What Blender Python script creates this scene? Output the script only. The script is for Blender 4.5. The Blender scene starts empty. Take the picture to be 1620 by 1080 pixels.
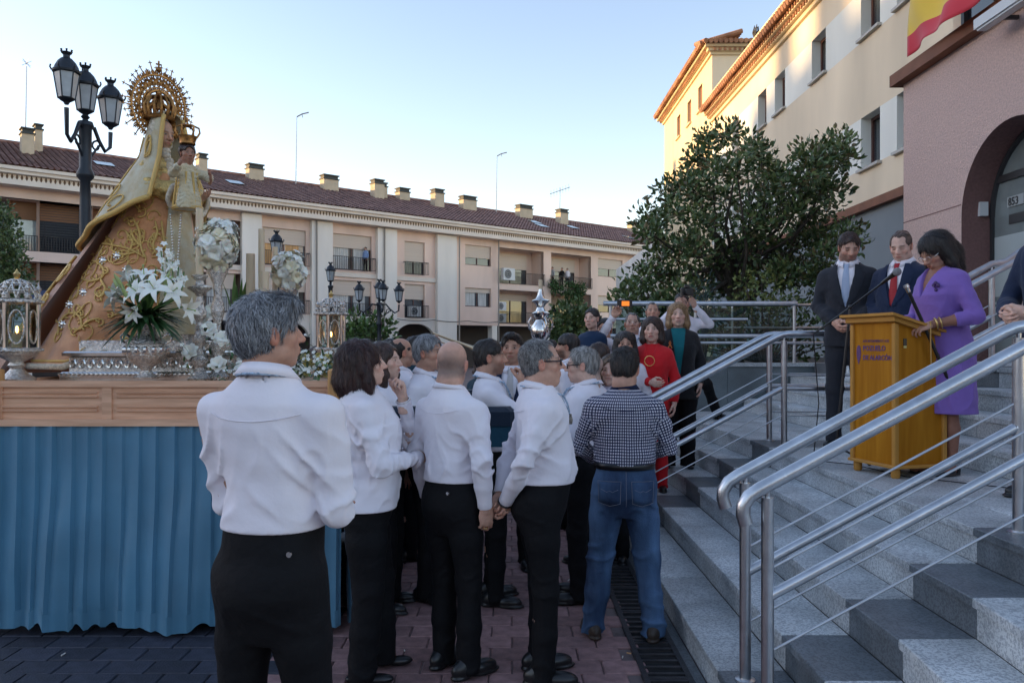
import bpy, bmesh, math, random
import numpy as np
from mathutils import Vector, Matrix, Euler

SC = bpy.context.scene
COL = SC.collection
R = math.radians
F = 1250.0; CH = 1.66; HY = 548.0       # focal length in photo pixels, eye height, horizon row
def at(x, y, Y):
    return Vector(((x-810.0)/F*Y, Y, CH-(y-HY)/F*Y))

# ------------------------------------------------------------------ camera, sky, sun, exposure
cam_d = bpy.data.cameras.new('camera'); cam = bpy.data.objects.new('camera', cam_d); COL.objects.link(cam)
cam.location = (0, 0, CH); cam.rotation_euler = (R(90), 0, 0)
cam_d.sensor_width = 36.0; cam_d.lens = F/1620.0*36.0; cam_d.shift_y = (HY-540.0)/1620.0
cam_d.clip_start = 0.05; cam_d.clip_end = 3000
SC.camera = cam
SUN_EL = 5.2; SUN_AZ = 172.0            # azimuth measured in plan from +X towards +Y
world = bpy.data.worlds.new('World'); SC.world = world; world.use_nodes = True
wn = world.node_tree.nodes; wl = world.node_tree.links
for n in list(wn): wn.remove(n)
sky = wn.new('ShaderNodeTexSky'); sky.sky_type = 'NISHITA'; sky.sun_disc = False
sky.sun_elevation = R(SUN_EL); sky.sun_rotation = R(90-SUN_AZ)
sky.altitude = 650; sky.air_density = 1.0; sky.dust_density = 0.4; sky.ozone_density = 1.1
bg = wn.new('ShaderNodeBackground'); bg.inputs['Strength'].default_value = 0.15
wo = wn.new('ShaderNodeOutputWorld')
wb = wn.new('ShaderNodeVectorMath'); wb.operation = 'MULTIPLY'; wb.inputs[1].default_value = (1.07, 0.93, 0.99)     # one even white-balance tint over the whole sky
wl.new(sky.outputs[0], wb.inputs[0]); wl.new(wb.outputs[0], bg.inputs[0]); wl.new(bg.outputs[0], wo.inputs[0])
sun_d = bpy.data.lights.new('sun', 'SUN'); sun_d.energy = 2.0; sun_d.angle = R(0.6); sun_d.color = (1.0, 0.66, 0.32)
sun = bpy.data.objects.new('sun', sun_d); COL.objects.link(sun)
sd = Vector((math.cos(R(SUN_AZ))*math.cos(R(SUN_EL)), math.sin(R(SUN_AZ))*math.cos(R(SUN_EL)), math.sin(R(SUN_EL))))
sun.rotation_euler = sd.to_track_quat('Z', 'Y').to_euler(); sun.location = (-40, 0, 30)
vs = SC.view_settings; vs.view_transform = 'Standard'; vs.look = 'None'; vs.gamma = 1.0; vs.use_curve_mapping = False
vs.exposure = 2.1
SC.render.engine = 'CYCLES'

# ------------------------------------------------------------------ materials
MATS = {}
def mat(name, col=(.5,.5,.5), rough=.6, metal=0.0, spec=.5, var=0.0, vscale=6.0, col2=None, bump=0.0, bscale=60.0,
        stretch=None, crease=None, sheen=0.0, emit=None, rnd=0.0, attr=None, trans=0.0, alpha=1.0, coat=0.0, detail=4.0, speck=None, sss=0.0):
    if name in MATS: return MATS[name]
    m = bpy.data.materials.new(name); MATS[name] = m; m.use_nodes = True
    nt = m.node_tree; N = nt.nodes; L = nt.links
    p = N['Principled BSDF']
    p.inputs['Base Color'].default_value = (*col, 1); p.inputs['Roughness'].default_value = rough
    p.inputs['Metallic'].default_value = metal; p.inputs['Specular IOR Level'].default_value = spec
    if sheen: p.inputs['Sheen Weight'].default_value = sheen
    if coat: p.inputs['Coat Weight'].default_value = coat; p.inputs['Coat Roughness'].default_value = .15
    if trans: p.inputs['Transmission Weight'].default_value = trans
    if sss:
        p.inputs['Subsurface Weight'].default_value = sss; p.inputs['Subsurface Radius'].default_value = (.012,.005,.003); p.inputs['Subsurface Scale'].default_value = 1.0
    if alpha < 1: p.inputs['Alpha'].default_value = alpha
    if emit: p.inputs['Emission Color'].default_value = (*emit[0], 1); p.inputs['Emission Strength'].default_value = emit[1]
    src = None
    tc = N.new('ShaderNodeTexCoord'); vec = tc.outputs['Object']
    if stretch:
        mp = N.new('ShaderNodeMapping'); mp.inputs['Scale'].default_value = stretch; L.new(vec, mp.inputs[0]); vec = mp.outputs[0]
    if attr:
        a = N.new('ShaderNodeAttribute'); a.attribute_name = attr; src = a.outputs['Color']
    if var or col2:
        nz = N.new('ShaderNodeTexNoise'); nz.inputs['Scale'].default_value = vscale; nz.inputs['Detail'].default_value = detail; L.new(vec, nz.inputs['Vector'])
        if col2:
            cr = N.new('ShaderNodeValToRGB'); cr.color_ramp.elements[0].position = .35; cr.color_ramp.elements[1].position = .65
            cr.color_ramp.elements[0].color = (*col, 1); cr.color_ramp.elements[1].color = (*col2, 1)
            L.new(nz.outputs['Fac'], cr.inputs[0]); src = cr.outputs[0]
        if var:
            mr = N.new('ShaderNodeMapRange'); mr.inputs['From Min'].default_value = .3; mr.inputs['From Max'].default_value = .7
            mr.inputs['To Min'].default_value = 1-var; mr.inputs['To Max'].default_value = 1+var
            L.new(nz.outputs['Fac'], mr.inputs['Value'])
            mx = N.new('ShaderNodeVectorMath'); mx.operation = 'SCALE'
            if src is None: mx.inputs[0].default_value = col
            else: L.new(src, mx.inputs[0])
            L.new(mr.outputs[0], mx.inputs['Scale']); src = mx.outputs[0]
    if speck:                                     # (scale, dark colour, amount)
        vz = N.new('ShaderNodeTexNoise'); vz.inputs['Scale'].default_value = speck[0]; vz.inputs['Detail'].default_value = 2.0; vz.inputs['Roughness'].default_value = .8
        L.new(tc.outputs['Object'], vz.inputs['Vector'])
        cr = N.new('ShaderNodeValToRGB'); cr.color_ramp.elements[0].position = .44; cr.color_ramp.elements[1].position = .52
        cr.color_ramp.elements[0].color = (*[1-speck[2]*(1-c) for c in speck[1]], 1); cr.color_ramp.elements[1].color = (1,1,1,1)
        L.new(vz.outputs['Fac'], cr.inputs[0])
        mx = N.new('ShaderNodeVectorMath'); mx.operation = 'MULTIPLY'
        if src is None: mx.inputs[0].default_value = col
        else: L.new(src, mx.inputs[0])
        L.new(cr.outputs[0], mx.inputs[1]); src = mx.outputs[0]
    if rnd:
        oi = N.new('ShaderNodeObjectInfo'); mr = N.new('ShaderNodeMapRange'); mr.inputs['To Min'].default_value = 1-rnd; mr.inputs['To Max'].default_value = 1+rnd
        L.new(oi.outputs['Random'], mr.inputs['Value']); mx = N.new('ShaderNodeVectorMath'); mx.operation = 'SCALE'
        if src is None: mx.inputs[0].default_value = col
        else: L.new(src, mx.inputs[0])
        L.new(mr.outputs[0], mx.inputs['Scale']); src = mx.outputs[0]
    if src is not None: L.new(src, p.inputs['Base Color'])
    if bump:
        nb = N.new('ShaderNodeTexNoise'); nb.inputs['Scale'].default_value = bscale; nb.inputs['Detail'].default_value = 5.0; L.new(vec, nb.inputs['Vector'])
        bp = N.new('ShaderNodeBump'); bp.inputs['Strength'].default_value = bump; bp.inputs['Distance'].default_value = .02
        L.new(nb.outputs['Fac'], bp.inputs['Height']); L.new(bp.outputs[0], p.inputs['Normal'])
        if crease:                                # (scale, strength, stretch) sharp cloth creases
            mp = N.new('ShaderNodeMapping'); mp.inputs['Scale'].default_value = crease[2]; mp.inputs['Rotation'].default_value = (.3,.5,.2); L.new(tc.outputs['Object'], mp.inputs[0])
            rn = N.new('ShaderNodeTexNoise'); rn.noise_type = 'RIDGED_MULTIFRACTAL'; rn.inputs['Scale'].default_value = crease[0]; rn.inputs['Detail'].default_value = 2.5; rn.inputs['Distortion'].default_value = .7; L.new(mp.outputs[0], rn.inputs['Vector'])
            b2 = N.new('ShaderNodeBump'); b2.inputs['Strength'].default_value = crease[1]; b2.inputs['Distance'].default_value = .012
            L.new(rn.outputs['Fac'], b2.inputs['Height']); L.new(bp.outputs[0], b2.inputs['Normal']); L.new(b2.outputs[0], p.inputs['Normal'])
    return m

# ------------------------------------------------------------------ mesh collector
class MB:
    def __init__(self, mtx=None):
        self.v = []; self.f = []; self.M = mtx; self.mi = []; self.cur = 0
    def add(self, vs, fs):
        b = len(self.v); self.v.extend([tuple(p) for p in vs])
        for f in fs: self.f.append(tuple(i+b for i in f)); self.mi.append(self.cur)
        return self
    def box(self, x0, x1, y0, y1, z0, z1):
        return self.add([(x0,y0,z0),(x1,y0,z0),(x1,y1,z0),(x0,y1,z0),(x0,y0,z1),(x1,y0,z1),(x1,y1,z1),(x0,y1,z1)],
                        [(0,3,2,1),(4,5,6,7),(0,1,5,4),(1,2,6,5),(2,3,7,6),(3,0,4,7)])
    def bbox(self, x0, x1, y0, y1, z0, z1, b):      # box with chamfered vertical and top edges
        p = [(x0+b,y0),(x1-b,y0),(x1,y0+b),(x1,y1-b),(x1-b,y1),(x0+b,y1),(x0,y1-b),(x0,y0+b)]
        cx, cy = (x0+x1)/2, (y0+y1)/2
        sx = 1-2*b/(x1-x0); sy = 1-2*b/(y1-y0)
        q = [(cx+(a-cx)*sx, cy+(c-cy)*sy) for a, c in p]
        vs_ = [(a,c,z0) for a,c in p]+[(a,c,z1-b) for a,c in p]+[(a,c,z1) for a,c in q]
        fs = [tuple(range(7,-1,-1)), tuple(range(16,24))]
        for k in range(8):
            j = (k+1)%8
            fs += [(k,j,8+j,8+k),(8+k,8+j,16+j,16+k)]
        return self.add(vs_, fs)
    def obox(self, c, half, rot=None):
        m = rot if rot is not None else Matrix.Identity(3)
        vs_ = [Vector(c)+m@Vector((sx*half[0], sy*half[1], sz*half[2])) for sz in (-1,1) for sx,sy in ((-1,-1),(1,-1),(1,1),(-1,1))]
        return self.add(vs_, [(0,3,2,1),(4,5,6,7),(0,1,5,4),(1,2,6,5),(2,3,7,6),(3,0,4,7)])
    def tube(self, pts, r, n=8, cap=True, closed=False):
        pts = [Vector(p) for p in pts]; k = len(pts)
        rs = r if isinstance(r, (list, tuple)) else [r]*k
        rings = []; up = None
        for i, p in enumerate(pts):
            if closed: t = pts[(i+1)%k]-pts[(i-1)%k]
            else: t = pts[min(i+1,k-1)]-pts[max(i-1,0)]
            if t.length < 1e-9: t = Vector((0,0,1))
            t.normalize()
            if up is None:
                up = t.orthogonal().normalized()
            else:
                up = up - t*up.dot(t)
                up = t.orthogonal().normalized() if up.length < 1e-6 else up.normalized()
            w = t.cross(up)
            rings.append([p+(up*math.cos(2*math.pi*j/n)+w*math.sin(2*math.pi*j/n))*rs[i] for j in range(n)])
        vs_ = [q for rg in rings for q in rg]; fs = []
        for i in range(k if closed else k-1):
            a = i*n; b = ((i+1)%k)*n
            for j in range(n): fs.append((a+j, a+(j+1)%n, b+(j+1)%n, b+j))
        if cap and not closed: fs += [tuple(range(n-1,-1,-1)), tuple((k-1)*n+j for j in range(n))]
        return self.add(vs_, fs)
    def lathe(self, prof, n=16, c=(0,0,0), flute=0.0, nf=8):     # prof: (r, z) bottom to top
        vs_ = []; fs = []
        for r, z in prof:
            for j in range(n):
                a = 2*math.pi*j/n; rr = r*(1+flute*math.cos(nf*a))
                vs_.append((c[0]+rr*math.cos(a), c[1]+rr*math.sin(a), c[2]+z))
        for i in range(len(prof)-1):
            for j in range(n): fs.append((i*n+j, i*n+(j+1)%n, (i+1)*n+(j+1)%n, (i+1)*n+j))
        fs += [tuple(range(n-1,-1,-1)), tuple((len(prof)-1)*n+j for j in range(n))]
        return self.add(vs_, fs)
    def prism(self, poly, ext, org=(0,0,0), ax=(1,0,0), ay=(0,0,1), an=(0,1,0)):   # extrude 2D polygon
        o = Vector(org); ax = Vector(ax); ay = Vector(ay); an = Vector(an); k = len(poly)
        a = [o+ax*p[0]+ay*p[1] for p in poly]; b = [q+an*ext for q in a]
        fs = [tuple(range(k)), tuple(range(2*k-1, k-1, -1))]+[(j, k+j, k+(j+1)%k, (j+1)%k) for j in range(k)]
        return self.add(a+b, fs)
    def grid(self, P):                                  # P: list of rows of points
        n = len(P[0]); vs_ = [q for row in P for q in row]
        return self.add(vs_, [(i*n+j, i*n+j+1, (i+1)*n+j+1, (i+1)*n+j) for i in range(len(P)-1) for j in range(n-1)])
    def sphere(self, c, r, n=10, m=7):
        r = r if isinstance(r, (tuple, list)) else (r,r,r)
        vs_ = [(c[0],c[1],c[2]-r[2])]; fs = []
        for i in range(1, m):
            t = math.pi*i/m
            for j in range(n):
                a = 2*math.pi*j/n; vs_.append((c[0]+r[0]*math.sin(t)*math.cos(a), c[1]+r[1]*math.sin(t)*math.sin(a), c[2]-r[2]*math.cos(t)))
        vs_.append((c[0],c[1],c[2]+r[2])); e = len(vs_)-1
        for j in range(n):
            fs.append((0, 1+(j+1)%n, 1+j)); fs.append((e, 1+(m-2)*n+j, 1+(m-2)*n+(j+1)%n))
            for i in range(m-2): fs.append((1+i*n+j, 1+i*n+(j+1)%n, 1+(i+1)*n+(j+1)%n, 1+(i+1)*n+j))
        return self.add(vs_, fs)
    def mesh(self, name, mats, smooth=False):
        vv = self.v
        if self.M is not None: vv = [tuple(self.M@Vector(p)) for p in vv]
        me = bpy.data.meshes.new(name); me.from_pydata(vv, [], self.f); me.validate(clean_customdata=False)
        ms = mats if isinstance(mats, (list, tuple)) else [mats]
        for m in ms: me.materials.append(m)
        if len(ms) > 1 and len(me.polygons) == len(self.mi): me.polygons.foreach_set('material_index', self.mi)
        if smooth:
            me.polygons.foreach_set('use_smooth', [True]*len(me.polygons))
            if smooth != 'all':
                bm = bmesh.new(); bm.from_mesh(me); lim = R(smooth if smooth is not True else 40)
                for e in bm.edges:
                    if len(e.link_faces) == 2 and e.calc_face_angle(0) > lim: e.smooth = False
                bm.to_mesh(me); bm.free()
        me.update(); return me
    def build(self, name, mats, parent=None, smooth=False):
        return link(name, self.mesh(name, mats, smooth), parent)
def link(name, me, parent=None, loc=None):
    o = bpy.data.objects.new(name, me); COL.objects.link(o)
    if parent is not None:
        o.parent = parent
        if loc is None: o.matrix_parent_inverse = WM[parent.name].inverted() if parent.name in WM else Matrix.Identity(4)
    if loc is not None: o.location = loc
    return o
WM = {}                                                  # world matrices of things whose parts are given in world coordinates
def tag(o, label=None, cat=None, group=None, kind=None):
    if label: o['label'] = label
    if cat: o['category'] = cat
    if group: o['group'] = group
    if kind: o['kind'] = kind
    return o
def thing(name, label, cat, loc=(0,0,0), group=None, rz=0.0, world=True):
    o = bpy.data.objects.new(name, None); COL.objects.link(o); o.empty_display_size = .2
    o.location = loc; o.rotation_euler = (0,0,rz)
    if world: WM[o.name] = Matrix.LocRotScale(Vector(loc), Euler((0,0,rz)), None)
    return tag(o, label, cat, group)
def struct(o): o['kind'] = 'structure'; return o
def copy_tree(o, parent=None, **kw):
    c = o.copy(); COL.objects.link(c)
    if parent is not None: c.parent = parent
    for ch in list(o.children): copy_tree(ch, c)
    return c
SC.cycles.use_denoising = True
SC.cycles.max_bounces = 6; SC.cycles.diffuse_bounces = 3; SC.cycles.glossy_bounces = 3; SC.cycles.transparent_max_bounces = 8
rng = random.Random(7)
# ================================================================== plaza ground
m_ground = mat('plaza_paving', (.17,.13,.125), .8, var=.25, vscale=3, bump=.3, bscale=40)
m_pav_red = mat('paver_red', (.25,.145,.14), .7, var=.3, vscale=14, bump=.25, bscale=90, rnd=.28)
m_pav_blue = mat('paver_dark_blue', (.032,.035,.052), .68, var=.3, vscale=14, bump=.25, bscale=90, rnd=.3)  # much darker blue tone for the pavers at the left
g = MB(); g.add([(-400,-200,-.012),(400,-200,-.012),(400,900,-.012),(-400,900,-.012)], [(0,1,2,3)])
ground = struct(g.build('plaza_ground', m_ground))
PL, PW = .235, .172
pm = {}
for nm, m_ in (('red', m_pav_red), ('blue', m_pav_blue)):
    pm[nm] = []
    for q in range(4):
        b = MB(); b.bbox(-PL/2+.003, PL/2-.003, -PW/2+.003, PW/2-.003, -.04, .0, .004+.001*q)
        pm[nm].append(b.mesh('paver', m_))
cells = []
for iy in range(-6, 62):
    y = 2.9+iy*PW
    for ix in range(-40, 20):
        x = ix*PL+(PL/2 if iy % 2 else 0)
        if x > .62: continue
        cells.append((x, y))
def pav_key(c):
    x, y = c
    px = 810+x/y*F if y > .5 else 1e9; py = HY+CH/y*F if y > .5 else 1e9
    vis = 0 <= px <= 1100 and py < 1100
    inside = (-3.1 < x < -1.05 and 4.7 < y)
    return (0 if vis and not inside else 1, y)
cells.sort(key=pav_key)
rest = MB(); rest.cur = 0
for k, (x, y) in enumerate(cells):
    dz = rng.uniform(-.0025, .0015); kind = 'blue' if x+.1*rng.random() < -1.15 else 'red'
    if k < 300:
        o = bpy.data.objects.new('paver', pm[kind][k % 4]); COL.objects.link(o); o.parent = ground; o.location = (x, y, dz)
        o.rotation_euler = (0, 0, rng.uniform(-.012, .012))
    else:
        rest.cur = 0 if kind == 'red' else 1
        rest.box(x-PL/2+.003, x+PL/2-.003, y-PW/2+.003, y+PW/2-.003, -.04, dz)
tag(rest.build('paver_field', [m_pav_red, m_pav_blue], ground), kind='stuff')
# litter and chewing-gum spots on the paving
m_litter = mat('litter_paper', (.55,.52,.48), .8); m_butt = mat('cigarette_filter', (.55,.30,.14), .8)
for k,(px,py,mm,L_) in enumerate(((100,1036,m_litter,.03),(900,918,m_litter,.04),(893,925,m_litter,.05),(995,1034,m_butt,.025),(985,1040,m_litter,.02),(640,1030,m_litter,.015),(905,930,m_litter,.03))):
    Y_ = F*CH/(py-HY); p = at(px,py,Y_); b = MB(); a_ = rng.uniform(0,3); b.tube([(p.x-L_/2*math.cos(a_),p.y-L_/2*math.sin(a_),.005),(p.x+L_/2*math.cos(a_),p.y+L_/2*math.sin(a_),.006)],.004,6)
    o = b.build('litter_scrap', mm); tag(o, ['pale scrap of paper on the dark paving beside the float','white scrap of paper on the red paving left of the jeans','long pale paper strip lying left of the jeans','orange cigarette end beside the drain','tiny pale crumb beside the cigarette end','pale speck on the paving between the front-row legs','short pale paper strip on the red paving near the jeans'][k], 'litter', 'litter on the plaza')
# ================================================================== stairs
NZ = .165
XN = [.95+.295*i for i in range(5)]+[3.12+.30*i for i in range(4)]       # nosing X of the nine steps
ZT = [NZ*(i+1) for i in range(9)]
def kink(Y):
    if Y < 3.15: return .088*(Y-3.15)
    if Y > 7.07: return -.046*(Y-7.07)
    return 0.0
m_gran = mat('light_granite', (.57,.595,.595), .55, var=.24, vscale=3.2, rnd=.13, speck=(75,(.40,.42,.46),.7), bump=.1, bscale=300)
m_gran_d = mat('dark_granite', (.15,.17,.185), .45, var=.18, vscale=6, rnd=.15, speck=(80,(.45,.47,.5),.7), bump=.08, bscale=300)
m_core = mat('stair_concrete', (.12,.125,.13), .9, var=.2, vscale=4)
YB = [0.6,1.25,1.9,2.53,3.15,3.65,4.38,5.12,5.85,6.55,7.07,7.8,8.55,9.3,10.2]      # joint rows
DARK = {4, 9}
core = MB()
ends = XN[1:]+[5.6]
for i in range(9):
    pts = []
    for Y in YB: pts.append((XN[i]+.03+kink(Y), Y))
    poly = pts+[(5.6, YB[-1]), (5.6, YB[0])]
    core.prism(poly, ZT[i]-.036-(ZT[i-1]-.036 if i else -.02), (0,0,(ZT[i-1]-.036 if i else -.02)), (1,0,0), (0,1,0), (0,0,1))
stairs = struct(core.build('stairs', m_core))
for i in range(9):
    for k in range(len(YB)-1):
        y0, y1 = YB[k]+.0015, YB[k+1]-.0015
        if i == 8 and k > 12: continue
        m_ = m_gran_d if k in DARK else m_gran
        xb = ends[i]+.012
        a0, a1 = XN[i]+kink(y0), XN[i]+kink(y1)
        b0, b1 = (xb+kink(y0), xb+kink(y1)) if i < 8 else (xb, xb)
        segs = [(a0,a1,b0,b1)]
        if i in (4, 8):                              # landing and terrace: several rows of slabs
            n = 3; segs = []
            for q in range(n):
                t0, t1 = q/n, (q+1)/n
                segs.append((a0+(b0-a0)*t0+(.002 if q else 0), a1+(b1-a1)*t0+(.002 if q else 0), a0+(b0-a0)*t1, a1+(b1-a1)*t1))
        for (p0,p1,q0,q1) in segs:
            s = MB(); z1 = ZT[i]+rng.uniform(-.0015,.0015); z0 = ZT[i]-.036; c = .004
            s.add([(p0,y0,z0),(q0,y0,z0),(q1,y1,z0),(p1,y1,z0),(p0,y0,z1-c),(q0,y0,z1-c),(q1,y1,z1-c),(p1,y1,z1-c),(p0+c,y0+c*.3,z1),(q0,y0+c*.3,z1),(q1,y1-c*.3,z1),(p1+c,y1-c*.3,z1)],
                  [(3,2,1,0),(0,1,5,4),(1,2,6,5),(2,3,7,6),(3,0,4,7),(4,5,9,8),(5,6,10,9),(6,7,11,10),(7,4,8,11),(8,9,10,11)])
            s.build('tread_stone', m_, stairs)
        s = MB(); zb = ZT[i-1]+.0005 if i else -.005; zt = ZT[i]-.0365; o = .018
        s.add([(a0+o,y0,zb),(a0+o+.03,y0,zb),(a1+o+.03,y1,zb),(a1+o,y1,zb),(a0+o,y0,zt),(a0+o+.03,y0,zt),(a1+o+.03,y1,zt),(a1+o,y1,zt)],
              [(3,2,1,0),(4,5,6,7),(0,1,5,4),(1,2,6,5),(2,3,7,6),(3,0,4,7)])
        s.build('riser_stone', m_, stairs)
# ================================================================== drain channel
m_iron = mat('cast_iron', (.055,.055,.06), .5, metal=.6, var=.3, vscale=20, bump=.2, bscale=120)
m_pit = mat('drain_pit', (.012,.012,.013), .95)
dr = thing('drainage_channel', 'slotted cast iron drain channel running along the foot of the steps', 'drain', (.78, 4.5, 0))
b = MB(); b.box(.655,.905,1.0,9.8,-.011,-.004); b.build('channel_floor', m_pit, dr)
kerb = MB(); kerb.box(.905,.955,.6,10.2,-.01,.006); kerb.build('edge_strip', m_gran_d, dr)
y = 1.2; gk = 0
gm = None
while y < 9.6:
    if gm is None:
        b = MB(); b.box(-.125,-.095,-.25,.249,-.004,.008); b.box(.095,.125,-.25,.249,-.004,.008); b.box(-.095,.095,-.25,-.236,-.004,.008); b.box(-.095,.095,.235,.249,-.004,.008)
        for q in range(6):
            yy = -.25+.043+q*.0828; b.box(-.095,.095,yy-.022+.021,yy+.022,-.004,.0075)
        gm = b.mesh('grating', m_iron)
    o = bpy.data.objects.new('grating', gm); COL.objects.link(o); o.parent = dr; o.matrix_parent_inverse = WM[dr.name].inverted(); o.location = (.78, y, 0)
    y += .5
# ================================================================== stainless railings
m_steel = mat('brushed_steel', (.60,.61,.63), .30, metal=1.0, var=.12, vscale=14, bump=.05, bscale=120)
def rail_line(xs, z_of, Y): return [(x, Y, z_of(x)) for x in xs]
SL = NZ/.295
def railing(name, label, Y, X0, base0, Xland, full):
    """one of a pair of parallel stair rails; full: also the flat run and the upper flight"""
    t = thing(name, label, 'railing', (X0, Y, base0), 'steel stair railings')
    h0 = base0+.935; SL = .538
    def zl(x): return h0+SL*(x-X0)
    # handrail with bent lower end
    hr = [(X0-.088, Y, zl(X0-.1)-.105), (X0-.100, Y, zl(X0-.1)-.065), (X0-.098, Y, zl(X0-.1)-.03), (X0-.075, Y, zl(X0-.075)-.006), (X0-.03, Y, zl(X0-.03)), (Xland-.05, Y, zl(Xland-.05))]
    zt = zl(Xland)
    b = MB()
    if full:
        Xu = 3.10; Xe = 4.25; zu = zt+.01+SL*(Xe-Xu)
        hr += [(Xland, Y, zt-.005), (Xland+.06, Y, zt+.004), (Xu-.05, Y, zt+.006), (Xu, Y, zt+.012), (Xu+.06, Y, zt+.02+SL*.04), (Xe, Y, zu), (Xe+.12, Y, zu+.02), (Xe+.38, Y, zu+.2)]
    else:
        hr += [(Xland, Y, zt-.005), (Xland+.06, Y, zt+.006), (3.05, Y, zt+.008), (3.12, Y, zt+.02), (4.1, Y, zt+.02+SL*.98), (4.3, Y, zt+.02+SL*1.02)]
    b.tube(hr, .029, 14); b.build('handrail', m_steel, t, True)
    def run(dz, r, nm):
        q = MB(); pts = [(X0, Y, zl(X0)-dz), (Xland, Y, zt-dz)]
        q.tube(pts, r, 10); q.build(nm, m_steel, t, True)
        q = MB(); q.tube([(Xland, Y, zt-dz), (3.10, Y, zt-dz), ], r, 10); q.build(nm, m_steel, t, True)
        q = MB(); q.tube([(3.10, Y, zt-dz), (4.25, Y, zt-dz+SL*1.15)], r, 10); q.build(nm, m_steel, t, True)
    run(.453, .022, 'mid_rail'); run(.345, .0055, 'wire_rail'); run(.68, .0055, 'wire_rail')
    for (x, zb, ztop) in ((X0, base0, zl(X0)-.03), (Xland+.02, ZT[4], zt-.03), (3.27, ZT[5], zt+SL*.17-.03), (4.25, ZT[8], zt+SL*1.15-.03)):
        q = MB(); q.tube([(x, Y, zb+.001), (x, Y, ztop-.02)], .0255, 14); q.tube([(x, Y, ztop-.03), (x, Y, ztop+.03)], .010, 8)
        q.lathe([(.045,0),(.045,.008),(.03,.012)], 14, (x, Y, zb+.0005)); q.build('post', m_steel, t, True)
railing('stair_railing', 'nearest steel stair railing with hooked lower end, in front of its twin', 3.20, 1.035, ZT[0], 2.25, False)
railing('stair_railing', 'steel stair railing with hooked end just behind the nearest one, before the lectern', 3.54, 1.045, ZT[0], 2.25, False)
railing('stair_railing', 'far steel stair railing beside the red-suited woman, nearer of the far pair', 6.62, 1.03, ZT[0], 2.26, True)
railing('stair_railing', 'far steel stair railing beside the red-suited woman, rear one of the far pair', 7.0, 1.03, ZT[0], 2.26, True)
# ================================================================== raised terrace behind the stairs
m_panel = mat('dark_stone_cladding', (.15,.18,.19), .35, var=.25, vscale=2.5, speck=(120,(.6,.62,.64),.4))
tw = thing('terrace_wall', 'low wall of dark polished stone panels closing the far side of the steps', 'wall', (3.2, 10.35, 0))
b = MB(); b.box(1.2,4.35,10.30,10.6,0,1.40); b.build('wall_body', m_core, tw)
x = 1.2
for w in (.8,.8,.78,.77):
    b = MB(); b.box(x+.002, x+w-.002, 10.27, 10.299, 0.0, 1.399); b.build('stone_panel', m_panel, tw); x += w
for x0, x1 in ((1.18,2.2),(2.204,3.3),(3.304,4.36)):
    b = MB(); b.box(x0,x1,10.24,10.64,1.4005,1.445); b.build('coping_stone', m_gran, tw)
m_soil = mat('planter_soil', (.05,.04,.03), .95, var=.3, vscale=8, bump=.6, bscale=20)
b = MB(); b.box(1.25,8.45,10.61,24,0,1.36); struct(b.build('raised_planting_bed', m_soil))
b = MB(); b.box(4.362,8.45,10.2,10.605,0,1.483); struct(b.build('terrace_floor', m_gran))
m_glass = mat('clear_glass_panel', (.75,.85,.83), .03, trans=1.0, spec=.5)
def glass_mat():
    m = bpy.data.materials.new('glass_balustrade'); m.use_nodes = True; N = m.node_tree.nodes; L = m.node_tree.links
    for n in list(N): N.remove(n)
    o = N.new('ShaderNodeOutputMaterial'); mx = N.new('ShaderNodeMixShader'); tr = N.new('ShaderNodeBsdfTransparent'); gl = N.new('ShaderNodeBsdfGlossy')
    tr.inputs[0].default_value = (.62,.72,.70,1); gl.inputs['Roughness'].default_value = .03; fr = N.new('ShaderNodeFresnel'); fr.inputs[0].default_value = 1.5
    mt = N.new('ShaderNodeMath'); mt.operation = 'ADD'; mt.inputs[1].default_value = .0; L.new(fr.outputs[0], mt.inputs[0]); L.new(mt.outputs[0], mx.inputs[0])
    L.new(tr.outputs[0], mx.inputs[1]); L.new(gl.outputs[0], mx.inputs[2]); L.new(mx.outputs[0], o.inputs[0]); return m
m_bal = glass_mat()
gb = thing('glass_balustrade', 'steel and glass balustrade along the top of the dark terrace wall', 'railing', (3.0, 10.42, 1.445))
for x in (1.3, 2.42, 3.72, 4.3):
    q = MB(); q.tube([(x,10.42,1.446),(x,10.42,2.2)], .024, 12); q.build('post', m_steel, gb, True)
for z, r, x0, x1 in ((2.225,.032,1.2,3.75),(2.02,.02,1.2,3.1),(1.80,.03,1.2,4.6),(1.71,.02,1.2,4.6)):
    q = MB(); q.tube([(x0,10.40,z),(x1,10.40,z)], r, 12); q.build('rail', m_steel, gb, True)
for x0, x1 in ((1.33,2.39),(2.45,3.69)):
    q = MB(); q.box(x0,x1,10.415,10.427,1.47,2.17); q.build('glass_pane', m_bal, gb)
# second rail run further back
gr = thing('ramp_railing', 'thin steel ramp railing in front of the shrubs behind the glass balustrade', 'railing', (4.0, 12.2, 1.36))
for z, r in ((2.30,.025),(1.95,.02)):
    q = MB(); q.tube([(3.3,12.2,z),(6.4,12.2,z)], r, 10); q.build('rail', m_steel, gr, True)
for x in (3.4,4.9,6.3):
    q = MB(); q.tube([(x,12.2,1.365),(x,12.2,2.28)], .022, 10); q.build('post', m_steel, gr, True)
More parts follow.
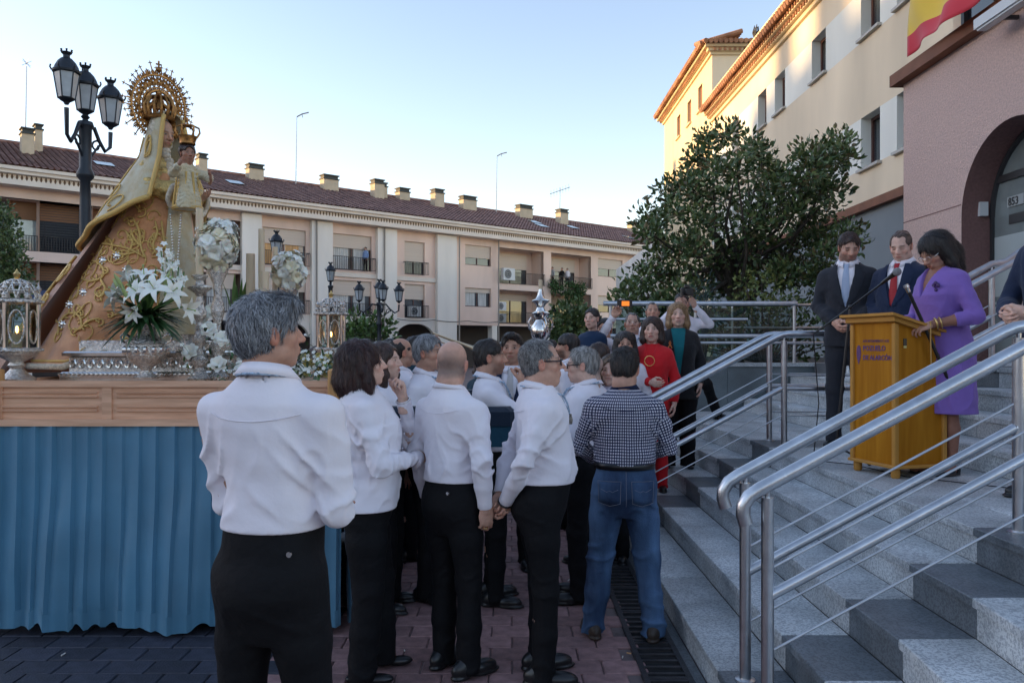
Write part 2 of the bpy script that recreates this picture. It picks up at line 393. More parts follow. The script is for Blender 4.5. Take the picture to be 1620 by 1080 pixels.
# ================================================================== helpers for facades
def frame_mtx(org, u, n):      # local (s, d, z): s along facade, d outward, z up
    u = Vector((u[0],u[1],0)).normalized(); n = Vector((n[0],n[1],0)).normalized()
    return Matrix(((u.x,n.x,0,org[0]),(u.y,n.y,0,org[1]),(0,0,1,org[2] if len(org)>2 else 0),(0,0,0,1)))
def holed_wall(mb, s0, s1, z0, z1, holes, d=0.0, dep=.22):
    ss = sorted({s0,s1,*[min(max(h[0],s0),s1) for h in holes],*[min(max(h[1],s0),s1) for h in holes]})
    zz = sorted({z0,z1,*[min(max(h[2],z0),z1) for h in holes],*[min(max(h[3],z0),z1) for h in holes]})
    for a, b in zip(ss, ss[1:]):
        for c, e in zip(zz, zz[1:]):
            sm, zm = (a+b)/2, (c+e)/2
            if any(h[0] < sm < h[1] and h[2] < zm < h[3] for h in holes): continue
            mb.add([(a,d,c),(b,d,c),(b,d,e),(a,d,e)], [(0,1,2,3)])
    for h in holes:
        a, b, c, e = h[:4]
        for q in ([(a,d,c),(a,d-dep,c),(a,d-dep,e),(a,d,e)], [(b,d,c),(b,d,e),(b,d-dep,e),(b,d-dep,c)],
                  [(a,d,c),(b,d,c),(b,d-dep,c),(a,d-dep,c)], [(a,d,e),(a,d-dep,e),(b,d-dep,e),(b,d,e)]):
            mb.add(q, [(0,1,2,3)])
m_dglass = mat('window_glass', (.045,.055,.065), .06, spec=.9, var=.5, vscale=.9)
m_lglass = mat('bright_window_glass', (.30,.36,.37), .08, spec=.9, var=.25, vscale=1.5)
m_curtain = mat('net_curtain', (.52,.52,.50), .8, var=.35, vscale=3, stretch=(9,9,.3))
m_shut = mat('roller_blind', (.62,.52,.43), .7, var=.06, vscale=2, bump=.5, bscale=3, stretch=(.05,.05,14))
m_shut_d = mat('dark_louvre', (.055,.065,.082), .6, bump=.7, bscale=3, stretch=(.05,.05,16))
m_shut_b = mat('brown_blind', (.22,.105,.048), .7, bump=.4, bscale=3, stretch=(.05,.05,14))
m_fr_dark = mat('dark_window_frame', (.045,.035,.035), .5)
m_fr_brown = mat('brown_window_frame', (.085,.035,.03), .5)
m_balc = mat('balcony_iron', (.018,.018,.022), .5, metal=.3)
m_wallp = mat('pink_render', (.79,.60,.50), .85, var=.13, vscale=.5, stretch=(1,1,.3), bump=.15, bscale=25)
m_wallc = mat('cream_render', (.80,.75,.68), .85, var=.11, vscale=.5, stretch=(1,1,.3), bump=.12, bscale=25)
m_eave = mat('eave_moulding', (.76,.67,.58), .8, var=.06, vscale=1)
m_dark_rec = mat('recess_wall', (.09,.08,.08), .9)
m_ac = mat('ac_casing', (.62,.63,.63), .5); m_ac_fan = mat('ac_fan', (.04,.045,.05), .5)
def tile_mat(name, c1, c2):
    return mat(name, c1, .85, col2=c2, vscale=2.2, var=.25, bump=.3, bscale=12, detail=6)
m_tile = tile_mat('roof_tile_red', (.22,.115,.095), (.31,.175,.14))
m_tile_o = tile_mat('roof_tile_orange', (.30,.135,.075), (.40,.20,.11))
m_chim = mat('chimney_render', (.50,.42,.31), .85, var=.1, vscale=2); m_chcap = mat('chimney_cap', (.045,.05,.05), .7)

# ================================================================== apartment building behind the plaza
UB = (.766,.643); NB = (.643,-.766); OB = (0.0, 63.7, 0.0)
MBK = frame_mtx(OB, UB, NB)
def sx(x):                       # photo column -> position along the facade
    k = (x-810)/F; Y = 75.8/(1.19-k); return (k*Y)/.766
def Yx(x): return 75.8/(1.19-(x-810)/F)
def zx(x, y): return CH+(HY-y)*Yx(x)/F
ab = thing('apartment_building', 'long beige three-storey apartment building with red tiled roof behind the plaza', 'building', OB)
SA, SB, SE = -78.0, sx(718), 34.0
sB0 = sx(300)
wins = []    # s0,s1,z0,z1,type,blind fraction,balcony,ac
def W(x0, x1, z0, z1, kind='curtain', blind=.4, bal=True, ac=False, arch=False): wins.append((sx(x0), sx(x1), z0, z1, kind, blind, bal, ac))
# bay part
W(415,484,6.9,9.3,'sunset',.42); W(415,484,3.8,6.2,'curtain',.4)
W(527,588,6.9,9.35,'curtain',.38); W(527,588,3.75,6.2,'curtain',.42)
W(640,672,6.9,9.3,'dark',.62); W(640,672,3.75,6.2,'dark',.45,True,True)
W(326,372,6.9,9.3,'dark',.55); W(326,372,3.8,6.2,'curtain',.4)
# right part
W(736,777,7.95,9.5,'dark',.62,False); W(736,777,4.75,6.2,'curtain',.25,False)
wall = MB(MBK)
holes = [(w[0],w[1],w[2],w[3]) for w in wins]
recess = []
for (x0,x1) in ((790,860),(872,935)):
    for z0,z1 in ((6.75,9.55),(3.55,6.2)): recess.append((sx(x0),sx(x1),z0,z1))
for z0,z1 in ((7.9,9.5),(4.7,6.2)): wins.append((sx(946),sx(985),z0,z1,'dark',.55,False,False)); holes.append((sx(946),sx(985),z0,z1))
for k in range(2):
    for z0,z1 in ((7.9,9.5),(4.7,6.2)):
        a = sx(1015)+k*5; wins.append((a,a+2.6,z0,z1,'dark',.5,False,False)); holes.append((a,a+2.6,z0,z1))
leftrec = []
for j, s0 in enumerate((sx(-60), sx(62), sx(190))):
    for z0,z1 in ((6.75,9.5),(3.6,6.2)): leftrec.append((s0, s0+(7.2 if j else 6.0), z0, z1))
allh = holes+recess+leftrec
archs = [(sx(640)-3.2, sx(690)+.6)]
# ground floor is an open arcade behind piers; first wall starts at 3.3
holed_wall(wall, SA, SE, 3.3, 10.05, allh, 0.0, .35)
wall.build('wall', m_wallp, ab)
for r in recess+leftrec:
    b = MB(MBK); a,c,z0,z1 = r
    b.add([(a,-1.5,z0),(c,-1.5,z0),(c,-1.5,z1),(a,-1.5,z1)], [(0,1,2,3)])
    for q in ([(a,0,z0),(a,-1.5,z0),(a,-1.5,z1),(a,0,z1)],[(c,0,z0),(c,0,z1),(c,-1.5,z1),(c,-1.5,z0)],[(a,0,z0),(c,0,z0),(c,-1.5,z0),(a,-1.5,z0)],[(a,0,z1),(a,-1.5,z1),(c,-1.5,z1),(c,0,z1)]): b.add(q,[(0,1,2,3)])
    b.build('recessed_wall', m_wallp, ab)
# body behind, arcade soffit and back wall, piers
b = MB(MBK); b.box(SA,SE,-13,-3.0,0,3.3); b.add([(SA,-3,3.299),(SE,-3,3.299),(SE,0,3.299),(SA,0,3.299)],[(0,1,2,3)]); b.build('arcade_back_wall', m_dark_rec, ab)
b = MB(MBK); b.box(SA,SE,-13,-1.55,3.3,9.9); b.build('body', m_wallc, ab)
pil = [(380,411),(490,523),(594,624.5),(688.5,719),(278,310)]
for x0,x1 in pil:
    b = MB(MBK); b.box(sx(x0),sx(x1),.0,.32,0,10.0); b.build('pilaster', m_wallc, ab)
for x0,x1 in ((411,490),(523,594),(624.5,688.5),(310,380)):    # spandrels with moulding, and ground floor arch between the pilasters
    a,c = sx(x0)+.01,sx(x1)-.01
    b = MB(MBK); b.box(a,c,.003,.12,6.42,6.72); b.build('spandrel_moulding', m_eave, ab)
    n = 14; pts = [(a,3.75),(a,2.3)]
    for k in range(n+1):
        t = math.pi*k/n; pts.append(((a+c)/2-(c-a)/2*.96*math.cos(t), 2.3+1.05*math.sin(t)))
    pts += [(c,2.3),(c,3.75)]
    b = MB(MBK); b.prism(pts, .3, (0,.003,0), (1,0,0), (0,0,1), (0,-1,0)); b.build('arch', m_wallc, ab)
for x in (783,866,941,1010):
    b = MB(MBK); s = sx(x); b.box(s-.25,s+.25,-.6,-.02,0,3.298); b.build('pier', m_wallc, ab)
for k in range(9):
    b = MB(MBK); s = sx(40)-k*4.6; b.box(s-.3,s+.3,-.6,-.02,0,3.298); b.build('pier', m_wallc, ab)
# windows
def window(parent, mtx, a, c, z0, z1, kind, blind, fr, dep, mull=True, bm=None):
    f = MB(mtx); t = .07
    f.box(a,a+t,-dep,-dep+.07,z0,z1); f.box(c-t,c,-dep,-dep+.07,z0,z1); f.box(a+t,c-t,-dep,-dep+.07,z0,z0+t); f.box(a+t,c-t,-dep,-dep+.07,z1-t,z1)
    if mull: f.box((a+c)/2-.04,(a+c)/2+.04,-dep,-dep+.065,z0+t,z1-t)
    w = f.build('window', fr, parent)
    p = MB(mtx); p.add([(a,-dep+.02,z0),(c,-dep+.02,z0),(c,-dep+.02,z1),(a,-dep+.02,z1)],[(0,1,2,3)])
    gm_ = m_dglass if kind in ('dark','curtain') else m_lglass
    p.build('pane', gm_, w)
    if kind in ('curtain','sunset'):
        q = MB(mtx); n = 24
        for lo,hi in ((a+.1,a+(c-a)*.42),(a+(c-a)*.55,a+(c-a)*.86)):
            q.grid([[(lo+(hi-lo)*i/n, -dep+.035+.012*math.sin(i*2.1+a), z) for i in range(n+1)] for z in (z0+.06, z1-.1)])
        q.build('curtain', m_curtain if kind == 'curtain' else mat('sunset_reflection',(.62,.36,.15),.5,var=.3,vscale=2,stretch=(5,5,.4)), w)  # amber variant imitates the sunset reflected in the glass
    if blind > 0:
        q = MB(mtx); q.box(a+.02,c-.02,-dep+.08,-dep+.115,z1-(z1-z0)*blind,z1-.005); q.build('blind', bm or m_shut, w)
    return w
def balcony_rail(parent, mtx, a, c, z0, d, h=.95, step=.13):
    q = MB(mtx); q.box(a,c,d-.02,d+.02,z0+h-.04,z0+h); q.box(a,c,d-.015,d+.015,z0+.06,z0+.09)
    n = max(2,int((c-a)/step))
    for i in range(n+1):
        s = a+(c-a)*i/n; q.box(s-.012,s+.012,d-.012,d+.012,z0+.09,z0+h-.04)
    q.box(a,a+.04,-.02,d,z0+h-.04,z0+h-.002); q.box(c-.04,c,-.02,d,z0+h-.04,z0+h-.002)
    q.build('balcony_railing', m_balc, parent)
def ac_unit(parent, mtx, s, d, z, w=.95, h=.7):
    q = MB(mtx); q.bbox(s,s+w,d,d+.35,z,z+h,.02); o = q.build('air_conditioner', m_ac, parent)
    q = MB(mtx); n = 18; cx,cz,r = s+w*.38,z+h*.5,h*.38
    q.add([(cx,d+.356,cz)]+[(cx+r*math.cos(2*math.pi*k/n),d+.356,cz+r*math.sin(2*math.pi*k/n)) for k in range(n)], [(0,1+k,1+(k+1)%n) for k in range(n)])
    q.build('fan', m_ac_fan, o)
    q = MB(mtx)
    for rr in (.35,.7,1.0): q.tube([(cx+r*rr*math.cos(2*math.pi*k/n),d+.366,cz+r*rr*math.sin(2*math.pi*k/n)) for k in range(n)], .012, 4, closed=True)
    q.build('fan_grille', m_ac, o)
for (a,c,z0,z1,kind,bl,bal,ac) in wins:
    window(ab, MBK, a,c,z0,z1,kind,bl,m_fr_brown,.25)
    if bal: balcony_rail(ab, MBK, a-.12, c+.12, z0-.05, .34)
    if ac: ac_unit(ab, MBK, a+.3, -.1, z0+.1, 1.0, .75)
for i,(a,c,z0,z1) in enumerate(recess):
    window(ab, frame_mtx((OB[0]-NB[0]*1.25,OB[1]-NB[1]*1.25,0),UB,NB), a+.5,c-.7,z0+.05,z1-.25,'dark',(.5,.22,.45,.3)[i],m_fr_brown,.2)
    balcony_rail(ab, MBK, a-.1, c+.1, z0-.1, .05, 1.0)
ac_unit(ab, MBK, sx(791), .1, 6.95, 1.2, .95); ac_unit(ab, MBK, sx(790), -.6, 4.55); ac_unit(ab, MBK, sx(790), -.6, 3.6)
ac_unit(ab, MBK, sx(916), -.6, 3.7)
for i,(a,c,z0,z1) in enumerate(leftrec):
    mm = frame_mtx((OB[0]-NB[0]*.9,OB[1]-NB[1]*.9,0),UB,NB)
    b = MB(mm); mid = a+(c-a)*.33
    for k in range(int((z1-z0)/.14)):
        zz = z0+k*.14; b.add([(a,-.1,zz),(mid,-.1,zz),(mid,-.02,zz+.12),(a,-.02,zz+.12)],[(0,1,2,3)])
    b.build('louvre_shutter', m_shut_d, ab)
    window(ab, mm, mid+.15,c-.5,z0+.05,z1,'bright',.36,m_fr_dark,.15,True,m_shut_b)
    if z0 > 5: balcony_rail(ab, mm, a, c, z0, .35, .9)
# eaves: stepped moulding with a lattice band, soffit, gutter
b = MB(MBK); b.box(SA,SE,0,.85,10.05,10.32); b.build('eave_soffit', m_eave, ab)
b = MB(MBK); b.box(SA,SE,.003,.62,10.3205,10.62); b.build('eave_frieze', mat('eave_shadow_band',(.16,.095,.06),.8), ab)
b = MB(MBK); n = int((SE-SA)/.22)
for k in range(n):
    s = SA+k*.22; b.add([(s,.64,10.33),(s+.10,.64,10.33),(s+.19,.64,10.61),(s+.09,.64,10.61)],[(0,1,2,3)]); b.add([(s+.19,.645,10.33),(s+.10,.645,10.33),(s+.0,.645,10.61),(s+.09,.645,10.61)],[(0,3,2,1)])
tag(b.build('lattice_frieze', m_eave, ab), kind='stuff')
b = MB(MBK); b.box(SA,SE,.003,.95,10.6205,10.80); b.box(SA,SE,.003,1.08,10.8005,10.98); b.build('cornice', m_eave, ab)
# roof: corrugated tile sheet in rows
roof = MB(MBK); D0, D1, Z0r, Z1r = 1.15, -6.0, 10.99, 13.65
nrow = 22; ncol = int((SE-SA)/.105)
for r_ in range(nrow):
    t0, t1 = r_/nrow, (r_+1)/nrow+.01
    rows = []
    for t, lift in ((t0,.045),(t1,.0)):
        rows.append([(SA+(SE-SA)*i/ncol, D0+(D1-D0)*t, Z0r+(Z1r-Z0r)*t+lift+(.05 if i%3 == 0 else (-.02 if i%3 == 1 else .012))) for i in range(ncol+1)])
    roof.grid([rows[0],rows[1]])
rf = roof.build('roof', m_tile, ab)
b = MB(MBK); b.add([(SA,D1,Z1r),(SE,D1,Z1r),(SE,-13,10.4),(SA,-13,10.4)],[(0,1,2,3)]); b.add([(SE,D0,Z0r),(SE,D1,Z1r),(SE,-13,10.0),(SE,0,10.0)],[(0,1,2,3)]); b.build('rear_slope', m_tile, rf)
b = MB(MBK); b.tube([(SA,D1,Z1r+.05),(SE,D1,Z1r+.05)], .13, 8); b.build('ridge_tiles', m_tile, rf)
def roofz(d): return Z0r+(Z1r-Z0r)*(D0-d)/(D0-D1)
for (x,w,h,d) in ((43,.62,1.5,-3.2),(60,.4,1.7,-4.6),(319,.55,1.35,-4.6),(403,1.05,1.0,-5.2),(521,1.2,1.05,-5.2),(597,.85,1.5,-4.6),(606,.4,1.1,-5.2),(637,.95,.8,-5.4),(692,.9,1.5,-4.4),(740,1.4,1.1,-5.0),(829,1.5,1.1,-4.8),(889,1.0,1.4,-4.4),(1001,1.0,1.0,-5.2),(1030,1.2,1.2,-4.0)):
    k = (x-810)/F; Y = (75.8+1.554*(-d))/(1.19-k); X = k*Y
    s = (X-d*NB[0])*UB[0]+(Y-63.7-d*NB[1])*UB[1]
    h *= .68; zb = roofz(d)-.5
    b = MB(MBK); b.box(s-w/2,s+w/2,d-.35,d+.35,zb,zb+h+.5); o = b.build('chimney', m_chim, rf)
    b = MB(MBK); b.box(s-w/2-.06,s+w/2+.06,d-.41,d+.41,zb+h+.5005,zb+h+.58); b.box(s-w/2+.03,s+w/2-.03,d-.3,d+.3,zb+h+.58,zb+h+.78); b.box(s-w/2-.05,s+w/2+.05,d-.4,d+.4,zb+h+.78,zb+h+.86); b.build('chimney_cap', m_chcap, o)
for x,d in ((165,-2.5),(372,-2.2),(846,-2.6),(905,-2.6),(857,-1.2),(995,-1.0)):
    k = (x-810)/F; Y = (75.8+1.554*(-d))/(1.19-k); X = k*Y
    s = (X-d*NB[0])*UB[0]+(Y-63.7-d*NB[1])*UB[1]
    b = MB(MBK); t = (Z1r-Z0r)/(D0-D1); z = roofz(d)+.13
    b.add([(s-.5,d+.5,z-.5*t),(s+.5,d+.5,z-.5*t),(s+.5,d-.5,z+.5*t),(s-.5,d-.5,z+.5*t)],[(0,1,2,3)]); b.build('skylight', m_lglass, rf)
# downpipes and a sagging cable on the facade
m_pipe = mat('downpipe', (.30,.27,.24), .6)
for x in (497,604,722,784,1000):
    b = MB(MBK); s = sx(x); b.tube([(s,.40,10.0),(s,.38,.2)], .055, 8); b.build('downpipe', m_pipe, ab)
b = MB(MBK); pts = [(sx(624)+(sx(786)-sx(624))*i/24, .36, 3.62-.10*math.sin(math.pi*((i*3)%24)/24)) for i in range(25)]; b.tube(pts, .025, 5); b.build('cable', m_balc, ab)
# antennas on the roof
m_galv = mat('galvanised_mast', (.35,.36,.38), .4, metal=.7)
for (x,y0,y1,lab,arm) in ((40,105,222,'thin roof antenna mast above the leftmost chimneys','cage'),(468,185,292,'tall roof mast with short angled top arm, left of centre','arm'),(785,247,336,'tall thin roof mast with angled top, in the middle of the roofline','arm'),(885,297,346,'small fishbone television aerial on the tiled roof','yagi')):
    d = -5.6; k = (x-810)/F; Y = (75.8+1.554*5.6)/(1.19-k); X = k*Y
    zt = CH+(HY-y0)*Y/F; zb = roofz(-5.6)-.02
    t = thing('roof_antenna', lab, 'antenna', (X,Y,zb), 'antennas on the apartment roof')
    b = MB(); b.tube([(X,Y,zb),(X+.08,Y,zt)], [.045,.025], 6); b.build('mast', m_galv, t)
    b = MB()
    if arm == 'arm': b.tube([(X+.08,Y,zt),(X+.45,Y,zt+.2),(X+.95,Y,zt+.32)], .045, 6); b.tube([(X+.45,Y,zt+.2),(X+.5,Y,zt-.05)], .03, 5)
    elif arm == 'cage':
        for q in range(5): b.tube([(X+.08+.25*math.cos(q*1.256),Y+.25*math.sin(q*1.256),zt),(X+.08-.25*math.cos(q*1.256),Y-.25*math.sin(q*1.256),zt+.35)], .015, 4)
    else:
        b.tube([(X-.9,Y,zt-.6),(X+1.0,Y,zt+.05)], .03, 5)
        for q in range(7): b.tube([(X-.8+q*.28,Y,zt-.9+q*.1),(X-.8+q*.28,Y,zt-.25+q*.1)], .018, 4)
    b.build('aerial', m_galv, t)
# shop sign and hanging banner at the left of the apartment building
sg = thing('shop_sign', 'dark blue shop fascia with white capitals over a white banner, left edge', 'sign', at(40,470,37.5))
m_navy = mat('sign_navy', (.03,.05,.13), .5); m_whitep = mat('white_print', (.75,.77,.8), .6); m_banner = mat('banner_vinyl', (.55,.60,.66), .5, var=.08, vscale=2)
MSG = frame_mtx((*at(0,0,40).xy, 0), UB, NB); MSG = frame_mtx((sx(30)*UB[0]+OB[0]+.55*NB[0], sx(30)*UB[1]+OB[1]+.55*NB[1], 0), UB, NB)
b = MB(MSG); b.box(-2.5,5.5,.0,.12,3.85,4.65); b.build('fascia', m_navy, sg)
b = MB(MSG); b.box(-2.5,5.5,-.02,.06,2.1,3.83); b.build('banner', m_banner, sg)
def text_mesh(s, size, mtx, name, m, parent, depth=.004, align='LEFT', bold=False):
    cu = bpy.data.curves.new(name, 'FONT'); cu.body = s; cu.size = size; cu.extrude = depth; cu.align_x = align; cu.resolution_u = 2
    if bold: cu.offset = size*.02
    o = bpy.data.objects.new('tmp', cu); COL.objects.link(o)
    dg = bpy.context.evaluated_depsgraph_get(); me = bpy.data.meshes.new_from_object(o.evaluated_get(dg))
    bpy.data.objects.remove(o); me.transform(mtx); me.materials.clear(); me.materials.append(m)
    return link(name, me, parent)
TXM = Matrix(((1,0,0,0),(0,0,-1,0),(0,1,0,0),(0,0,0,1)))
TX2 = Matrix(((1,0,0,0),(0,0,1,0),(0,1,0,0),(0,0,0,1)))
text_mesh('G  A  D', .78, MSG@Matrix.Translation((-.55,.13,3.98))@TX2, 'lettering', m_whitep, sg, .01)
for k in range(5):
    b = MB(MSG); b.box(-.3,3.2-.25*(k%3),.0605,.063,3.5-k*.3,3.58-k*.3); b.build('printed_line', mat('banner_print',(.25,.28,.36),.6), sg)

# ================================================================== town hall on the right: long yellow wing, tower, portico
XY = 8.5
m_yel = mat('ochre_render', (.80,.66,.48), .85, var=.15, vscale=.45, bump=.15, bscale=25, stretch=(1,1,.35))
m_pale = mat('pale_render', (.76,.75,.68), .85, var=.12, vscale=.5, stretch=(1,1,.35))
m_ylit = mat('sunlit_render', (.70,.56,.36), .85, var=.05, vscale=.6)  # sunlight put into the ochre: yellower copy for tower, cornice and parapet
m_brown = mat('brown_beam', (.20,.075,.035), .7, var=.15, vscale=3)
m_grey = mat('shaded_base_render', (.21,.235,.25), .85, var=.08, vscale=.8)  # blue-grey carries the shade on the ground-floor wall in its colour
m_sill = mat('stone_sill', (.46,.44,.40), .7)
MY = frame_mtx((XY,0,0),(0,-1),(-1,0))       # s = -Y
th = thing('town_hall_wing', 'long ochre building wing with pale window bands and tiled cornice, right side', 'building', (XY,25,0))
cols = [(16.5,17.45),(18.25,19.25),(21.4,22.4),(24.6,25.55),(26.4,27.3),(29.6,30.5)]
low = [(-b,-a,5.95,7.2) for a,b in cols]; upw = [(-b,-a,9.12,10.3) for a,b in cols]
for (z0,z1,m_,hs) in ((5.1,5.95,m_yel,[]),(5.95,7.2,m_pale,low),(7.2,9.05,m_yel,[]),(9.05,10.3,m_pale,upw),(10.3,11.45,m_yel,[])):
    b = MB(MY); holed_wall(b, -33.5, -9.9, z0, z1, hs, 0, .38); b.build('wall_band', m_, th)
b = MB(MY); b.box(-33.5,-9.9,-12,-.02,0,4.9); b.build('ground_floor_wall', m_grey, th)
b = MB(MY); b.box(-33.5,-9.9,-12,-.45,4.9,11.4); b.build('body', m_yel, th)
b = MB(MY); b.box(-33.5,-9.9,-.3,.14,4.9,5.1); b.build('beam', m_brown, th)
for hs in low+upw:
    w = window(th, MY, hs[0],hs[1],hs[2],hs[3],'dark',0,m_fr_brown,.32,False)
    b = MB(MY); b.box(hs[0]-.08,hs[1]+.08,-.3,.10,hs[2]-.07,hs[2]-.004); b.build('sill', m_sill, w)
# cornice with two rows of dentil tiles, eave tiles, parapet
b = MB(MY); b.box(-33.5,-9.9,-.3,.10,11.15,11.28); b.box(-33.5,-9.9,-.3,.22,11.2805,11.42); b.box(-33.5,-9.9,-.3,.36,11.4205,11.56); b.build('cornice', m_ylit, th)
tl = []
for row,(d,z) in enumerate(((.22,11.35),(.36,11.49))):
    n = int(23.6/.2)
    for k in range(n):
        s = -33.4+k*.2+.1*row; tl.append((s,d,z))
b = MB(MY)
for s,d,z in tl: b.box(s,s+.09,d+.0005,d+.045,z-.05,z+.05)
tag(b.build('dentil_tiles', m_tile_o, th), kind='stuff')
b = MB(MY); n = int(23.6/.22)
for k in range(n):
    s = -33.45+k*.22; b.tube([(s+.11,.58,11.585),(s+.11,.05,11.80)], .10, 7)
tag(b.build('eave_tiles', m_tile_o, th), kind='stuff')
b = MB(MY); b.box(-33.5,-9.9,-.25,.04,11.56,12.3); b.box(-33.5,-9.9,-.3,.09,12.3005,12.38); b.build('parapet', m_ylit, th)
for y in (33.0,28.2,21.5,15.5):
    b = MB(MY); b.box(-y-.1,-y+.1,.0405,.12,11.66,12.29); b.build('parapet_pier', m_tile_o, th)
b = MB(); b.tube([(XY+.35,28.5,12.3),(XY+.30,28.5,12.75)], [.13,.12], 8)
for q in range(6):
    a = q*1.05; b.tube([(XY+.30,28.5,12.7),(XY+.30+.1*math.cos(a),28.5+.1*math.sin(a),12.95),(XY+.30+.05*math.cos(a),28.5+.22*math.sin(a),13.18+.07*math.sin(q*2.3))], [.06,.045,.012], 5)
fin = b.build('rooftop_finial', mat('weathered_finial',(.06,.055,.05),.8)); tag(fin, 'dark claw-like finial standing on the parapet of the ochre wing', 'finial')
# tower block at the far end
tb = thing('tower_block', 'taller yellow block with tiled eaves at the far end of the ochre wing', 'building', (XY,38,0))
tw_ = [(-40.6,-39.8,12.3,13.4),(-38.2,-37.4,12.3,13.4),(-36.0,-35.2,12.3,13.4),(-40.6,-39.8,9.0,10.1),(-38.2,-37.4,9.0,10.1),(-36.0,-35.2,9.0,10.1),(-42.6,-41.8,9.0,10.1),(-40.6,-39.8,6,7.1),(-38.2,-37.4,6,7.1)]
b = MB(MY); holed_wall(b,-44,-33.5,0,14.2,tw_,.02,.3); b.build('wall', m_ylit, tb)
MT = frame_mtx((XY,33.5,0),(1,0),(0,-1)); b = MB(MT); holed_wall(b,-.02,9,11.3,14.2,[(1.3,2.3,12.4,13.8)],.0,.3); b.build('front_wall', m_yel, tb)
window(tb, MT, 1.3,2.3,12.4,13.8,'bright',0,m_fr_dark,.25,False)
b = MB(); b.box(XY+.4,XY+9,33.9,44,0,14.1); b.build('body', m_yel, tb)
for h in tw_:
    w = window(tb, MY, h[0],h[1],h[2],h[3],'dark',.95,m_fr_brown,.2,False,m_shut_b)
    b = MB(MY); b.box(h[0]-.08,h[1]+.08,.0205,.12,h[2]-.08,h[2]-.004); b.build('sill', m_ylit, w)
for d,z in ((.10,14.0),(.22,14.13),(.36,14.26)):
    b = MB(); b.box(XY-.02-d,XY+9,33.5-d,44+d,z,z+.125); b.build('cornice', m_ylit, tb)
b = MB()
for k in range(50): b.box(XY-.28,XY-.22,33.6+k*.21,33.70+k*.21,14.12,14.24)
for k in range(40): b.box(XY+k*.21,XY+.10+k*.21,33.22,33.28,14.12,14.24)
tag(b.build('dentil_tiles', m_tile_o, tb), kind='stuff')
b = MB()
for k in range(52): b.tube([(XY-.60,33.3+k*.21,14.42),(XY+1.2,33.3+k*.21,14.95)], .10, 7)
for k in range(42): b.tube([(XY-.4+k*.21,32.95,14.42),(XY-.4+k*.21,34.8,14.95)], .10, 7)
b.add([(XY-.5,33.0,14.40),(XY+9,33.0,14.40),(XY+9,36.5,15.5),(XY+3.5,36.5,15.5)],[(0,1,2,3)]); b.add([(XY-.5,33.0,14.40),(XY+3.5,36.5,15.5),(XY+3.5,41,15.5),(XY-.5,44.5,14.40)],[(0,1,2,3)])
b.build('tiled_roof', m_tile_o, tb, True)
# neighbouring wall beyond the tower
b = MB(); b.box(XY-.6,XY+6,44.4,60,0,7.5); o = b.build('distant_house', m_wallc); tag(o, 'low pale house wall glimpsed beyond the yellow tower, behind the tree', 'building')
# ------------------------------------------------------------------ pink entrance portico with arch
XP = 5.5
m_pink = mat('rough_pink_render', (.66,.47,.41), .95, var=.16, vscale=40, bump=1.0, bscale=75, detail=8)
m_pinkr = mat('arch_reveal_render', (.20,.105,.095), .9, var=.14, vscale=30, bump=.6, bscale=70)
pt = thing('entrance_portico', 'rough pink rendered portico with round arch, brown ledge and glass doors', 'building', (XP,8.7,1.48))
MP = frame_mtx((XP,0,0),(0,-1),(-1,0))
ac_, rad, spz = -8.72, .95, 3.23
b = MB(MP); lo, hi, zt = -11.1, -3.0, 5.33
arc = [(ac_-rad*math.cos(math.pi*k/28), spz+rad*math.sin(math.pi*k/28)) for k in range(29)]
zf = ZT[8]-.03
for p,q in zip(arc, arc[1:]): b.add([(p[0],0,p[1]),(q[0],0,q[1]),(q[0],0,zt),(p[0],0,zt)],[(0,1,2,3)])
b.add([(lo,0,zf),(ac_-rad,0,zf),(ac_-rad,0,3.395),(lo,0,3.395)],[(0,1,2,3)]); b.add([(lo,0,3.395+.0),(ac_-rad,0,3.395),(ac_-rad,0,zt),(lo,0,zt)],[(0,1,2,3)])
b.add([(ac_+rad,0,zf),(hi,0,zf),(hi,0,zt),(ac_+rad,0,zt)],[(0,1,2,3)])
b.add([(lo,0,zf),(lo,0,zt),(lo,-3.4,zt),(lo,-3.4,zf)],[(0,1,2,3)]); b.add([(lo,0,zt),(hi,0,zt),(hi,-3.4,zt),(lo,-3.4,zt)],[(0,1,2,3)])
b.build('wall', m_pink, pt)
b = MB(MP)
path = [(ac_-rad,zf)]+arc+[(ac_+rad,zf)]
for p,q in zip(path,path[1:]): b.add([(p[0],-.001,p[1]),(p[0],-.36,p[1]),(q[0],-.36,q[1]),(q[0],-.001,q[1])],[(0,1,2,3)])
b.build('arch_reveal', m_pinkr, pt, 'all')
b = MB(MP); b.box(lo,ac_-rad,.0005,.004,3.388,3.40); b.build('render_joint', m_pinkr, pt)
b = MB(MP); b.box(lo-.12,hi,-.6,.14,5.33,5.49); b.build('ledge', m_brown, pt)
b = MB(MP); b.box(-10.75,-8.2,-1.5,-.5,5.491,9.4); b.build('upper_bay', m_yel, pt)
b = MB(MP); b.box(-10.9,-8.2,-1.6,-.35,7.0,7.16); b.build('bay_lintel', m_sill, pt)
w = window(pt, frame_mtx((XP+.48,0,0),(0,-1),(-1,0)), -10.35,-8.4,5.70,6.98,'dark',0,m_fr_dark,-.03,False)
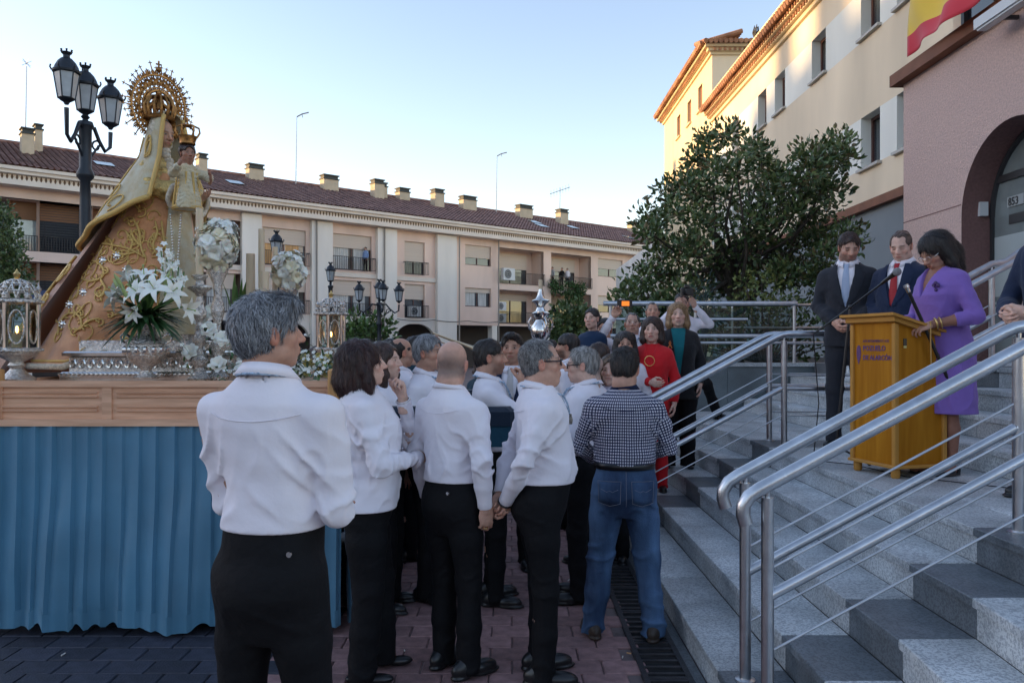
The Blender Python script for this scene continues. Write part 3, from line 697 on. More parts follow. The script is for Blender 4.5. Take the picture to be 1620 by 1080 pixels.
# glass doors: frame, mullion, frosted lower field, bands
m_door = mat('door_frame', (.03,.03,.032), .45)
dd = .345
b = MB(MP); b.box(ac_-rad+.003,ac_-rad+.055,-dd-.05,-dd,zf,spz); b.box(ac_+rad-.055,ac_+rad-.003,-dd-.05,-dd,zf,spz); b.box(ac_-rad+.055,ac_+rad-.055,-dd-.05,-dd,3.62,3.70); b.box(ac_-.03,ac_+.03,-dd-.05,-dd,zf,3.62)
b.tube([(p[0]*.97+ac_*.03,-dd-.02,spz+(p[1]-spz)*.97) for p in arc], .035, 6)
dfr = b.build('door', m_door, pt)
m_dpane = mat('door_glass', (.16,.19,.19), .05, spec=1.0, var=.4, vscale=1.2)
m_frost = mat('frosted_film', (.36,.41,.41), .35, var=.05, vscale=2)
b = MB(MP); b.prism([(ac_-rad+.01,zf)]+[(ac_+(p[0]-ac_)*.985,spz+(p[1]-spz)*.985) for p in arc]+[(ac_+rad-.01,zf)], .008, (0,-dd-.03,0),(1,0,0),(0,0,1),(0,-1,0)); b.build('door_pane', m_dpane, dfr)
for z0,z1 in ((2.26,2.98),(2.06,2.14),(2.17,2.2)):
    b = MB(MP); b.box(ac_-rad+.06,ac_+rad-.06,-dd-.028,-dd-.024,z0,z1); b.build('frosted_band', m_frost, dfr)
b = MB(MP); b.box(ac_-rad+.32,ac_-rad+.62,-dd-.02,-dd-.015,3.30,3.42); b.build('number_plate', mat('plate_grey',(.30,.33,.33),.5), dfr)
text_mesh('853', .13, MP@Matrix.Translation((ac_-rad+.34,-dd-.012,3.315))@TX2, 'door_lettering', m_door, dfr, .001, bold=True)
b = MB(MP); b.box(ac_-rad+.35,ac_-rad+.75,-dd-.02,-dd-.015,2.80+.3,2.93+.3-.02); b.build('notice', m_door, dfr)
b = MB(MP); b.box(ac_-rad-.002,ac_-rad+.05,-.30,-.2,3.25,3.42); b.build('door_sensor', m_ac, pt)
b = MB(MP); b.box(-33,-3,-12,-3.05,-.5,4.85); b.build('rear_body', m_grey, pt)
# long light fitting fixed below the ledge
lf = thing('light_fitting', 'long white metal light fitting fixed under the brown ledge, top right', 'lamp', (XP-.3,8.0,5.3))
b = MB(MP); b.box(-8.80,-6.4,.22,.36,5.18,5.29); b.build('housing', m_ac, lf)
b = MB(MP); b.box(-8.77,-6.4,.24,.34,5.155,5.179); b.build('diffuser', mat('lamp_diffuser',(.5,.52,.52),.3), lf)
b = MB(MP); b.box(-8.6,-8.56,.003,.22,5.21,5.25); b.box(-7.6,-7.56,.003,.22,5.21,5.25); b.build('bracket', m_door, lf)
# flag draped over the ledge
def flag():
    n, k = 46, 22; rows = []; fs = []; mi = []
    me = bpy.data.meshes.new('flag'); vs_ = []
    for i in range(n+1):
        t = i/n; Y = 10.62-2.5*t
        for j in range(k+1):
            u = j/k
            z = 5.515+1.1*u-.03*t+.035*math.sin(t*9+u*2)
            X = 5.27+.05*math.sin(t*10-u*4.5)+.035*math.sin(t*21+u*3)-.12*(1-u)*math.sin(min(1,t*2)*math.pi/2)+.1*u
            vs_.append((X,Y-.10*math.sin(u*3+1)*(1-t)+.05*u,z))
    for i in range(n):
        for j in range(k):
            fs.append((i*(k+1)+j,i*(k+1)+j+1,(i+1)*(k+1)+j+1,(i+1)*(k+1)+j)); mi.append(1 if 5 <= j < 16 else 0)
    me.from_pydata(vs_,[],fs); me.materials.append(mat('flag_red',(.60,.025,.045),.75,sheen=.2)); me.materials.append(mat('flag_yellow',(.80,.53,.05),.75,sheen=.2))
    me.polygons.foreach_set('material_index',mi); me.polygons.foreach_set('use_smooth',[True]*len(mi))
    o = link('flag', me); md = o.modifiers.new('t','SOLIDIFY'); md.thickness = .004
    tag(o,'red and yellow striped flag draped above the brown ledge of the portico','flag')
flag()
# unseen block added far left to shade plaza and facades from the low sun
sb_ = thing('sun_shade_block', 'unseen beige block added far left to shade the plaza from the low sun', 'building', (-124,-5,0))
b = MB(); b.box(-130,-118,-110,46,0,21.7); b.build('wall', m_wallp, sb_)
for y in (-20,-8,2,9,14.5,19,23.5,27.5,33,38,42):
    b = MB(); b.box(-121,-118.5,y,y+1.4+.35*(y%3),21.7,23.4); b.build('chimney', m_chim, sb_)  # added uprights that make the shadow edge patchy
rb_ = thing('horizon_block', 'unseen beige block added behind the viewer to hide the bright horizon', 'building', (0,-75,0))  # unseen block added behind the camera to keep horizon glow out of reflections
b = MB(); b.box(-90,90,-85,-70,0,12.5); b.build('wall', m_wallp, rb_)
b = MB(); b.add([(-91,-69.5,12.5),(91,-69.5,12.5),(91,-77.5,15.5),(-91,-77.5,15.5)],[(0,1,2,3)]); b.add([(-91,-77.5,15.5),(91,-77.5,15.5),(91,-85.5,12.5),(-91,-85.5,12.5)],[(0,1,2,3)]); b.build('roof', m_tile, rb_)
# ================================================================== smooth-surface modelling (distance fields -> mesh)
class Field:
    def __init__(s, lo, hi, h):
        s.lo = np.array(lo, float)-2*h; s.h = h
        n = np.ceil((np.array(hi, float)+2*h-s.lo)/h).astype(int)+1
        s.n = n; s.d = np.full(n, 1.0, np.float32)
        s.ax = [(s.lo[i]+h*np.arange(n[i])).astype(np.float32) for i in range(3)]
    def sl(s, blo, bhi):
        r = []
        for i in range(3):
            a = max(0, int((blo[i]-s.lo[i])/s.h)-1); b = min(s.n[i], int((bhi[i]-s.lo[i])/s.h)+3)
            if b <= a: return None
            r.append(slice(a, b))
        return tuple(r)
    def pts(s, r):
        return s.ax[0][r[0]][:,None,None], s.ax[1][r[1]][None,:,None], s.ax[2][r[2]][None,None,:]
    def put(s, r, d, k, op):
        c = s.d[r]
        if op == 'u':
            if k > 0:
                h = np.maximum(k-np.abs(c-d), 0)/k; s.d[r] = np.minimum(c, d)-h*h*k*.25
            else: s.d[r] = np.minimum(c, d)
        else:
            e = -d if op == 's' else d
            if k > 0:
                h = np.maximum(k-np.abs(c-e), 0)/k; s.d[r] = np.maximum(c, e)+h*h*k*.25
            else: s.d[r] = np.maximum(c, e)
    def ell(s, c, r, k=.0, op='u', rot=None):
        c = np.array(c, float); r = np.array(r if hasattr(r, '__len__') else (r,r,r), float); m = max(r)+k+2*s.h
        q = s.sl(c-m, c+m)
        if q is None: return s
        X, Y, Z = s.pts(q); X = X-c[0]; Y = Y-c[1]; Z = Z-c[2]
        if rot is not None:
            rot = np.array(rot)
            X, Y, Z = rot[0,0]*X+rot[1,0]*Y+rot[2,0]*Z, rot[0,1]*X+rot[1,1]*Y+rot[2,1]*Z, rot[0,2]*X+rot[1,2]*Y+rot[2,2]*Z
        k0 = np.sqrt((X/r[0])**2+(Y/r[1])**2+(Z/r[2])**2)+1e-6
        k1 = np.sqrt((X/r[0]**2)**2+(Y/r[1]**2)**2+(Z/r[2]**2)**2)+1e-6
        s.put(q, (k0*(k0-1)/k1).astype(np.float32), k, op); return s
    def cone(s, a, b, ra, rb, k=.0, op='u', flat=None):
        a = np.array(a, float); b = np.array(b, float); m = max(ra, rb)+k+2*s.h
        q = s.sl(np.minimum(a,b)-m, np.maximum(a,b)+m)
        if q is None: return s
        X, Y, Z = s.pts(q); ba = b-a; L = float(ba@ba)+1e-9
        t = np.clip(((X-a[0])*ba[0]+(Y-a[1])*ba[1]+(Z-a[2])*ba[2])/L, 0, 1)
        d = np.sqrt((X-a[0]-t*ba[0])**2+(Y-a[1]-t*ba[1])**2+(Z-a[2]-t*ba[2])**2)-(ra+(rb-ra)*t)
        s.put(q, d.astype(np.float32), k, op); return s
    def chain(s, P, Rr, k=.0, op='u'):
        for i in range(len(P)-1): s.cone(P[i], P[i+1], Rr[i], Rr[i+1], k, op)
        return s
    def loft(s, zs, cx, cy, a, b, n=2.3, k=.0, op='u', extra=None):
        z0, z1 = zs[0], zs[-1]; A = max(a)+max(np.abs(cx)); B = max(b)+max(np.abs(cy)); m = k+2*s.h+.02
        q = s.sl((-A-m, -B-m, z0-m), (A+m, B+m, z1+m))
        if q is None: return s
        X, Y, Z = s.pts(q); zz = Z[0,0]
        f = lambda v: np.interp(zz, zs, v).astype(np.float32)[None,None,:]
        AA, BB = f(a), f(b)
        qq = (np.abs((X-f(cx))/AA)**n+np.abs((Y-f(cy))/BB)**n)**(1.0/n)
        d = (qq-1)*np.minimum(AA, BB)
        d = np.maximum(d, np.maximum(z0-Z, Z-z1))
        s.put(q, d.astype(np.float32), k, op); return s
    def plane(s, p, n, k=.0):                      # keep the side where dot(x-p, n) < 0
        X, Y, Z = s.ax[0][:,None,None], s.ax[1][None,:,None], s.ax[2][None,None,:]
        n = np.array(n, float); n /= np.linalg.norm(n)
        s.put((slice(None),)*3, ((X-p[0])*n[0]+(Y-p[1])*n[1]+(Z-p[2])*n[2]).astype(np.float32), k, 'i'); return s
    def disp(s, fn):
        X, Y, Z = s.ax[0][:,None,None], s.ax[1][None,:,None], s.ax[2][None,None,:]
        s.d += fn(X, Y, Z).astype(np.float32); return s
    def mesh(s):
        d = s.d; d[0,:,:] = d[-1,:,:] = 1; d[:,0,:] = d[:,-1,:] = 1; d[:,:,0] = d[:,:,-1] = 1
        sg = d < 0; nx, ny, nz = d.shape
        cnt = np.zeros((nx-1,ny-1,nz-1), np.int8); offs = [(i,j,k) for i in (0,1) for j in (0,1) for k in (0,1)]
        for i,j,k in offs: cnt += sg[i:nx-1+i, j:ny-1+j, k:nz-1+k]
        mask = (cnt > 0) & (cnt < 8); idx = np.argwhere(mask); n = len(idx)
        if n == 0: return np.zeros((0,3)), np.zeros((0,4), int)
        val = {o: d[idx[:,0]+o[0], idx[:,1]+o[1], idx[:,2]+o[2]] for o in offs}
        acc = np.zeros((n,3)); num = np.zeros(n)
        for o in offs:
            for axx in range(3):
                if o[axx]: continue
                o2 = list(o); o2[axx] = 1; va, vb = val[o], val[tuple(o2)]
                cr = (va < 0) != (vb < 0); t = np.where(cr, va/np.where(cr, va-vb, 1), 0)
                p = np.tile(np.array(o, float), (n,1)); p[:,axx] += t
                acc += p*cr[:,None]; num += cr
        v = s.lo+s.h*(idx+acc/num[:,None])
        vid = np.full(mask.shape, -1, np.int64); vid[mask] = np.arange(n); Fs = []
        for axx in range(3):
            a1, a2 = (axx+1)%3, (axx+2)%3
            lo_ = [slice(None)]*3; hi_ = [slice(None)]*3; lo_[axx] = slice(0,-1); hi_[axx] = slice(1,None)
            df = sg[tuple(lo_)] != sg[tuple(hi_)]
            e = np.argwhere(df); e = e[(e[:,a1] > 0) & (e[:,a2] > 0) & (e[:,a1] < d.shape[a1]-1) & (e[:,a2] < d.shape[a2]-1)]
            if not len(e): continue
            def g(da, db):
                q = e.copy(); q[:,a1] += da; q[:,a2] += db; return vid[q[:,0],q[:,1],q[:,2]]
            f = np.stack([g(-1,-1), g(0,-1), g(0,0), g(-1,0)], 1)
            inn = sg[e[:,0],e[:,1],e[:,2]]; f[~inn] = f[~inn][:,::-1]; Fs.append(f)
        return v, np.concatenate(Fs)
def relax(v, f, it=1, w=.5):
    e = np.concatenate([f[:,[0,1]],f[:,[1,2]],f[:,[2,3]],f[:,[3,0]]]); e = np.concatenate([e,e[:,::-1]])
    deg = np.bincount(e[:,0], minlength=len(v)).astype(float)+1e-9
    for _ in range(it):
        a = np.stack([np.bincount(e[:,0], v[e[:,1],i], len(v)) for i in range(3)], 1)/deg[:,None]
        v = v*(1-w)+a*w
    return v
def np_mesh(name, v, f, mats, col=None, uv=None, smooth=True):
    me = bpy.data.meshes.new(name); v = np.asarray(v, np.float32); k = f.shape[1]
    me.vertices.add(len(v)); me.vertices.foreach_set('co', v.ravel())
    me.loops.add(f.size); me.loops.foreach_set('vertex_index', f.ravel().astype(np.int32))
    me.polygons.add(len(f)); me.polygons.foreach_set('loop_start', np.arange(0, f.size, k, dtype=np.int32))
    me.update(calc_edges=True)
    if smooth: me.polygons.foreach_set('use_smooth', np.ones(len(f), bool))
    for m in (mats if isinstance(mats, (list,tuple)) else [mats]): me.materials.append(m)
    if col is not None:
        a = me.color_attributes.new('Col', 'FLOAT_COLOR', 'POINT'); a.data.foreach_set('color', np.concatenate([col, np.ones((len(v),1))],1).astype(np.float32).ravel())
    if uv is not None:
        a = me.attributes.new('cloth_uv', 'FLOAT_VECTOR', 'POINT'); a.data.foreach_set('vector', np.concatenate([uv, np.zeros((len(v),1))],1).astype(np.float32).ravel())
    me.update(); return me
def joinq(parts):                                    # list of (v, f[, col]) -> one
    V = []; Fq = []; C = []; b = 0
    for p in parts:
        V.append(p[0]); Fq.append(p[1]+b); b += len(p[0])
        if len(p) > 2: C.append(p[2])
    return np.concatenate(V), np.concatenate(Fq), (np.concatenate(C) if C else None)
def euler_np(yaw=0, pitch=0, roll=0):                # degrees; yaw about z, pitch about x (positive looks up), roll about y
    return np.array(Euler((R(pitch), R(roll), R(yaw)), 'XYZ').to_matrix())
def yaw_pitch(yaw, pitch, roll=0):
    m = Matrix.Rotation(R(yaw),3,'Z')@Matrix.Rotation(R(pitch),3,'X')@Matrix.Rotation(R(roll),3,'Y')
    return np.array(m)
def wobble(seed, freq, n=4, aniso=(1,1,1)):
    r = np.random.RandomState(seed); W_ = r.normal(size=(n,3))*np.array(aniso)*freq; ph = r.rand(n)*6.28
    return lambda X,Y,Z: sum(np.sin(W_[i,0]*X+W_[i,1]*Y+W_[i,2]*Z+ph[i]) for i in range(n))/math.sqrt(n)
# ================================================================== people
m_skin = mat('skin', (.55,.33,.24), .5, attr='Col', sss=.12, spec=.35, var=.07, vscale=60, bump=.08, bscale=400)
m_hair = mat('hair', (.03,.02,.015), .42, attr='Col', spec=.45, var=.3, vscale=140, stretch=(1,1,.15), bump=.35, bscale=160)
m_eye = mat('eye', (.6,.6,.6), .12, attr='Col')
def cloth(name, col, rough=.85, bump=.2, bscale=30, sheen=.15, var=.05, crease=(4.5,.4,(1,1,.6)), **kw): return mat(name, col, rough, bump=bump, bscale=bscale, sheen=sheen, var=var, vscale=3, spec=.25, crease=crease, **kw)
m_wshirt = cloth('white_shirt', (.82,.775,.82), bump=.10, bscale=40, var=.03, crease=(4.2,.55,(1,1,.55)))
m_black = cloth('black_trousers', (.0045,.0045,.0058), .8, sheen=.0, bump=.3)
m_bsuit = cloth('charcoal_suit', (.022,.024,.032), .8, sheen=.1)
m_nsuit = cloth('navy_suit', (.012,.022,.055), .8, sheen=.1)
m_shoe = mat('black_leather', (.012,.012,.013), .3, spec=.5); m_shoe_b = mat('brown_leather', (.05,.035,.025), .5)
m_gold = mat('gold_metal', (.75,.52,.20), .3, metal=1.0); m_silver = mat('silver_metal', (.72,.70,.67), .25, metal=1.0)
m_frame = mat('spectacle_frame', (.015,.014,.015), .3)
SKIN = {'m': (.58,.335,.245), 'pale': (.66,.42,.325), 'tan': (.50,.275,.19), 'dark': (.30,.16,.105)}

def head_mesh(R_h, hc, neck_base, o):
    """head and neck in head space, returned in body space with colours"""
    h = o.get('hv', .0055); w = o.get('hw', 1.0); jaw = o.get('jaw', 1.0); fem = o.get('fem', 0)
    nb = (np.array(neck_base)-hc)@R_h/o.get('hsc',1.0)**2    # neck base in head space
    lo = np.minimum((-.1,-.125,-.13), nb-.08); hi = np.maximum((.1,.125,.125), nb+.08)
    f = Field(lo, hi, h)
    f.ell((0,-.012,.034), (.0755*w,.096,.084)); f.ell((0,.026,-.028), (.062*w,.068,.082), .03)
    f.ell((0,.034,-.074), (.049*w*jaw,.048,.040*jaw), .025); f.ell((0,.070,-.097), (.019,.016,.016), .02)
    for sx_ in (-1,1):
        f.ell((sx_*.044*w,.056,-.020), (.022,.024,.020), .02); f.ell((sx_*.05*w*jaw,.012,-.066), (.018,.03,.025), .02)
    f.cone((-.036,.079,.024), (.036,.079,.024), .011, .011, .018)
    nl = o.get('nose', 1.0)
    for sx_ in (-1,1): f.ell((sx_*.032,.098,.006), (.017,.018,.013), .014, 's')
    f.chain([(0,.086,.018),(0,.098*1,-.002),(0,.098+.014*nl,-.024)], [.0085,.009,.0125], .012)
    for sx_ in (-1,1): f.ell((sx_*.0125,.098,-.028), (.009,.011,.008), .008)
    f.ell((0,.086,-.060), (.024,.013,.020), .012)
    f.cone((-.016,.0945,-.0535), (.016,.0945,-.0535), .0050, .0050, .006); f.cone((-.014,.094,-.0645), (.014,.094,-.0645), .0060, .0060, .006)
    f.cone((-.022,.1025,-.0588), (.022,.1025,-.0588), .0028, .0028, .003, 's')
    for sx_ in (-1,1):                                    # eyelids
        f.ell((sx_*.0315,.0765,.006), (.0150,.0130,.0115), .004)
        rt = yaw_pitch(sx_*-18, 0, sx_*10)
        f.ell((sx_*.079*w,-.006,-.008), (.008,.020,.033), .004, rot=rt); f.ell((sx_*.088*w,-.001,-.004), (.006,.011,.019), .004, 's', rot=rt)
    f.chain([(0,-.022,-.06), (0,-.03,-.10), tuple(nb)], [.056*o.get('neckw',1), .055*o.get('neckw',1), .062*o.get('neckw',1)], .03)
    if o.get('chinfat'): f.ell((0,.03,-.10), (.045,.05,.035), .03)
    v, q = f.mesh()
    # colours
    sk = np.array(SKIN[o.get('skin','m')]) if isinstance(o.get('skin','m'), str) else np.array(o['skin'])
    x, y, z = v.T; c = np.tile(sk, (len(v),1)); N_ = len(v)
    nz = wobble(3, 60)(x,y,z)[:,None]*.05+1; c = c*nz
    def paint(m, colr, a): 
        m = (np.clip(m,0,1)*a)[:,None]; return c*(1-m)+np.array(colr)*m
    red = sk*np.array((1.12,.78,.74))
    c = paint(np.exp(-(((np.abs(x)-.043)/.018)**2+((z+.024)/.02)**2))*(y>.03), red, .6)
    c = paint(np.exp(-((x/.014)**2+((z+.026)/.014)**2))*(y>.09), red, .6); c = paint((np.abs(x)>.076*w)*1.0, red, .7)
    lip = (np.exp(-((x/.021)**4+((z+.0588)/.0095)**4)))*(y>.082); c = paint(lip, o.get('lip',(sk[0]*.85,sk[1]*.5,sk[2]*.5)), .8)
    c = paint(np.exp(-(((z+.0588)/.0026)**2+(x/.022)**4))*(y>.08), (.08,.03,.025), .8)
    ez = (y>.068)
    hcol = np.array(o.get('hair_col',(.03,.02,.015)))
    brow = np.exp(-(((np.abs(x)-.033)/.019)**4+((z-.0275+.10*(np.abs(x)-.033)**1.0*np.sign(1))/.0046)**2))*ez
    c = paint(brow, np.minimum(hcol, .08), .85 if not fem else .65)
    ex = (np.abs(x)-.0315)/.0125; ey = (z-.006)/.0040
    eye = ((ex**2+ey**2) < 1)*ez
    if not o.get('closed'):
        c = paint(eye*1.0, (.38,.35,.33), .9); c = paint(((ex/.48)**2+((z-.006)/.0056)**2 < 1)*eye*1.0, (.03,.018,.012), 1)
    lash = np.exp(-((ex/1.15)**4+((z-.0112+.0*ex)/.0018)**2))*ez; c = paint(lash, (.03,.02,.018), .8)
    if o.get('closed'): c = paint(np.exp(-((ex/1.1)**4+((z-.001)/.002)**2))*ez, (.05,.03,.025), .8)
    if o.get('beard'):
        bm = np.clip((-.028-z)/.02,0,1)*np.clip((y-.0)/.03,0,1)*np.clip(.125+z,0,.02)/.02*(1-lip)
        bm = np.maximum(bm, np.exp(-((x/.03)**4+((z+.046)/.007)**2))*(y>.07)); c = paint(bm, hcol*.8, o['beard'])
    if o.get('fuzz'):                                     # cropped hair on a bald head
        m = np.clip((.060-z+.30*(-y-.03)+.006*wobble(4,90)(x,y,z))/.075,0,1)*np.clip((.035-y)/.04,0,1)*np.clip((z+.088+.006*wobble(4,90)(x,y,z))/.035,0,1); c = paint(m*(np.abs(x)<.0785*w+.0), o['fuzz'], o.get('fuzz_a',.55))
    return v@R_h.T+hc, q, c

def hair_mesh(R_h, hc, o, seed):
    st = o['hair']; h = o.get('hv', .0055)*1.05; w = o.get('hw', 1.0); t = o.get('ht', .016)
    L = o.get('hlen', .12); lo = (-.15,-.17,-.10); hi = (.15,.15,.16)
    if st in ('long','bob','wave'): lo = (-.17,-.19,-.13-L)
    f = Field(lo, hi, h)
    f.ell((0,-.016,.036), (.0755*w+t*.75, .096+t, .084+t))
    if st in ('short','receding','crop'):
        f.ell((0,-.055,-.02), (.060*w+t*.6,.046+t*.6,.06), .03)
        if o.get('quiff'): f.ell((0,.06,.10), (.055,.05,.028), .03)
        fz = {'short':.082,'crop':.080,'receding':.104}[st]-o.get('fringe',0)
        f.ell((0,.115,fz-.110), (.0675*w,.110,.110), .012, 's')
        if st == 'receding':
            for sx_ in (-1,1): f.ell((sx_*.04,.09,.085), (.03,.05,.035), .015, 's')
        for sx_ in (-1,1):
            f.ell((sx_*.085*w,.012,-.022), (.030,.030,.046), .008, 's'); f.ell((sx_*.075*w,.072,-.03), (.035,.045,.07), .01, 's')
        f.plane((0,-.06,-.078+.0), (0,.35,-1), .01)
    elif st == 'ring':                                    # bald on top
        f.ell((0,-.055,-.02), (.060*w+t*.6,.046+t*.6,.06), .03)
        f.ell((0,.03,.10), (.09,.115,.065), .02, 's'); f.ell((0,.115,-.03), (.075*w,.115,.12), .012, 's')
        for sx_ in (-1,1): f.ell((sx_*.085*w,.012,-.022), (.030,.030,.044), .008, 's')
        f.plane((0,-.06,-.075), (0,.35,-1), .01)
    else:
        spread = o.get('spread', .085)
        zb = -.10-L
        f.chain([(0,-.05,.02),(0,-.075,-.08),(0,-.085,zb+.03)], [.085+t, .072+t, .055], .04)
        for sx_ in (-1,1):
            f.chain([(sx_*.058,-.01,.06),(sx_*(.070+t*.5)*w,-.005,-.03),(sx_*spread,.005 if L<.2 else .02,-.09),(sx_*spread*.96,-.005,zb+.035)], [.034,.034,.034+.2*max(0,spread-.085),.026], .03)
        fw = o.get('face_w', .056); ft = o.get('face_top', .078)
        f.ell((0,.13,ft-.125), (fw,.130,.125), .012, 's')
        f.cone((0,.06,-.09), (0,.10,zb), fw*.9, fw*.95, .02, 's')
        f.cone((0,-.01,-.09), (0,-.02,zb-.02), .05, .06, .02, 's')
    wob = wobble(seed, 55, 5, (1,1,.35)); fine = wobble(seed+1, 190, 5, (1,1,.22))
    amp = o.get('hamp', .004)
    f.disp(lambda X,Y,Z: amp*wob(X,Y,Z)+amp*.55*fine(X,Y,Z))
    v, q = f.mesh(); r = np.random.RandomState(seed)
    c1 = np.array(o['hair_col']); c2 = np.array(o.get('hair_col2', c1*1.8))
    m = np.clip(.5+.5*fine(v[:,0],v[:,1],v[:,2])+.25*wob(v[:,0],v[:,1],v[:,2])+o.get('grey_mix',0)*np.clip((.03-v[:,2])/.06,-1,1),0,1)[:,None]
    parts = [(v, q, c1*(1-m)+c2*m)]
    ns = o.get('strands', 0)
    if ns and len(q):                                     # thin locks lying on the surface
        fi = r.randint(0,len(q),ns); p = v[q[fi]].mean(1)
        nn = np.cross(v[q[fi,1]]-v[q[fi,0]], v[q[fi,2]]-v[q[fi,0]]); nn /= np.linalg.norm(nn,axis=1)[:,None]+1e-9
        crown = np.array((0,-.045,.125)); fl = p-crown; fl[:,2] -= .03
        if st in ('long','bob'): fl = fl*np.array((.6,.6,1.0))-np.array((0,0,.10))
        elif o.get('swept'): fl = fl*np.array((.8,.3,1))+np.array((0,-.09,-.02))*np.clip((p[:,1:2]+.02)/.06,0,1)
        fl += r.normal(size=fl.shape)*.03; fl -= nn*(fl*nn).sum(1)[:,None]; fl /= np.linalg.norm(fl,axis=1)[:,None]+1e-9
        sd_ = np.cross(nn, fl); Ls = r.uniform(.02,.05,ns)*o.get('slen',1.0); wd = r.uniform(.0008,.0019,ns)
        rows = []; cur = p.copy(); lift = r.uniform(.001,.0065,ns)
        cen = np.array((0,-.016,.03))
        for k in range(4):
            tt = k/3
            cur = p+fl*(Ls*tt)[:,None]
            if st not in ('long','bob'):
                rad0 = np.linalg.norm(p-cen,axis=1); rad = np.linalg.norm(cur-cen,axis=1); cur = cen+(cur-cen)*((rad0*.6+rad*.4)/rad)[:,None]
            cur = cur+nn*(lift*(.3+1.2*tt))[:,None]+sd_*(r.normal(size=ns)*.0016)[:,None]
            ww = (wd*(1-.7*tt))[:,None]; rows += [cur-sd_*ww, cur+sd_*ww]
        SV = np.stack(rows,1).reshape(-1,3); b = np.arange(ns)[:,None]*8
        SF = np.concatenate([np.concatenate([b+2*k,b+2*k+1,b+2*k+3,b+2*k+2],1) for k in range(3)])
        mm = r.rand(ns); mm = np.clip(mm+o.get('grey_mix',0)*np.clip((.03-p[:,2])/.06,-1,1),0,1)[:,None]
        cc = np.repeat(c1*.7*(1-mm)+c2*1.15*mm, 8, axis=0); parts.append((SV,SF,cc))
    V,Q,C = joinq(parts)
    return V@R_h.T+hc, Q, C

def hand_mesh(wrist, fdir, pn, side, curl=.35, h=.0045, sk=(.5,.3,.2), sc=1.0, fore=None, spread=.0, thumb=.5):
    """wrist position, finger direction, palm normal, side +1 right / -1 left"""
    fd = np.array(fdir, float); fd /= np.linalg.norm(fd); pnn = np.array(pn, float); pnn -= fd*(pnn@fd); pnn /= np.linalg.norm(pnn)
    sdv = np.cross(fd, pnn)*side                          # towards the thumb
    M_ = np.stack([sdv, pnn, fd], 1)*sc
    f = Field((-.075,-.05,-.07), (.09,.11,.21), h)
    f.cone((0,0,-.06), (0,0,.012), .028, .026); f.ell((0,0,.048), (.041,.0165,.052), .015); f.ell((.026,.009,.032), (.019,.014,.032), .012)
    ang = curl*np.array((.9,1.3,.9))
    for i,(x0,l,r_) in enumerate(((.029,.072,.0088),(.010,.080,.0090),(-.0095,.075,.0086),(-.0275,.058,.0077))):
        p = np.array((x0,-.001,.088-.006*abs(i-1))); a = 0; pts = [p]; rs = [r_*1.1]
        fx = spread*(1.2-i*.8)
        for s_,fr in zip(range(3),(.46,.30,.24)):
            a += ang[s_]*(1+.10*i); p = p+l*fr*np.array((math.sin(fx)*math.cos(a),math.sin(a),math.cos(a)*math.cos(fx))); pts.append(p); rs.append(r_*(1-.1*(s_+1)))
        f.chain(pts, rs, .003)
    tb = np.array((.030,.006,.022)); f.chain([tb, tb+np.array((.022,.010+.014*thumb,.030)), tb+np.array((.026-.012*thumb,.016+.030*thumb,.058)), tb+np.array((.022-.020*thumb,.020+.040*thumb,.080))], [.0145,.0115,.0100,.0078], .006)
    v, q = f.mesh(); sk = np.array(sk)
    c = np.tile(sk,(len(v),1)); tip = np.clip((v[:,2]-.085)/.06,0,1)[:,None]*.5; c = c*(1-tip)+sk*np.array((1.08,.8,.76))*tip
    c *= 1+.05*wobble(9,150)(v[:,0],v[:,1],v[:,2])[:,None]
    v = v@M_.T+np.array(wrist)
    if side < 0: q = q[:,::-1]
    return v, q, c

TOR = dict(z=[.80,.88,.95,1.02,1.09,1.16,1.25,1.34,1.39,1.43,1.475],
           a=[.142,.148,.144,.136,.133,.138,.149,.155,.138,.100,.064],
           b=[.108,.115,.110,.104,.102,.106,.112,.110,.098,.080,.062],
           cy=[-.012,-.012,-.006,0,.004,.004,0,-.010,-.018,-.024,-.030])
ARMS = {  # elbow, wrist (for the right side, x mirrored for left), curl
 'down': ((.212,-.035,1.115),(.222,.035,.875),.35), 'back': ((.22,-.12,1.13),(.06,-.19,.92),.6), 'front': ((.215,.0,1.12),(.065,.19,.98),.45),
 'cross': ((.215,.03,1.12),(-.10,.20,1.13),.5), 'pocket': ((.225,-.06,1.13),(.18,.09,.94),.6), 'rest': ((.21,.02,1.13),(.14,.26,1.08),.4)}
SHOE = {}
def shoe_mesh(kind):
    if kind in SHOE: return SHOE[kind]
    f = Field((-.06,-.11,0), (.06,.2,.14), .006)
    if kind == 'pump':
        f.ell((0,.10,.024), (.040,.085,.028)); f.ell((0,-.045,.030), (.030,.045,.034), .03); f.ell((0,-.01,.066), (.032,.095,.040), .01, 's')
    elif kind == 'sandal':
        f.ell((0,.05,.010), (.042,.13,.012)); f.cone((-.04,.11,.02),(.04,.11,.02),.012,.012); f.cone((-.035,.02,.045),(.035,.09,.035),.010,.010); f.cone((0,-.07,.0),(0,-.07,.045),.012,.018,.01); f.ell((0,.06,.03),(.034,.10,.018),.01)
    else:
        f.ell((0,.09,.034), (.044,.088,.040)); f.ell((0,-.035,.045), (.036,.062,.050), .04); f.cone((0,-.022,.05), (0,-.012,.10), .036, .034, .03)
        f.ell((0,.10,.012), (.048,.095,.016), .006); f.ell((0,-.045,.014), (.040,.055,.018), .006)
    f.plane((0,0,.001), (0,0,-1))
    v,q = f.mesh(); SHOE[kind] = np_mesh('shoe', v, q, {'dress':m_shoe,'pump':m_shoe,'sandal':m_shoe,'brown':m_shoe_b}[kind]); return SHOE[kind]

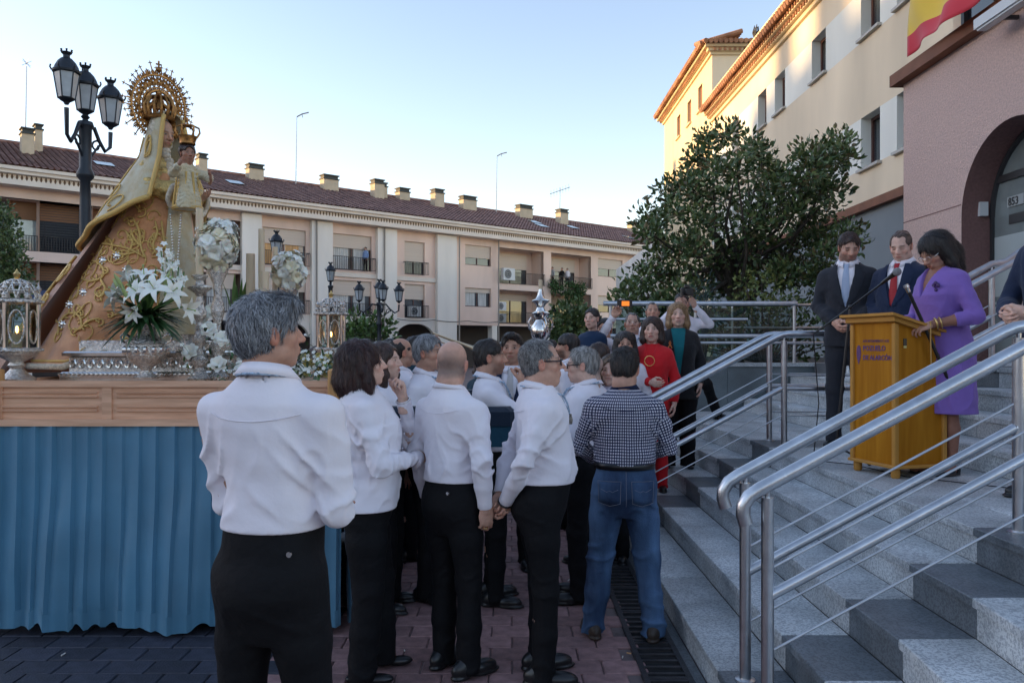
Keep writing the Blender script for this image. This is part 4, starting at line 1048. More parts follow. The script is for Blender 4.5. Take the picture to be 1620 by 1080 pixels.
def back_y(v, x, z, r=.014, sgn=1):
    m = (np.abs(v[:,0]-x) < r) & (np.abs(v[:,2]-z) < r)
    return float((v[m,1]*sgn).min()*sgn) if m.any() else None
PCOUNT = [0]
def person(label, X, Y, Z, heading, H=1.72, **o):
    PCOUNT[0] += 1; seed = PCOUNT[0]*13
    k = H/1.72; near = o.get('near', 1); hc_ = {2:.0075, 1:.012, 0:.019}[near]
    o.setdefault('hv', {2:.0042,1:.0052,0:.0075}[near])
    root = thing('person', label, 'person', (X,Y,Z), o.get('group'), R(heading), world=False)
    fem = o.get('fem',0); fat = o.get('fat',0.0); belly = o.get('belly',0.0); lean = o.get('lean',0.0); slx = o.get('leanx',0.0)
    sw = o.get('shw', .86 if fem else 1.0)
    zt = np.array(TOR['z'])*k
    a = np.array(TOR['a'])*k*(1+fat); b = np.array(TOR['b'])*k*(1+fat*1.2); cy = np.array(TOR['cy'])*k
    if fem:
        a = a*np.interp(zt/k,[.8,.95,1.09,1.25,1.4,1.475],[1.06,1.02,.90,.92,.86,.9]); b = b*np.interp(zt/k,[.8,.95,1.1,1.27,1.36,1.42],[1.05,1.0,.95,1.18,1.0,.95]); cy = cy+np.interp(zt/k,[.9,1.1,1.27,1.38],[0,0,.018,0])*k
    b = b+np.interp(zt/k,[.85,1.0,1.12,1.25],[.2,1,.9,0])*belly*.5; cy = cy+np.interp(zt/k,[.85,1.0,1.12,1.25],[.2,1,.9,0])*belly*.5
    offy = lambda z: lean*np.clip(np.asarray(z)/k-.95,0,None)*k; offx = lambda z: slx*np.clip(np.asarray(z)/k-.95,0,None)*k
    cy = cy+offy(zt); cx = offx(zt)
    shz = 1.358*k; sho = {s: np.array((s*.163*k*sw*(1+fat*.6)+offx(shz), -.016*k+offy(shz), shz)) for s in (-1,1)}
    arms = o.get('arms','down'); arms = arms if isinstance(arms,(list,tuple)) else (arms,arms)     # (left, right)
    AR = {}
    for s,ar in zip((-1,1),arms):
        if isinstance(ar,str): e,w_,cu = ARMS[ar]; e = np.array((e[0]*s*(1+fat*.8),e[1],e[2]))*k; w_ = np.array((w_[0]*s,w_[1]+belly*.8*(ar in('front','cross')),w_[2]))*k; ex = {}
        else: e = np.array(ar['e'])*k; w_ = np.array(ar['w'])*k; cu = ar.get('curl',.4); ex = ar
        if isinstance(ar,str): e[1] += float(offy(e[2])); w_[1] += float(offy(w_[2])); e[0] += float(offx(e[2])); w_[0] += float(offx(w_[2]))
        AR[s] = (e,w_,cu,ex,ar)
    feet = o.get('feet', ((-.10,0,12,0),(.10,.02,-12,0)))          # x, y, yaw, lift
    hip = {s: np.array((s*.080*k*(1+fat*.6), -.01*k, .90*k)) for s in (-1,1)}
    ank = {s: np.array((f_[0]*k, f_[1]*k, .085*k+f_[3])) for s,f_ in zip((-1,1),feet)}
    kne = {s: (hip[s]*.47+ank[s]*.53)+np.array((0,.025*k+.25*max(0,ank[s][2]-.085*k),0)) for s in (-1,1)}
    if 'knees' in o: kne = {s: np.array(p)*k for s,p in zip((-1,1),o['knees'])}
    # ---- head placement
    nbase = np.array((float(offx(1.45*k)), -.030*k+float(offy(1.45*k)), 1.435*k))
    hy, hp, hr = o.get('head',(0,0,0)); R_h = yaw_pitch(hy-0, hp, hr)
    o.setdefault('hsc',.955); hs = o['hsc']; R_h = R_h*hs
    hc = nbase+np.array((0,.0,.0))+(np.array((0,.022,.165*k))*hs if True else 0)
    hc = hc+np.array((-math.sin(R(hy))*(-hp)*.0011, math.cos(R(hy))*(-hp)*.0011, -abs(hp)*.0008))
    hc[0] += o.get('hx',0); hc[1] += o.get('hyo',0); hc[2] += o.get('hz',0)
    sk = np.array(SKIN[o.get('skin','m')]) if isinstance(o.get('skin','m'),str) else np.array(o['skin'])
    parts = [head_mesh(R_h, hc, nbase-np.array((0,0,.03)), o)]
    # ---- body core under the clothes
    bare_leg = o.get('bare_leg'); bf = Field((-.5*k,-.45*k,.0), (.5*k,.6*k,1.5*k), .010 if (bare_leg or o.get('sleeve','long') != 'long') and near else .024)
    bf.loft(zt, cx, cy, a*.93, b*.93)
    for s in (-1,1):
        e,w_,cu,ex,_ = AR[s]; bf.chain([sho[s],(sho[s]+e)/2,e,(e*.6+w_*.4),w_],[.050*k,.043*k,.036*k,.038*k,.027*k],.02)
        bf.chain([hip[s],(hip[s]+kne[s])/2,kne[s],(kne[s]*.62+ank[s]*.38)+np.array((0,-.012*k,0)),ank[s]],[.074*k,.061*k,.044*k,.046*k,.030*k],.02)
        if bare_leg: bf.ell(ank[s]+np.array((0,.06*k,-.045*k)),(.034*k,.10*k,.030*k),.02)
    v,q = bf.mesh(); c = np.tile(sk*(np.array(bare_leg) if isinstance(bare_leg,tuple) else 1),(len(v),1)); parts.append((v,q,c))
    for s in (-1,1):
        e,w_,cu,ex,_ = AR[s]
        if ex.get('nohand'): continue
        fd = np.array(ex['fd']) if 'fd' in ex else (w_-e)
        pnn = np.array(ex['pn']) if 'pn' in ex else np.array((-s,0.15,0.0))
        parts.append(hand_mesh(w_, fd, pnn, s, cu, {2:.0042,1:.0055,0:.009}[near], sk, k*o.get('handk',1.0), thumb=ex.get('thumb',.4), spread=ex.get('spread',.05)))
    V,Q,C = joinq(parts); link('body', np_mesh('body',V,Q,m_skin,C), root, (0,0,0))
    # eyes as small glossy balls
    if near and not o.get('closed'):
        for s in (-1,1):
            e_ = MB(); e_.sphere(tuple(R_h@np.array((s*.0315,.0785,.0060))+hc), .0100*hs, 10, 8)
            me = e_.mesh('eye', m_eye, 'all'); vv = np.array([p.co for p in me.vertices]); lc = (vv-hc)@R_h
            cc = np.tile(np.array((.42,.39,.37)),(len(vv),1)); cc[(lc[:,1]>.0845)] = (.03,.018,.012)
            at_ = me.color_attributes.new('Col','FLOAT_COLOR','POINT'); at_.data.foreach_set('color',np.concatenate([cc,np.ones((len(vv),1))],1).ravel())
            link('eye', me, root, (0,0,0))
    if o.get('hair'):
        v,q,c = hair_mesh(R_h,hc,o,seed); link('hair', np_mesh('hair',v,q,m_hair,c), root, (0,0,0))
    # ---- trousers / skirt
    wob = wobble(seed,16,5); wob2 = wobble(seed+2,38,5)
    tm = o.get('trousers', m_black)
    if tm:
        tw = o.get('tw',1.0); top = max(1.035,o.get('hemz',0)+.03)*k if o.get('top','shirt') == 'shirt' else 1.0*k
        lo = (min(-.26*k,ank[-1][0]-.1), min(-.24*k,ank[-1][1]-.13,ank[1][1]-.13), min(ank[-1][2],ank[1][2])-.06*k); hi = (max(.26*k,ank[1][0]+.1), max(.24*k+belly,ank[-1][1]+.12,ank[1][1]+.12,kne[1][1]+.1,kne[-1][1]+.1), top)
        f = Field(lo, hi, hc_*1.15)
        zz = np.array([.72,.78,.86,.92,.98,1.05])*k; gi = .008 if o.get('tuck',True) else .002
        f.loft(zz, offx(zz), np.interp(zz,zt,cy), (np.interp(zz,zt,a)+gi)*np.array([.72,.90,1,1,1,1]), (np.interp(zz,zt,b)+gi)*np.array([.60,.84,1,1,1,1]), 2.4)
        for s in (-1,1):
            hem = ank[s]+np.array((0,.004*k,-.045*k if near else -.04*k))
            f.chain([hip[s]+np.array((0,0,.0)),(hip[s]*.55+kne[s]*.45),kne[s],(kne[s]+hem)/2,hem],np.array([.092,.080*tw,.064*tw,.059*tw,.058*tw])*k*(1+fat*.6),.025 if True else 0)
        f.ell((0,-.070*k,.875*k),(.118*k*(1+fat),.068*k,.085*k),.03)
        amp = o.get('tfold',.006)
        def tf(X,Y,Z):
            low = np.clip((.32*k-Z)/(.25*k),0,1); kn = np.exp(-((Z-.50*k)/(.09*k))**2)
            rg = np.clip(1-np.abs(np.sin(1.4*wob(X,Y,Z)+26*Z+6*np.abs(X))),0,1)**2
            seat = np.exp(-((Z-.80*k)/(.05*k))**2)*(Y<0)
            return amp*(.35*wob(X,Y,Z)-(low+.8*kn+.8*seat)*(rg*1.5-.4))
        f.disp(tf)
        for s in (-1,1):
            pass
        f.plane((0,0,max(.012,min(ank[-1][2],ank[1][2])-.062*k)),(0,0,-1))
        v,q = f.mesh(); TV = v; link('trousers' , np_mesh('trousers',v,q,tm), root, (0,0,0))
    if o.get('pockets'):
        for s in (-1,1):
            def ppt(xr,zr):
                x_ = (s*.088+xr)*k*(1+fat*.5); z_ = zr*k; y_ = back_y(TV,x_,z_); return (x_,(y_ if y_ is not None else -.12)-.003,z_)
            rows = []
            for j_ in range(7):
                w0 = .060-.004*j_/6; rows.append([ppt(-w0+2*w0*i_/6,.945-.125*j_/6-(.018*(1-abs(i_-3)/3) if j_ == 6 else 0)) for i_ in range(7)])
            pb = MB(); pb.grid(rows); po = pb.build('pocket', tm, root, 'all'); md = po.modifiers.new('t','SOLIDIFY'); md.thickness = .004; md.offset = 0
            edge = [r_[0] for r_ in rows]+rows[-1][1:]+[r_[-1] for r_ in rows[::-1]][1:]+rows[0][::-1][1:]
            sb = MB(); sb.tube([(p[0]*.995,p[1]-.004,p[2]) for p in edge],.0014,4); sb.build('stitching', mat('denim_stitch',(.20,.22,.28),.8), po)
            zs_ = MB(); zs_.tube([(q[0],q[1]-.005,q[2]) for q in (ppt(-.045,.90),ppt(-.015,.885),ppt(0,.893),ppt(.015,.885),ppt(.045,.90))],.0014,4); zs_.build('stitching', MATS['denim_stitch'], po)
        sm_ = MB(); sm_.tube([(0,(back_y(TV,0,z_*k) or -.1)-.003,z_*k) for z_ in np.linspace(1.0,.80,12)],.0016,4); sm_.build('seat_seam', MATS['denim_stitch'], root)
    if o.get('hip_button'):
        x_,z_ = o['hip_button']; x_ *= k; z_ *= k; y_ = back_y(TV,x_,z_,.02); pb = MB(); pb.tube([(x_,y_+.002,z_),(x_,y_-.004,z_)],.0085,12); pb.build('pocket_button', m_silver, root, True)
    if o.get('belt'):
        zb = 1.025*k; n = 40; bb = MB(); aa = float(np.interp(zb,zt,a))+.016; bz = float(np.interp(zb,zt,b))+.016; cyz = float(np.interp(zb,zt,cy)); ccx = float(offx(zb))
        rows = []
        for dz,e_ in ((-.018,0),(-.018,.006),(.018,.006),(.018,0)):
            rows.append([(ccx+(aa+e_)*np.sign(math.cos(t))*abs(math.cos(t))**.85,cyz+(bz+e_)*np.sign(math.sin(t))*abs(math.sin(t))**.85,zb+dz) for t in [2*math.pi*i/n for i in range(n+1)]])
        bb.grid(rows); bb.build('belt', m_shoe, root, 'all')
    # ---- shirt / jacket / dress (one garment each)
    def garment(name, mtl, z0, z1, loose, sleeve, slr, hem_a=1.0, foldamp=.007, vneck=None, uvs=False, neck=.058, blouse=0.0, hh=None, tail=0.0, seam=True):
        lo = np.array((-.34*k-.1*fat,-.30*k,z0-.02)); hi = np.array((.34*k+.1*fat,.30*k+belly,z1+.02))
        for s in (-1,1):
            e,w_,_,_,_ = AR[s]; lo = np.minimum(lo, np.minimum(e,w_)-.09); hi = np.maximum(hi, np.maximum(e,w_)+.09)
        lo[2] = min(lo[2],z0-.02)
        f = Field(lo, hi, hh or hc_)
        zs = np.linspace(z0,z1,16); A = np.interp(zs,zt,a)+loose; B = np.interp(zs,zt,b)+loose; CY = np.interp(zs,zt,cy); CX = offx(zs)
        if z0 < .78*k:
            below = np.clip((.80*k-zs)/(.80*k-z0+1e-6),0,1); A = A*(1+(hem_a-1)*below); B = B*(1+(hem_a-1)*below)
        else:
            A = A*(1+(hem_a-1)*np.clip((1.1*k-zs)/(.3*k),0,1))
        if blouse:
            bl = np.exp(-((zs-(z0+.06*k))/(.05*k))**2); A = A+blouse*bl; B = B+blouse*bl
            lowz = np.clip((z0+.05*k-zs)/(.05*k),0,1); A = A+.005*lowz; B = B+.005*lowz
        topn = np.clip((zs-1.40*k)/(.075*k),0,1); A = A-topn*loose*.8; B = B-topn*loose*.6
        f.loft(zs, CX, CY, A, B, 2.25)
        ends = {}
        for s in (-1,1):
            e,w_,_,ex,_ = AR[s]; S = sho[s]; m1 = S*.55+e*.45
            f.cone(S, m1, (.050+loose*.3)*k, (.049+loose*.35)*k, .07)
            if sleeve == 'none': continue
            if sleeve == 'long':
                wr = w_-(w_-e)*.03; rr = slr
                f.chain([m1,e,(e*.45+wr*.55),wr],[(.049+loose*.35)*k,(.044+loose*.3)*k*rr,(.042+loose*.25)*k*rr,.034*k*rr],.012); ends[s] = (wr,w_-e)
            elif sleeve == 'short': ends[s] = (S*.28+e*.72,e-S); f.cone(m1,e,(.053+loose*.4)*k,(.054+loose*.4)*k,.01)
            elif sleeve == 'three': ends[s] = (e*.55+w_*.45,w_-e); f.chain([m1,e,(e*.45+w_*.55)],[(.049+loose*.35)*k,(.047+loose*.3)*k,.046*k],.014)
        def fold(X,Y,Z):
            low = np.clip((1.24*k-Z)/(.20*k),0,1)*np.clip((Z-z0)/.03,0,1)
            w1 = wob(X,Y,Z*.6); w3 = wob2(X*.6,Y*.6,Z*.35)
            ri = np.clip(1-np.abs(np.sin(1.5*w1+11*(Z*.55+np.abs(X)*1.3))),0,1)**2.2          # draped diagonal creases above the waist
            rv = np.clip(1-np.abs(np.sin(1.3*w3+9*X+5*Y)),0,1)**3                             # long vertical creases
            out = foldamp*(.30*w1-low*(ri*1.1-.25)-.45*rv*np.clip((1.36*k-Z)/.1,0,1)+.16*wob2(X,Y,Z))
            for s in (-1,1):
                e,w_,_,_,_ = AR[s]; S = sho[s]
                d2 = ((X-e[0])**2+(Y-e[1])**2+(Z-e[2])**2)/(.11*k)**2; dr = (w_-S); dr = dr/np.linalg.norm(dr)
                t = X*dr[0]+Y*dr[1]+Z*dr[2]
                out = out-foldamp*1.1*np.exp(-d2)*(np.clip(1-np.abs(np.sin(t*42+1.6*w1)),0,1)**1.8-.3)
                ap = S+np.array((-s*.02,0,-.12*k)); d3 = ((X-ap[0])**2+(Y-ap[1])**2*.5+(Z-ap[2])**2)/(.10*k)**2
                out = out-foldamp*1.2*np.exp(-d3)*(np.clip(1-np.abs(np.sin((s*X*.75+Z*.7)*36+1.2*w1)),0,1)**1.8-.3)
                if 'long' == sleeve and near:
                    dw = ((X-w_[0])**2+(Y-w_[1])**2+(Z-w_[2])**2)/(.09*k)**2
                    out = out+foldamp*.7*np.exp(-dw)*np.sin(t*150+1.5*wob2(X,Y,Z))
            return out*np.clip((Z-z0-.004)/(.05*k),0,1)
        if foldamp: f.disp(fold)
        for s in ends:
            p,dr = ends[s]; dr = dr/np.linalg.norm(dr)                  # cut sleeve end flat, only around the wrist
            q_ = f.sl(p-.10,p+.10)
            if q_:
                Xp,Yp,Zp = f.pts(q_); t = (Xp-p[0])*dr[0]+(Yp-p[1])*dr[1]+(Zp-p[2])*dr[2]; rad = np.sqrt((Xp-p[0]-t*dr[0])**2+(Yp-p[1]-t*dr[1])**2+(Zp-p[2]-t*dr[2])**2)
                cut = np.where((rad<.062*k)&(t>0)&(t<.09), t, -1.0).astype(np.float32); f.d[q_] = np.maximum(f.d[q_], cut)
        nb_ = np.array((float(offx(1.46*k)),-.028*k+float(offy(1.46*k)),1.46*k))
        f.cone(nb_+np.array((0,-.012,-.01*k)), nb_+np.array((0,.02,.16*k)), neck*k, neck*k*1.25, .006, 's')
        if vneck:                                                        # (bottom z, half width at top)
            zv,hw_ = vneck; q_ = (slice(None),)*3; X_,Y_,Z_ = f.pts(q_)
            wv = np.clip((Z_-zv*k)/((1.46-zv)*k),0,1)*hw_*k; dv = np.maximum(np.abs(X_-offx(Z_))-wv, -(Y_-.0)); dv = np.maximum(dv, zv*k-Z_); f.put(q_, dv.astype(np.float32), .004, 's')
        v,q = f.mesh(); uv = None
        if near == 2 and seam and name == 'shirt':
            pts = []
            for x_ in np.linspace(-.135*k,.135*k,24):
                y_ = back_y(v,x_,1.345*k,.011)
                if y_ is not None: pts.append((x_,y_-.0004,1.345*k+.02*k*(abs(x_)/(.135*k))**2))
            if len(pts) > 5: sb = MB(); sb.tube(pts,.0016,5); sb.build('yoke_seam', mtl, root, 'all')
        if uvs:
            cyv = np.interp(v[:,2],zs,CY); ang = np.arctan2(v[:,0],-(v[:,1]-cyv)); uv = np.stack([ang*.20*k,v[:,2]],1)
            for s in (-1,1):
                e,w_,_,_,_ = AR[s]; S = sho[s]; wr = w_
                for A0,B0 in ((S*.7+e*.3,e),(e,wr)):
                    dr = (B0-A0); Ln = np.linalg.norm(dr); dr = dr/Ln; rel = v-A0; t = rel@dr; pr = rel-np.outer(t,dr); rad = np.linalg.norm(pr,axis=1)
                    m_ = (rad<.085*k)&(t>-.01)&(t<Ln+.03)&(np.abs(v[:,0])>.165*k*(1+fat)+0*t)
                    r1 = np.cross(dr,(0,1,0.01)); r1 /= np.linalg.norm(r1); r2 = np.cross(dr,r1)
                    uv[m_] = np.stack([np.arctan2(pr[m_]@r1,pr[m_]@r2)*.055*k,t[m_]],1)
        return link(name, np_mesh(name,v,q,mtl,None,uv), root, (0,0,0))
    def collar(mtl, spread=.5, r0=.061, rise=.038, name='collar', drop=.045):
        cb = MB(); n = 30; cx_,cy_ = nbase[0],nbase[1]+.004*k; zc = 1.452*k; rows = [[],[],[],[],[]]
        for i in range(n+1):
            t = i/n; ang = R(90+18*spread)+t*R(360-36*spread); ca,sa = math.cos(ang),math.sin(ang)
            fr = max(0,1-min(t,1-t)*6.5)                  # 1 at the front points
            zz = zc+.014*k*(-sa); rs_ = 1-.45*max(0,sa)
            for rr,(rad,dz) in enumerate(((r0,-.016),(r0-.003,rise*rs_),(r0+.004,rise*rs_+.003),(r0+.025+.014*fr,.010-.034*fr),(r0+.018+.012*fr,.006-.034*fr))):
                rows[rr].append((cx_+rad*k*1.04*ca+ .010*fr*(1 if ca>0 else -1),cy_+rad*k*1.10*sa+.012*fr,zz+dz*k))
        cb.grid(rows); cb.build(name, mtl, root, 'all')
    top = o.get('top','shirt'); sm = o.get('top_mat', m_wshirt)
    if top == 'shirt':
        tuck = o.get('tuck',True)
        garment('shirt', sm, ((1.030 if o.get('belt') else o.get('hemz',.995)) if tuck else o.get('hem',.86))*k, 1.475*k, o.get('loose',.014), o.get('sleeve','long'), o.get('slr',1.0), o.get('hem_a',1.0 if tuck else 1.05), o.get('fold',.0075), uvs=o.get('uvs',False), blouse=o.get('blouse',.010) if tuck else 0)
        if o.get('collar',True): collar(sm)
        if near:                                                       # cuffs, buttons
            if o.get('sleeve','long') == 'long':
                for s in (-1,1):
                    e,w_,_,ex,_ = AR[s]; dr = (w_-e)/np.linalg.norm(w_-e); cb = MB(); cb.tube([w_-dr*.060*k,w_-dr*.045*k,w_-dr*.006*k,w_+dr*.0*k],[.034*k,.0375*k,.037*k,.033*k],16,False); cb.build('cuff', sm, root, 'all')
            for i in range(5 if near == 2 else 0):
                bt = MB(); z_ = (1.08+.075*i)*k; yb = float(np.interp(z_,zt,cy)+np.interp(z_,zt,b))+.024; bt.sphere((float(offx(z_)),yb,z_),.005,6,4)
                bt.build('button', sm, root)
    elif top in ('suit','vest'):
        wm = o.get('shirt_mat', m_wshirt)
        garment('shirt', wm, 1.0*k, 1.472*k, .010, 'none' if top == 'suit' else 'long', 1.0, foldamp=.002, hh=max(hc_,.011)); collar(wm)
        garment('jacket' if top == 'suit' else 'waistcoat', sm, (.80 if top=='suit' else .98)*k, 1.468*k, .024, 'long' if top=='suit' else 'none', 1.12, 1.04, .005, vneck=(1.10,.082), seam=False)
        if o.get('tie'):
            tb = MB(); z0_,z1_ = 1.06*k,1.445*k; n = 10; rows = []
            fy = lambda z: float(np.interp(z,zt,cy)+np.interp(z,zt,b))
            for i in range(n+1):
                t = i/n; z_ = z1_+(z0_-z1_)*t; w_ = (.016 if i == 1 else .022 if i == 0 else .018+.022*t)*k; y_ = max(fy(z_)+.016, float(offy(z_))+.06*k)
                rows.append([(float(offx(z_))-w_,y_,z_),(float(offx(z_)),y_+.007,z_),(float(offx(z_))+w_,y_,z_)])
            tb.grid(rows); tb.build('tie', o['tie'], root, 'all')
        for s in (-1,1):                                                # lapels
            lp = MB(); pts = []
            for z_,xi,xo in ((1.44,.062,.088),(1.36,.062,.135),(1.30,.055,.125),(1.20,.030,.085),(1.12,.004,.03)):
                yy = float(np.interp(z_*k,zt,cy))
                bz = float(np.interp(z_*k,zt,b))+.030; az = float(np.interp(z_*k,zt,a))+.026
                ysurf = lambda x_: yy+bz*max(0.0,(1-(x_*k/az)**2.25))**(1/2.25)+.004
                pts.append([(float(offx(z_*k))+s*xi*k,ysurf(xi),z_*k),(float(offx(z_*k))+s*(xi+xo)/2*k,ysurf((xi+xo)/2)+.004,z_*k),(float(offx(z_*k))+s*xo*k,ysurf(xo)+.001,z_*k)])
            lp.grid(pts); lp.build('lapel', sm, root, 'all')
    elif top == 'blazer':
        garment('blouse', o.get('inner',m_wshirt), .95*k, 1.46*k, .010, 'none', 1.0, foldamp=.002, hh=max(hc_,.011), neck=.066)
        garment('jacket', sm, o.get('hem',.78)*k, 1.468*k, .026, o.get('sleeve','long'), 1.1, 1.12, .006, vneck=o.get('vneck',(1.02,.085)), seam=False)
    elif top == 'dress':
        garment('dress', sm, o.get('hem',.46)*k, 1.455*k, .020, o.get('sleeve','three'), 1.1, o.get('hem_a',1.12), .006, vneck=o.get('vneck',(1.24,.075)), hh=hc_, seam=False)
    if o.get('skirt'): garment('skirt', o['skirt'], .5*k, 1.0*k, .02, 'none', 1, .95, .004, seam=False)
    # ---- shoes
    sh = o.get('shoe','dress')
    for s,f_ in zip((-1,1),feet):
        ob = link('shoe', shoe_mesh(sh), root, (ank[s][0],ank[s][1],ank[s][2]-.085*k)); ob.rotation_euler = (o.get('foot_pitch',{}).get(s,0),0,R(f_[2])); ob.scale = (k*(.88 if fem else 1),)*3
    # ---- extras fixed to the head
    hw = lambda p: tuple(R_h@np.array(p)+hc)
    if o.get('glasses'):
        gm_ = MB(); w_ = o.get('hw',1)
        for s in (-1,1):
            gm_.tube([hw((s*.0325+.0225*math.cos(t)*(1 if abs(math.cos(t))<.9 else .97),.1025-.004*abs(math.cos(t)),.002+.0165*math.sin(t))) for t in [2*math.pi*i/16 for i in range(16)]], .0034 if o['glasses'] != 'thin' else .0011, 5, closed=True)
            gm_.tube([hw((s*.054,.100,.006)),hw((s*.0745*w_,.080,.008)),hw((s*.0815*w_,.0,.010)),hw((s*.080*w_,-.012,.0))], .0034 if o['glasses'] != 'thin' else .0012, 5)
        gm_.tube([hw((-.011,.103,.004)),hw((0,.106,.007)),hw((.011,.103,.004))], .0018, 5)
        gm_.build('glasses', m_frame if o['glasses'] != 'thin' else m_silver, root, True)
    if o.get('earring'):
        for s in (-1,1): eb = MB(); eb.sphere(hw((s*.083,-.002,-.045)), .0055, 8, 6); eb.build('earring', m_silver, root, True)
    if o.get('cord'):                                                    # cord round the neck with a medal
        z_ = 1.30*k; n = 22; cb = MB(); yb = float(np.interp(z_,zt,cy)+np.interp(z_,zt,b))+.034; pts = []
        for i in range(n+1):
            ang = R(-90)+(i/n)*R(360); fr = max(0.0,math.sin(ang)); rr = .079*k
            x_ = nbase[0]+rr*math.cos(ang)*(1-.55*fr); y_ = nbase[1]+rr*1.12*math.sin(ang); zc = 1.452*k+.012-.012*math.sin(ang)
            if fr > .25: t = (fr-.25)/.75; zc = zc+(z_+.03-zc)*t; y_ = max(y_, float(np.interp(zc,zt,cy)+np.interp(zc,zt,b))+.030)
            pts.append((x_,y_,zc))
        cb.tube(pts, .0042 if near == 2 else .006, 6); cb.build('medal_cord', mat('cord_blue_white',(.30,.40,.52),.8,var=.6,vscale=90), root, True)
        mb = MB(); mb.tube([(nbase[0],yb-.006,z_),(nbase[0],yb+.006,z_)], .021, 16); mb.sphere((nbase[0],yb,z_+.026),.007,8,6); mb.sphere((nbase[0],yb+.006,z_),(.012,.006,.012),8,6); mb.build('medal', mat('pewter',(.30,.27,.22),.4,metal=.8,bump=.5,bscale=300), root, True)
    INFO[label] = dict(root=root, AR=AR, hc=hc, R_h=R_h, k=k, hw=hw, nb=nbase)
    return root
INFO = {}
def pw(label, p):                       # a point in a person's space -> world
    r = INFO[label]['root']; return Matrix.Translation(r.location)@Matrix.Rotation(r.rotation_euler.z,4,'Z')@Vector(p)
# ================================================================== the crowd
GREY = dict(hair_col=(.06,.065,.075), hair_col2=(.36,.37,.39)); DK = dict(hair_col=(.012,.009,.008), hair_col2=(.035,.025,.02)); BR = dict(hair_col=(.022,.011,.008), hair_col2=(.065,.032,.022))
SALT = dict(hair_col=(.05,.045,.04), hair_col2=(.20,.18,.16)); BLOND = dict(hair_col=(.20,.105,.045), hair_col2=(.42,.26,.13))
m_jean = mat('blue_denim', (.016,.042,.105), .8, col2=(.085,.17,.31), vscale=3.2, stretch=(1.6,1.6,.5), bump=.35, bscale=160, detail=6, var=.15, crease=(5,.8,(1,1,1.4)))
m_red = cloth('red_crepe', (.62,.012,.018), .75); m_teal = cloth('teal_satin', (.0,.13,.15), .6); m_blazer = cloth('black_crepe', (.012,.012,.014), .8)
m_purple = cloth('violet_crepe', (.235,.135,.46), .75, bump=.2); m_navyj = cloth('navy_jacket', (.01,.03,.075), .8); m_tealj = cloth('dark_teal_jacket', (.012,.04,.06), .85)
m_tie_s = cloth('silver_tie', (.50,.47,.46), .5); m_tie_r = cloth('red_tie', (.35,.012,.02), .5); m_tie_b = cloth('pale_blue_tie', (.35,.42,.56), .5)
m_bshirt = cloth('blue_shirt', (.22,.32,.55), .85); m_lil = cloth('pale_lilac_shirt', (.60,.55,.66)); m_wvest = m_nsuit
def gingham():
    m = bpy.data.materials.new('gingham_check'); m.use_nodes = True; N = m.node_tree.nodes; L = m.node_tree.links; p = N['Principled BSDF']; p.inputs['Roughness'].default_value = .85; p.inputs['Specular IOR Level'].default_value = .2
    a = N.new('ShaderNodeAttribute'); a.attribute_name = 'cloth_uv'; sp = N.new('ShaderNodeSeparateXYZ'); L.new(a.outputs['Vector'], sp.inputs[0]); outs = []
    for ax in ('X','Y'):
        m1 = N.new('ShaderNodeMath'); m1.operation = 'MULTIPLY'; m1.inputs[1].default_value = 1/.0165; L.new(sp.outputs[ax], m1.inputs[0])
        m2 = N.new('ShaderNodeMath'); m2.operation = 'FRACT'; L.new(m1.outputs[0], m2.inputs[0])
        m3 = N.new('ShaderNodeMath'); m3.operation = 'LESS_THAN'; m3.inputs[1].default_value = .42; L.new(m2.outputs[0], m3.inputs[0]); outs.append(m3.outputs[0])
    mm = N.new('ShaderNodeMath'); mm.operation = 'MAXIMUM'; L.new(outs[0], mm.inputs[0]); L.new(outs[1], mm.inputs[1])
    ms = N.new('ShaderNodeMath'); ms.operation = 'MULTIPLY'; L.new(outs[0], ms.inputs[0]); L.new(outs[1], ms.inputs[1])
    ad = N.new('ShaderNodeMath'); ad.operation = 'ADD'; L.new(mm.outputs[0], ad.inputs[0]); L.new(ms.outputs[0], ad.inputs[1])
    mh = N.new('ShaderNodeMath'); mh.operation = 'MULTIPLY'; mh.inputs[1].default_value = .5; L.new(ad.outputs[0], mh.inputs[0])
    cr = N.new('ShaderNodeValToRGB'); cr.color_ramp.elements[0].color = (.62,.60,.66,1); cr.color_ramp.elements[1].color = (.014,.02,.05,1); e = cr.color_ramp.elements.new(.5); e.color = (.035,.045,.10,1)
    L.new(mh.outputs[0], cr.inputs[0]); L.new(cr.outputs[0], p.inputs['Base Color']); return m
m_check = gingham()
def PX(x, s): return (x-810)/s
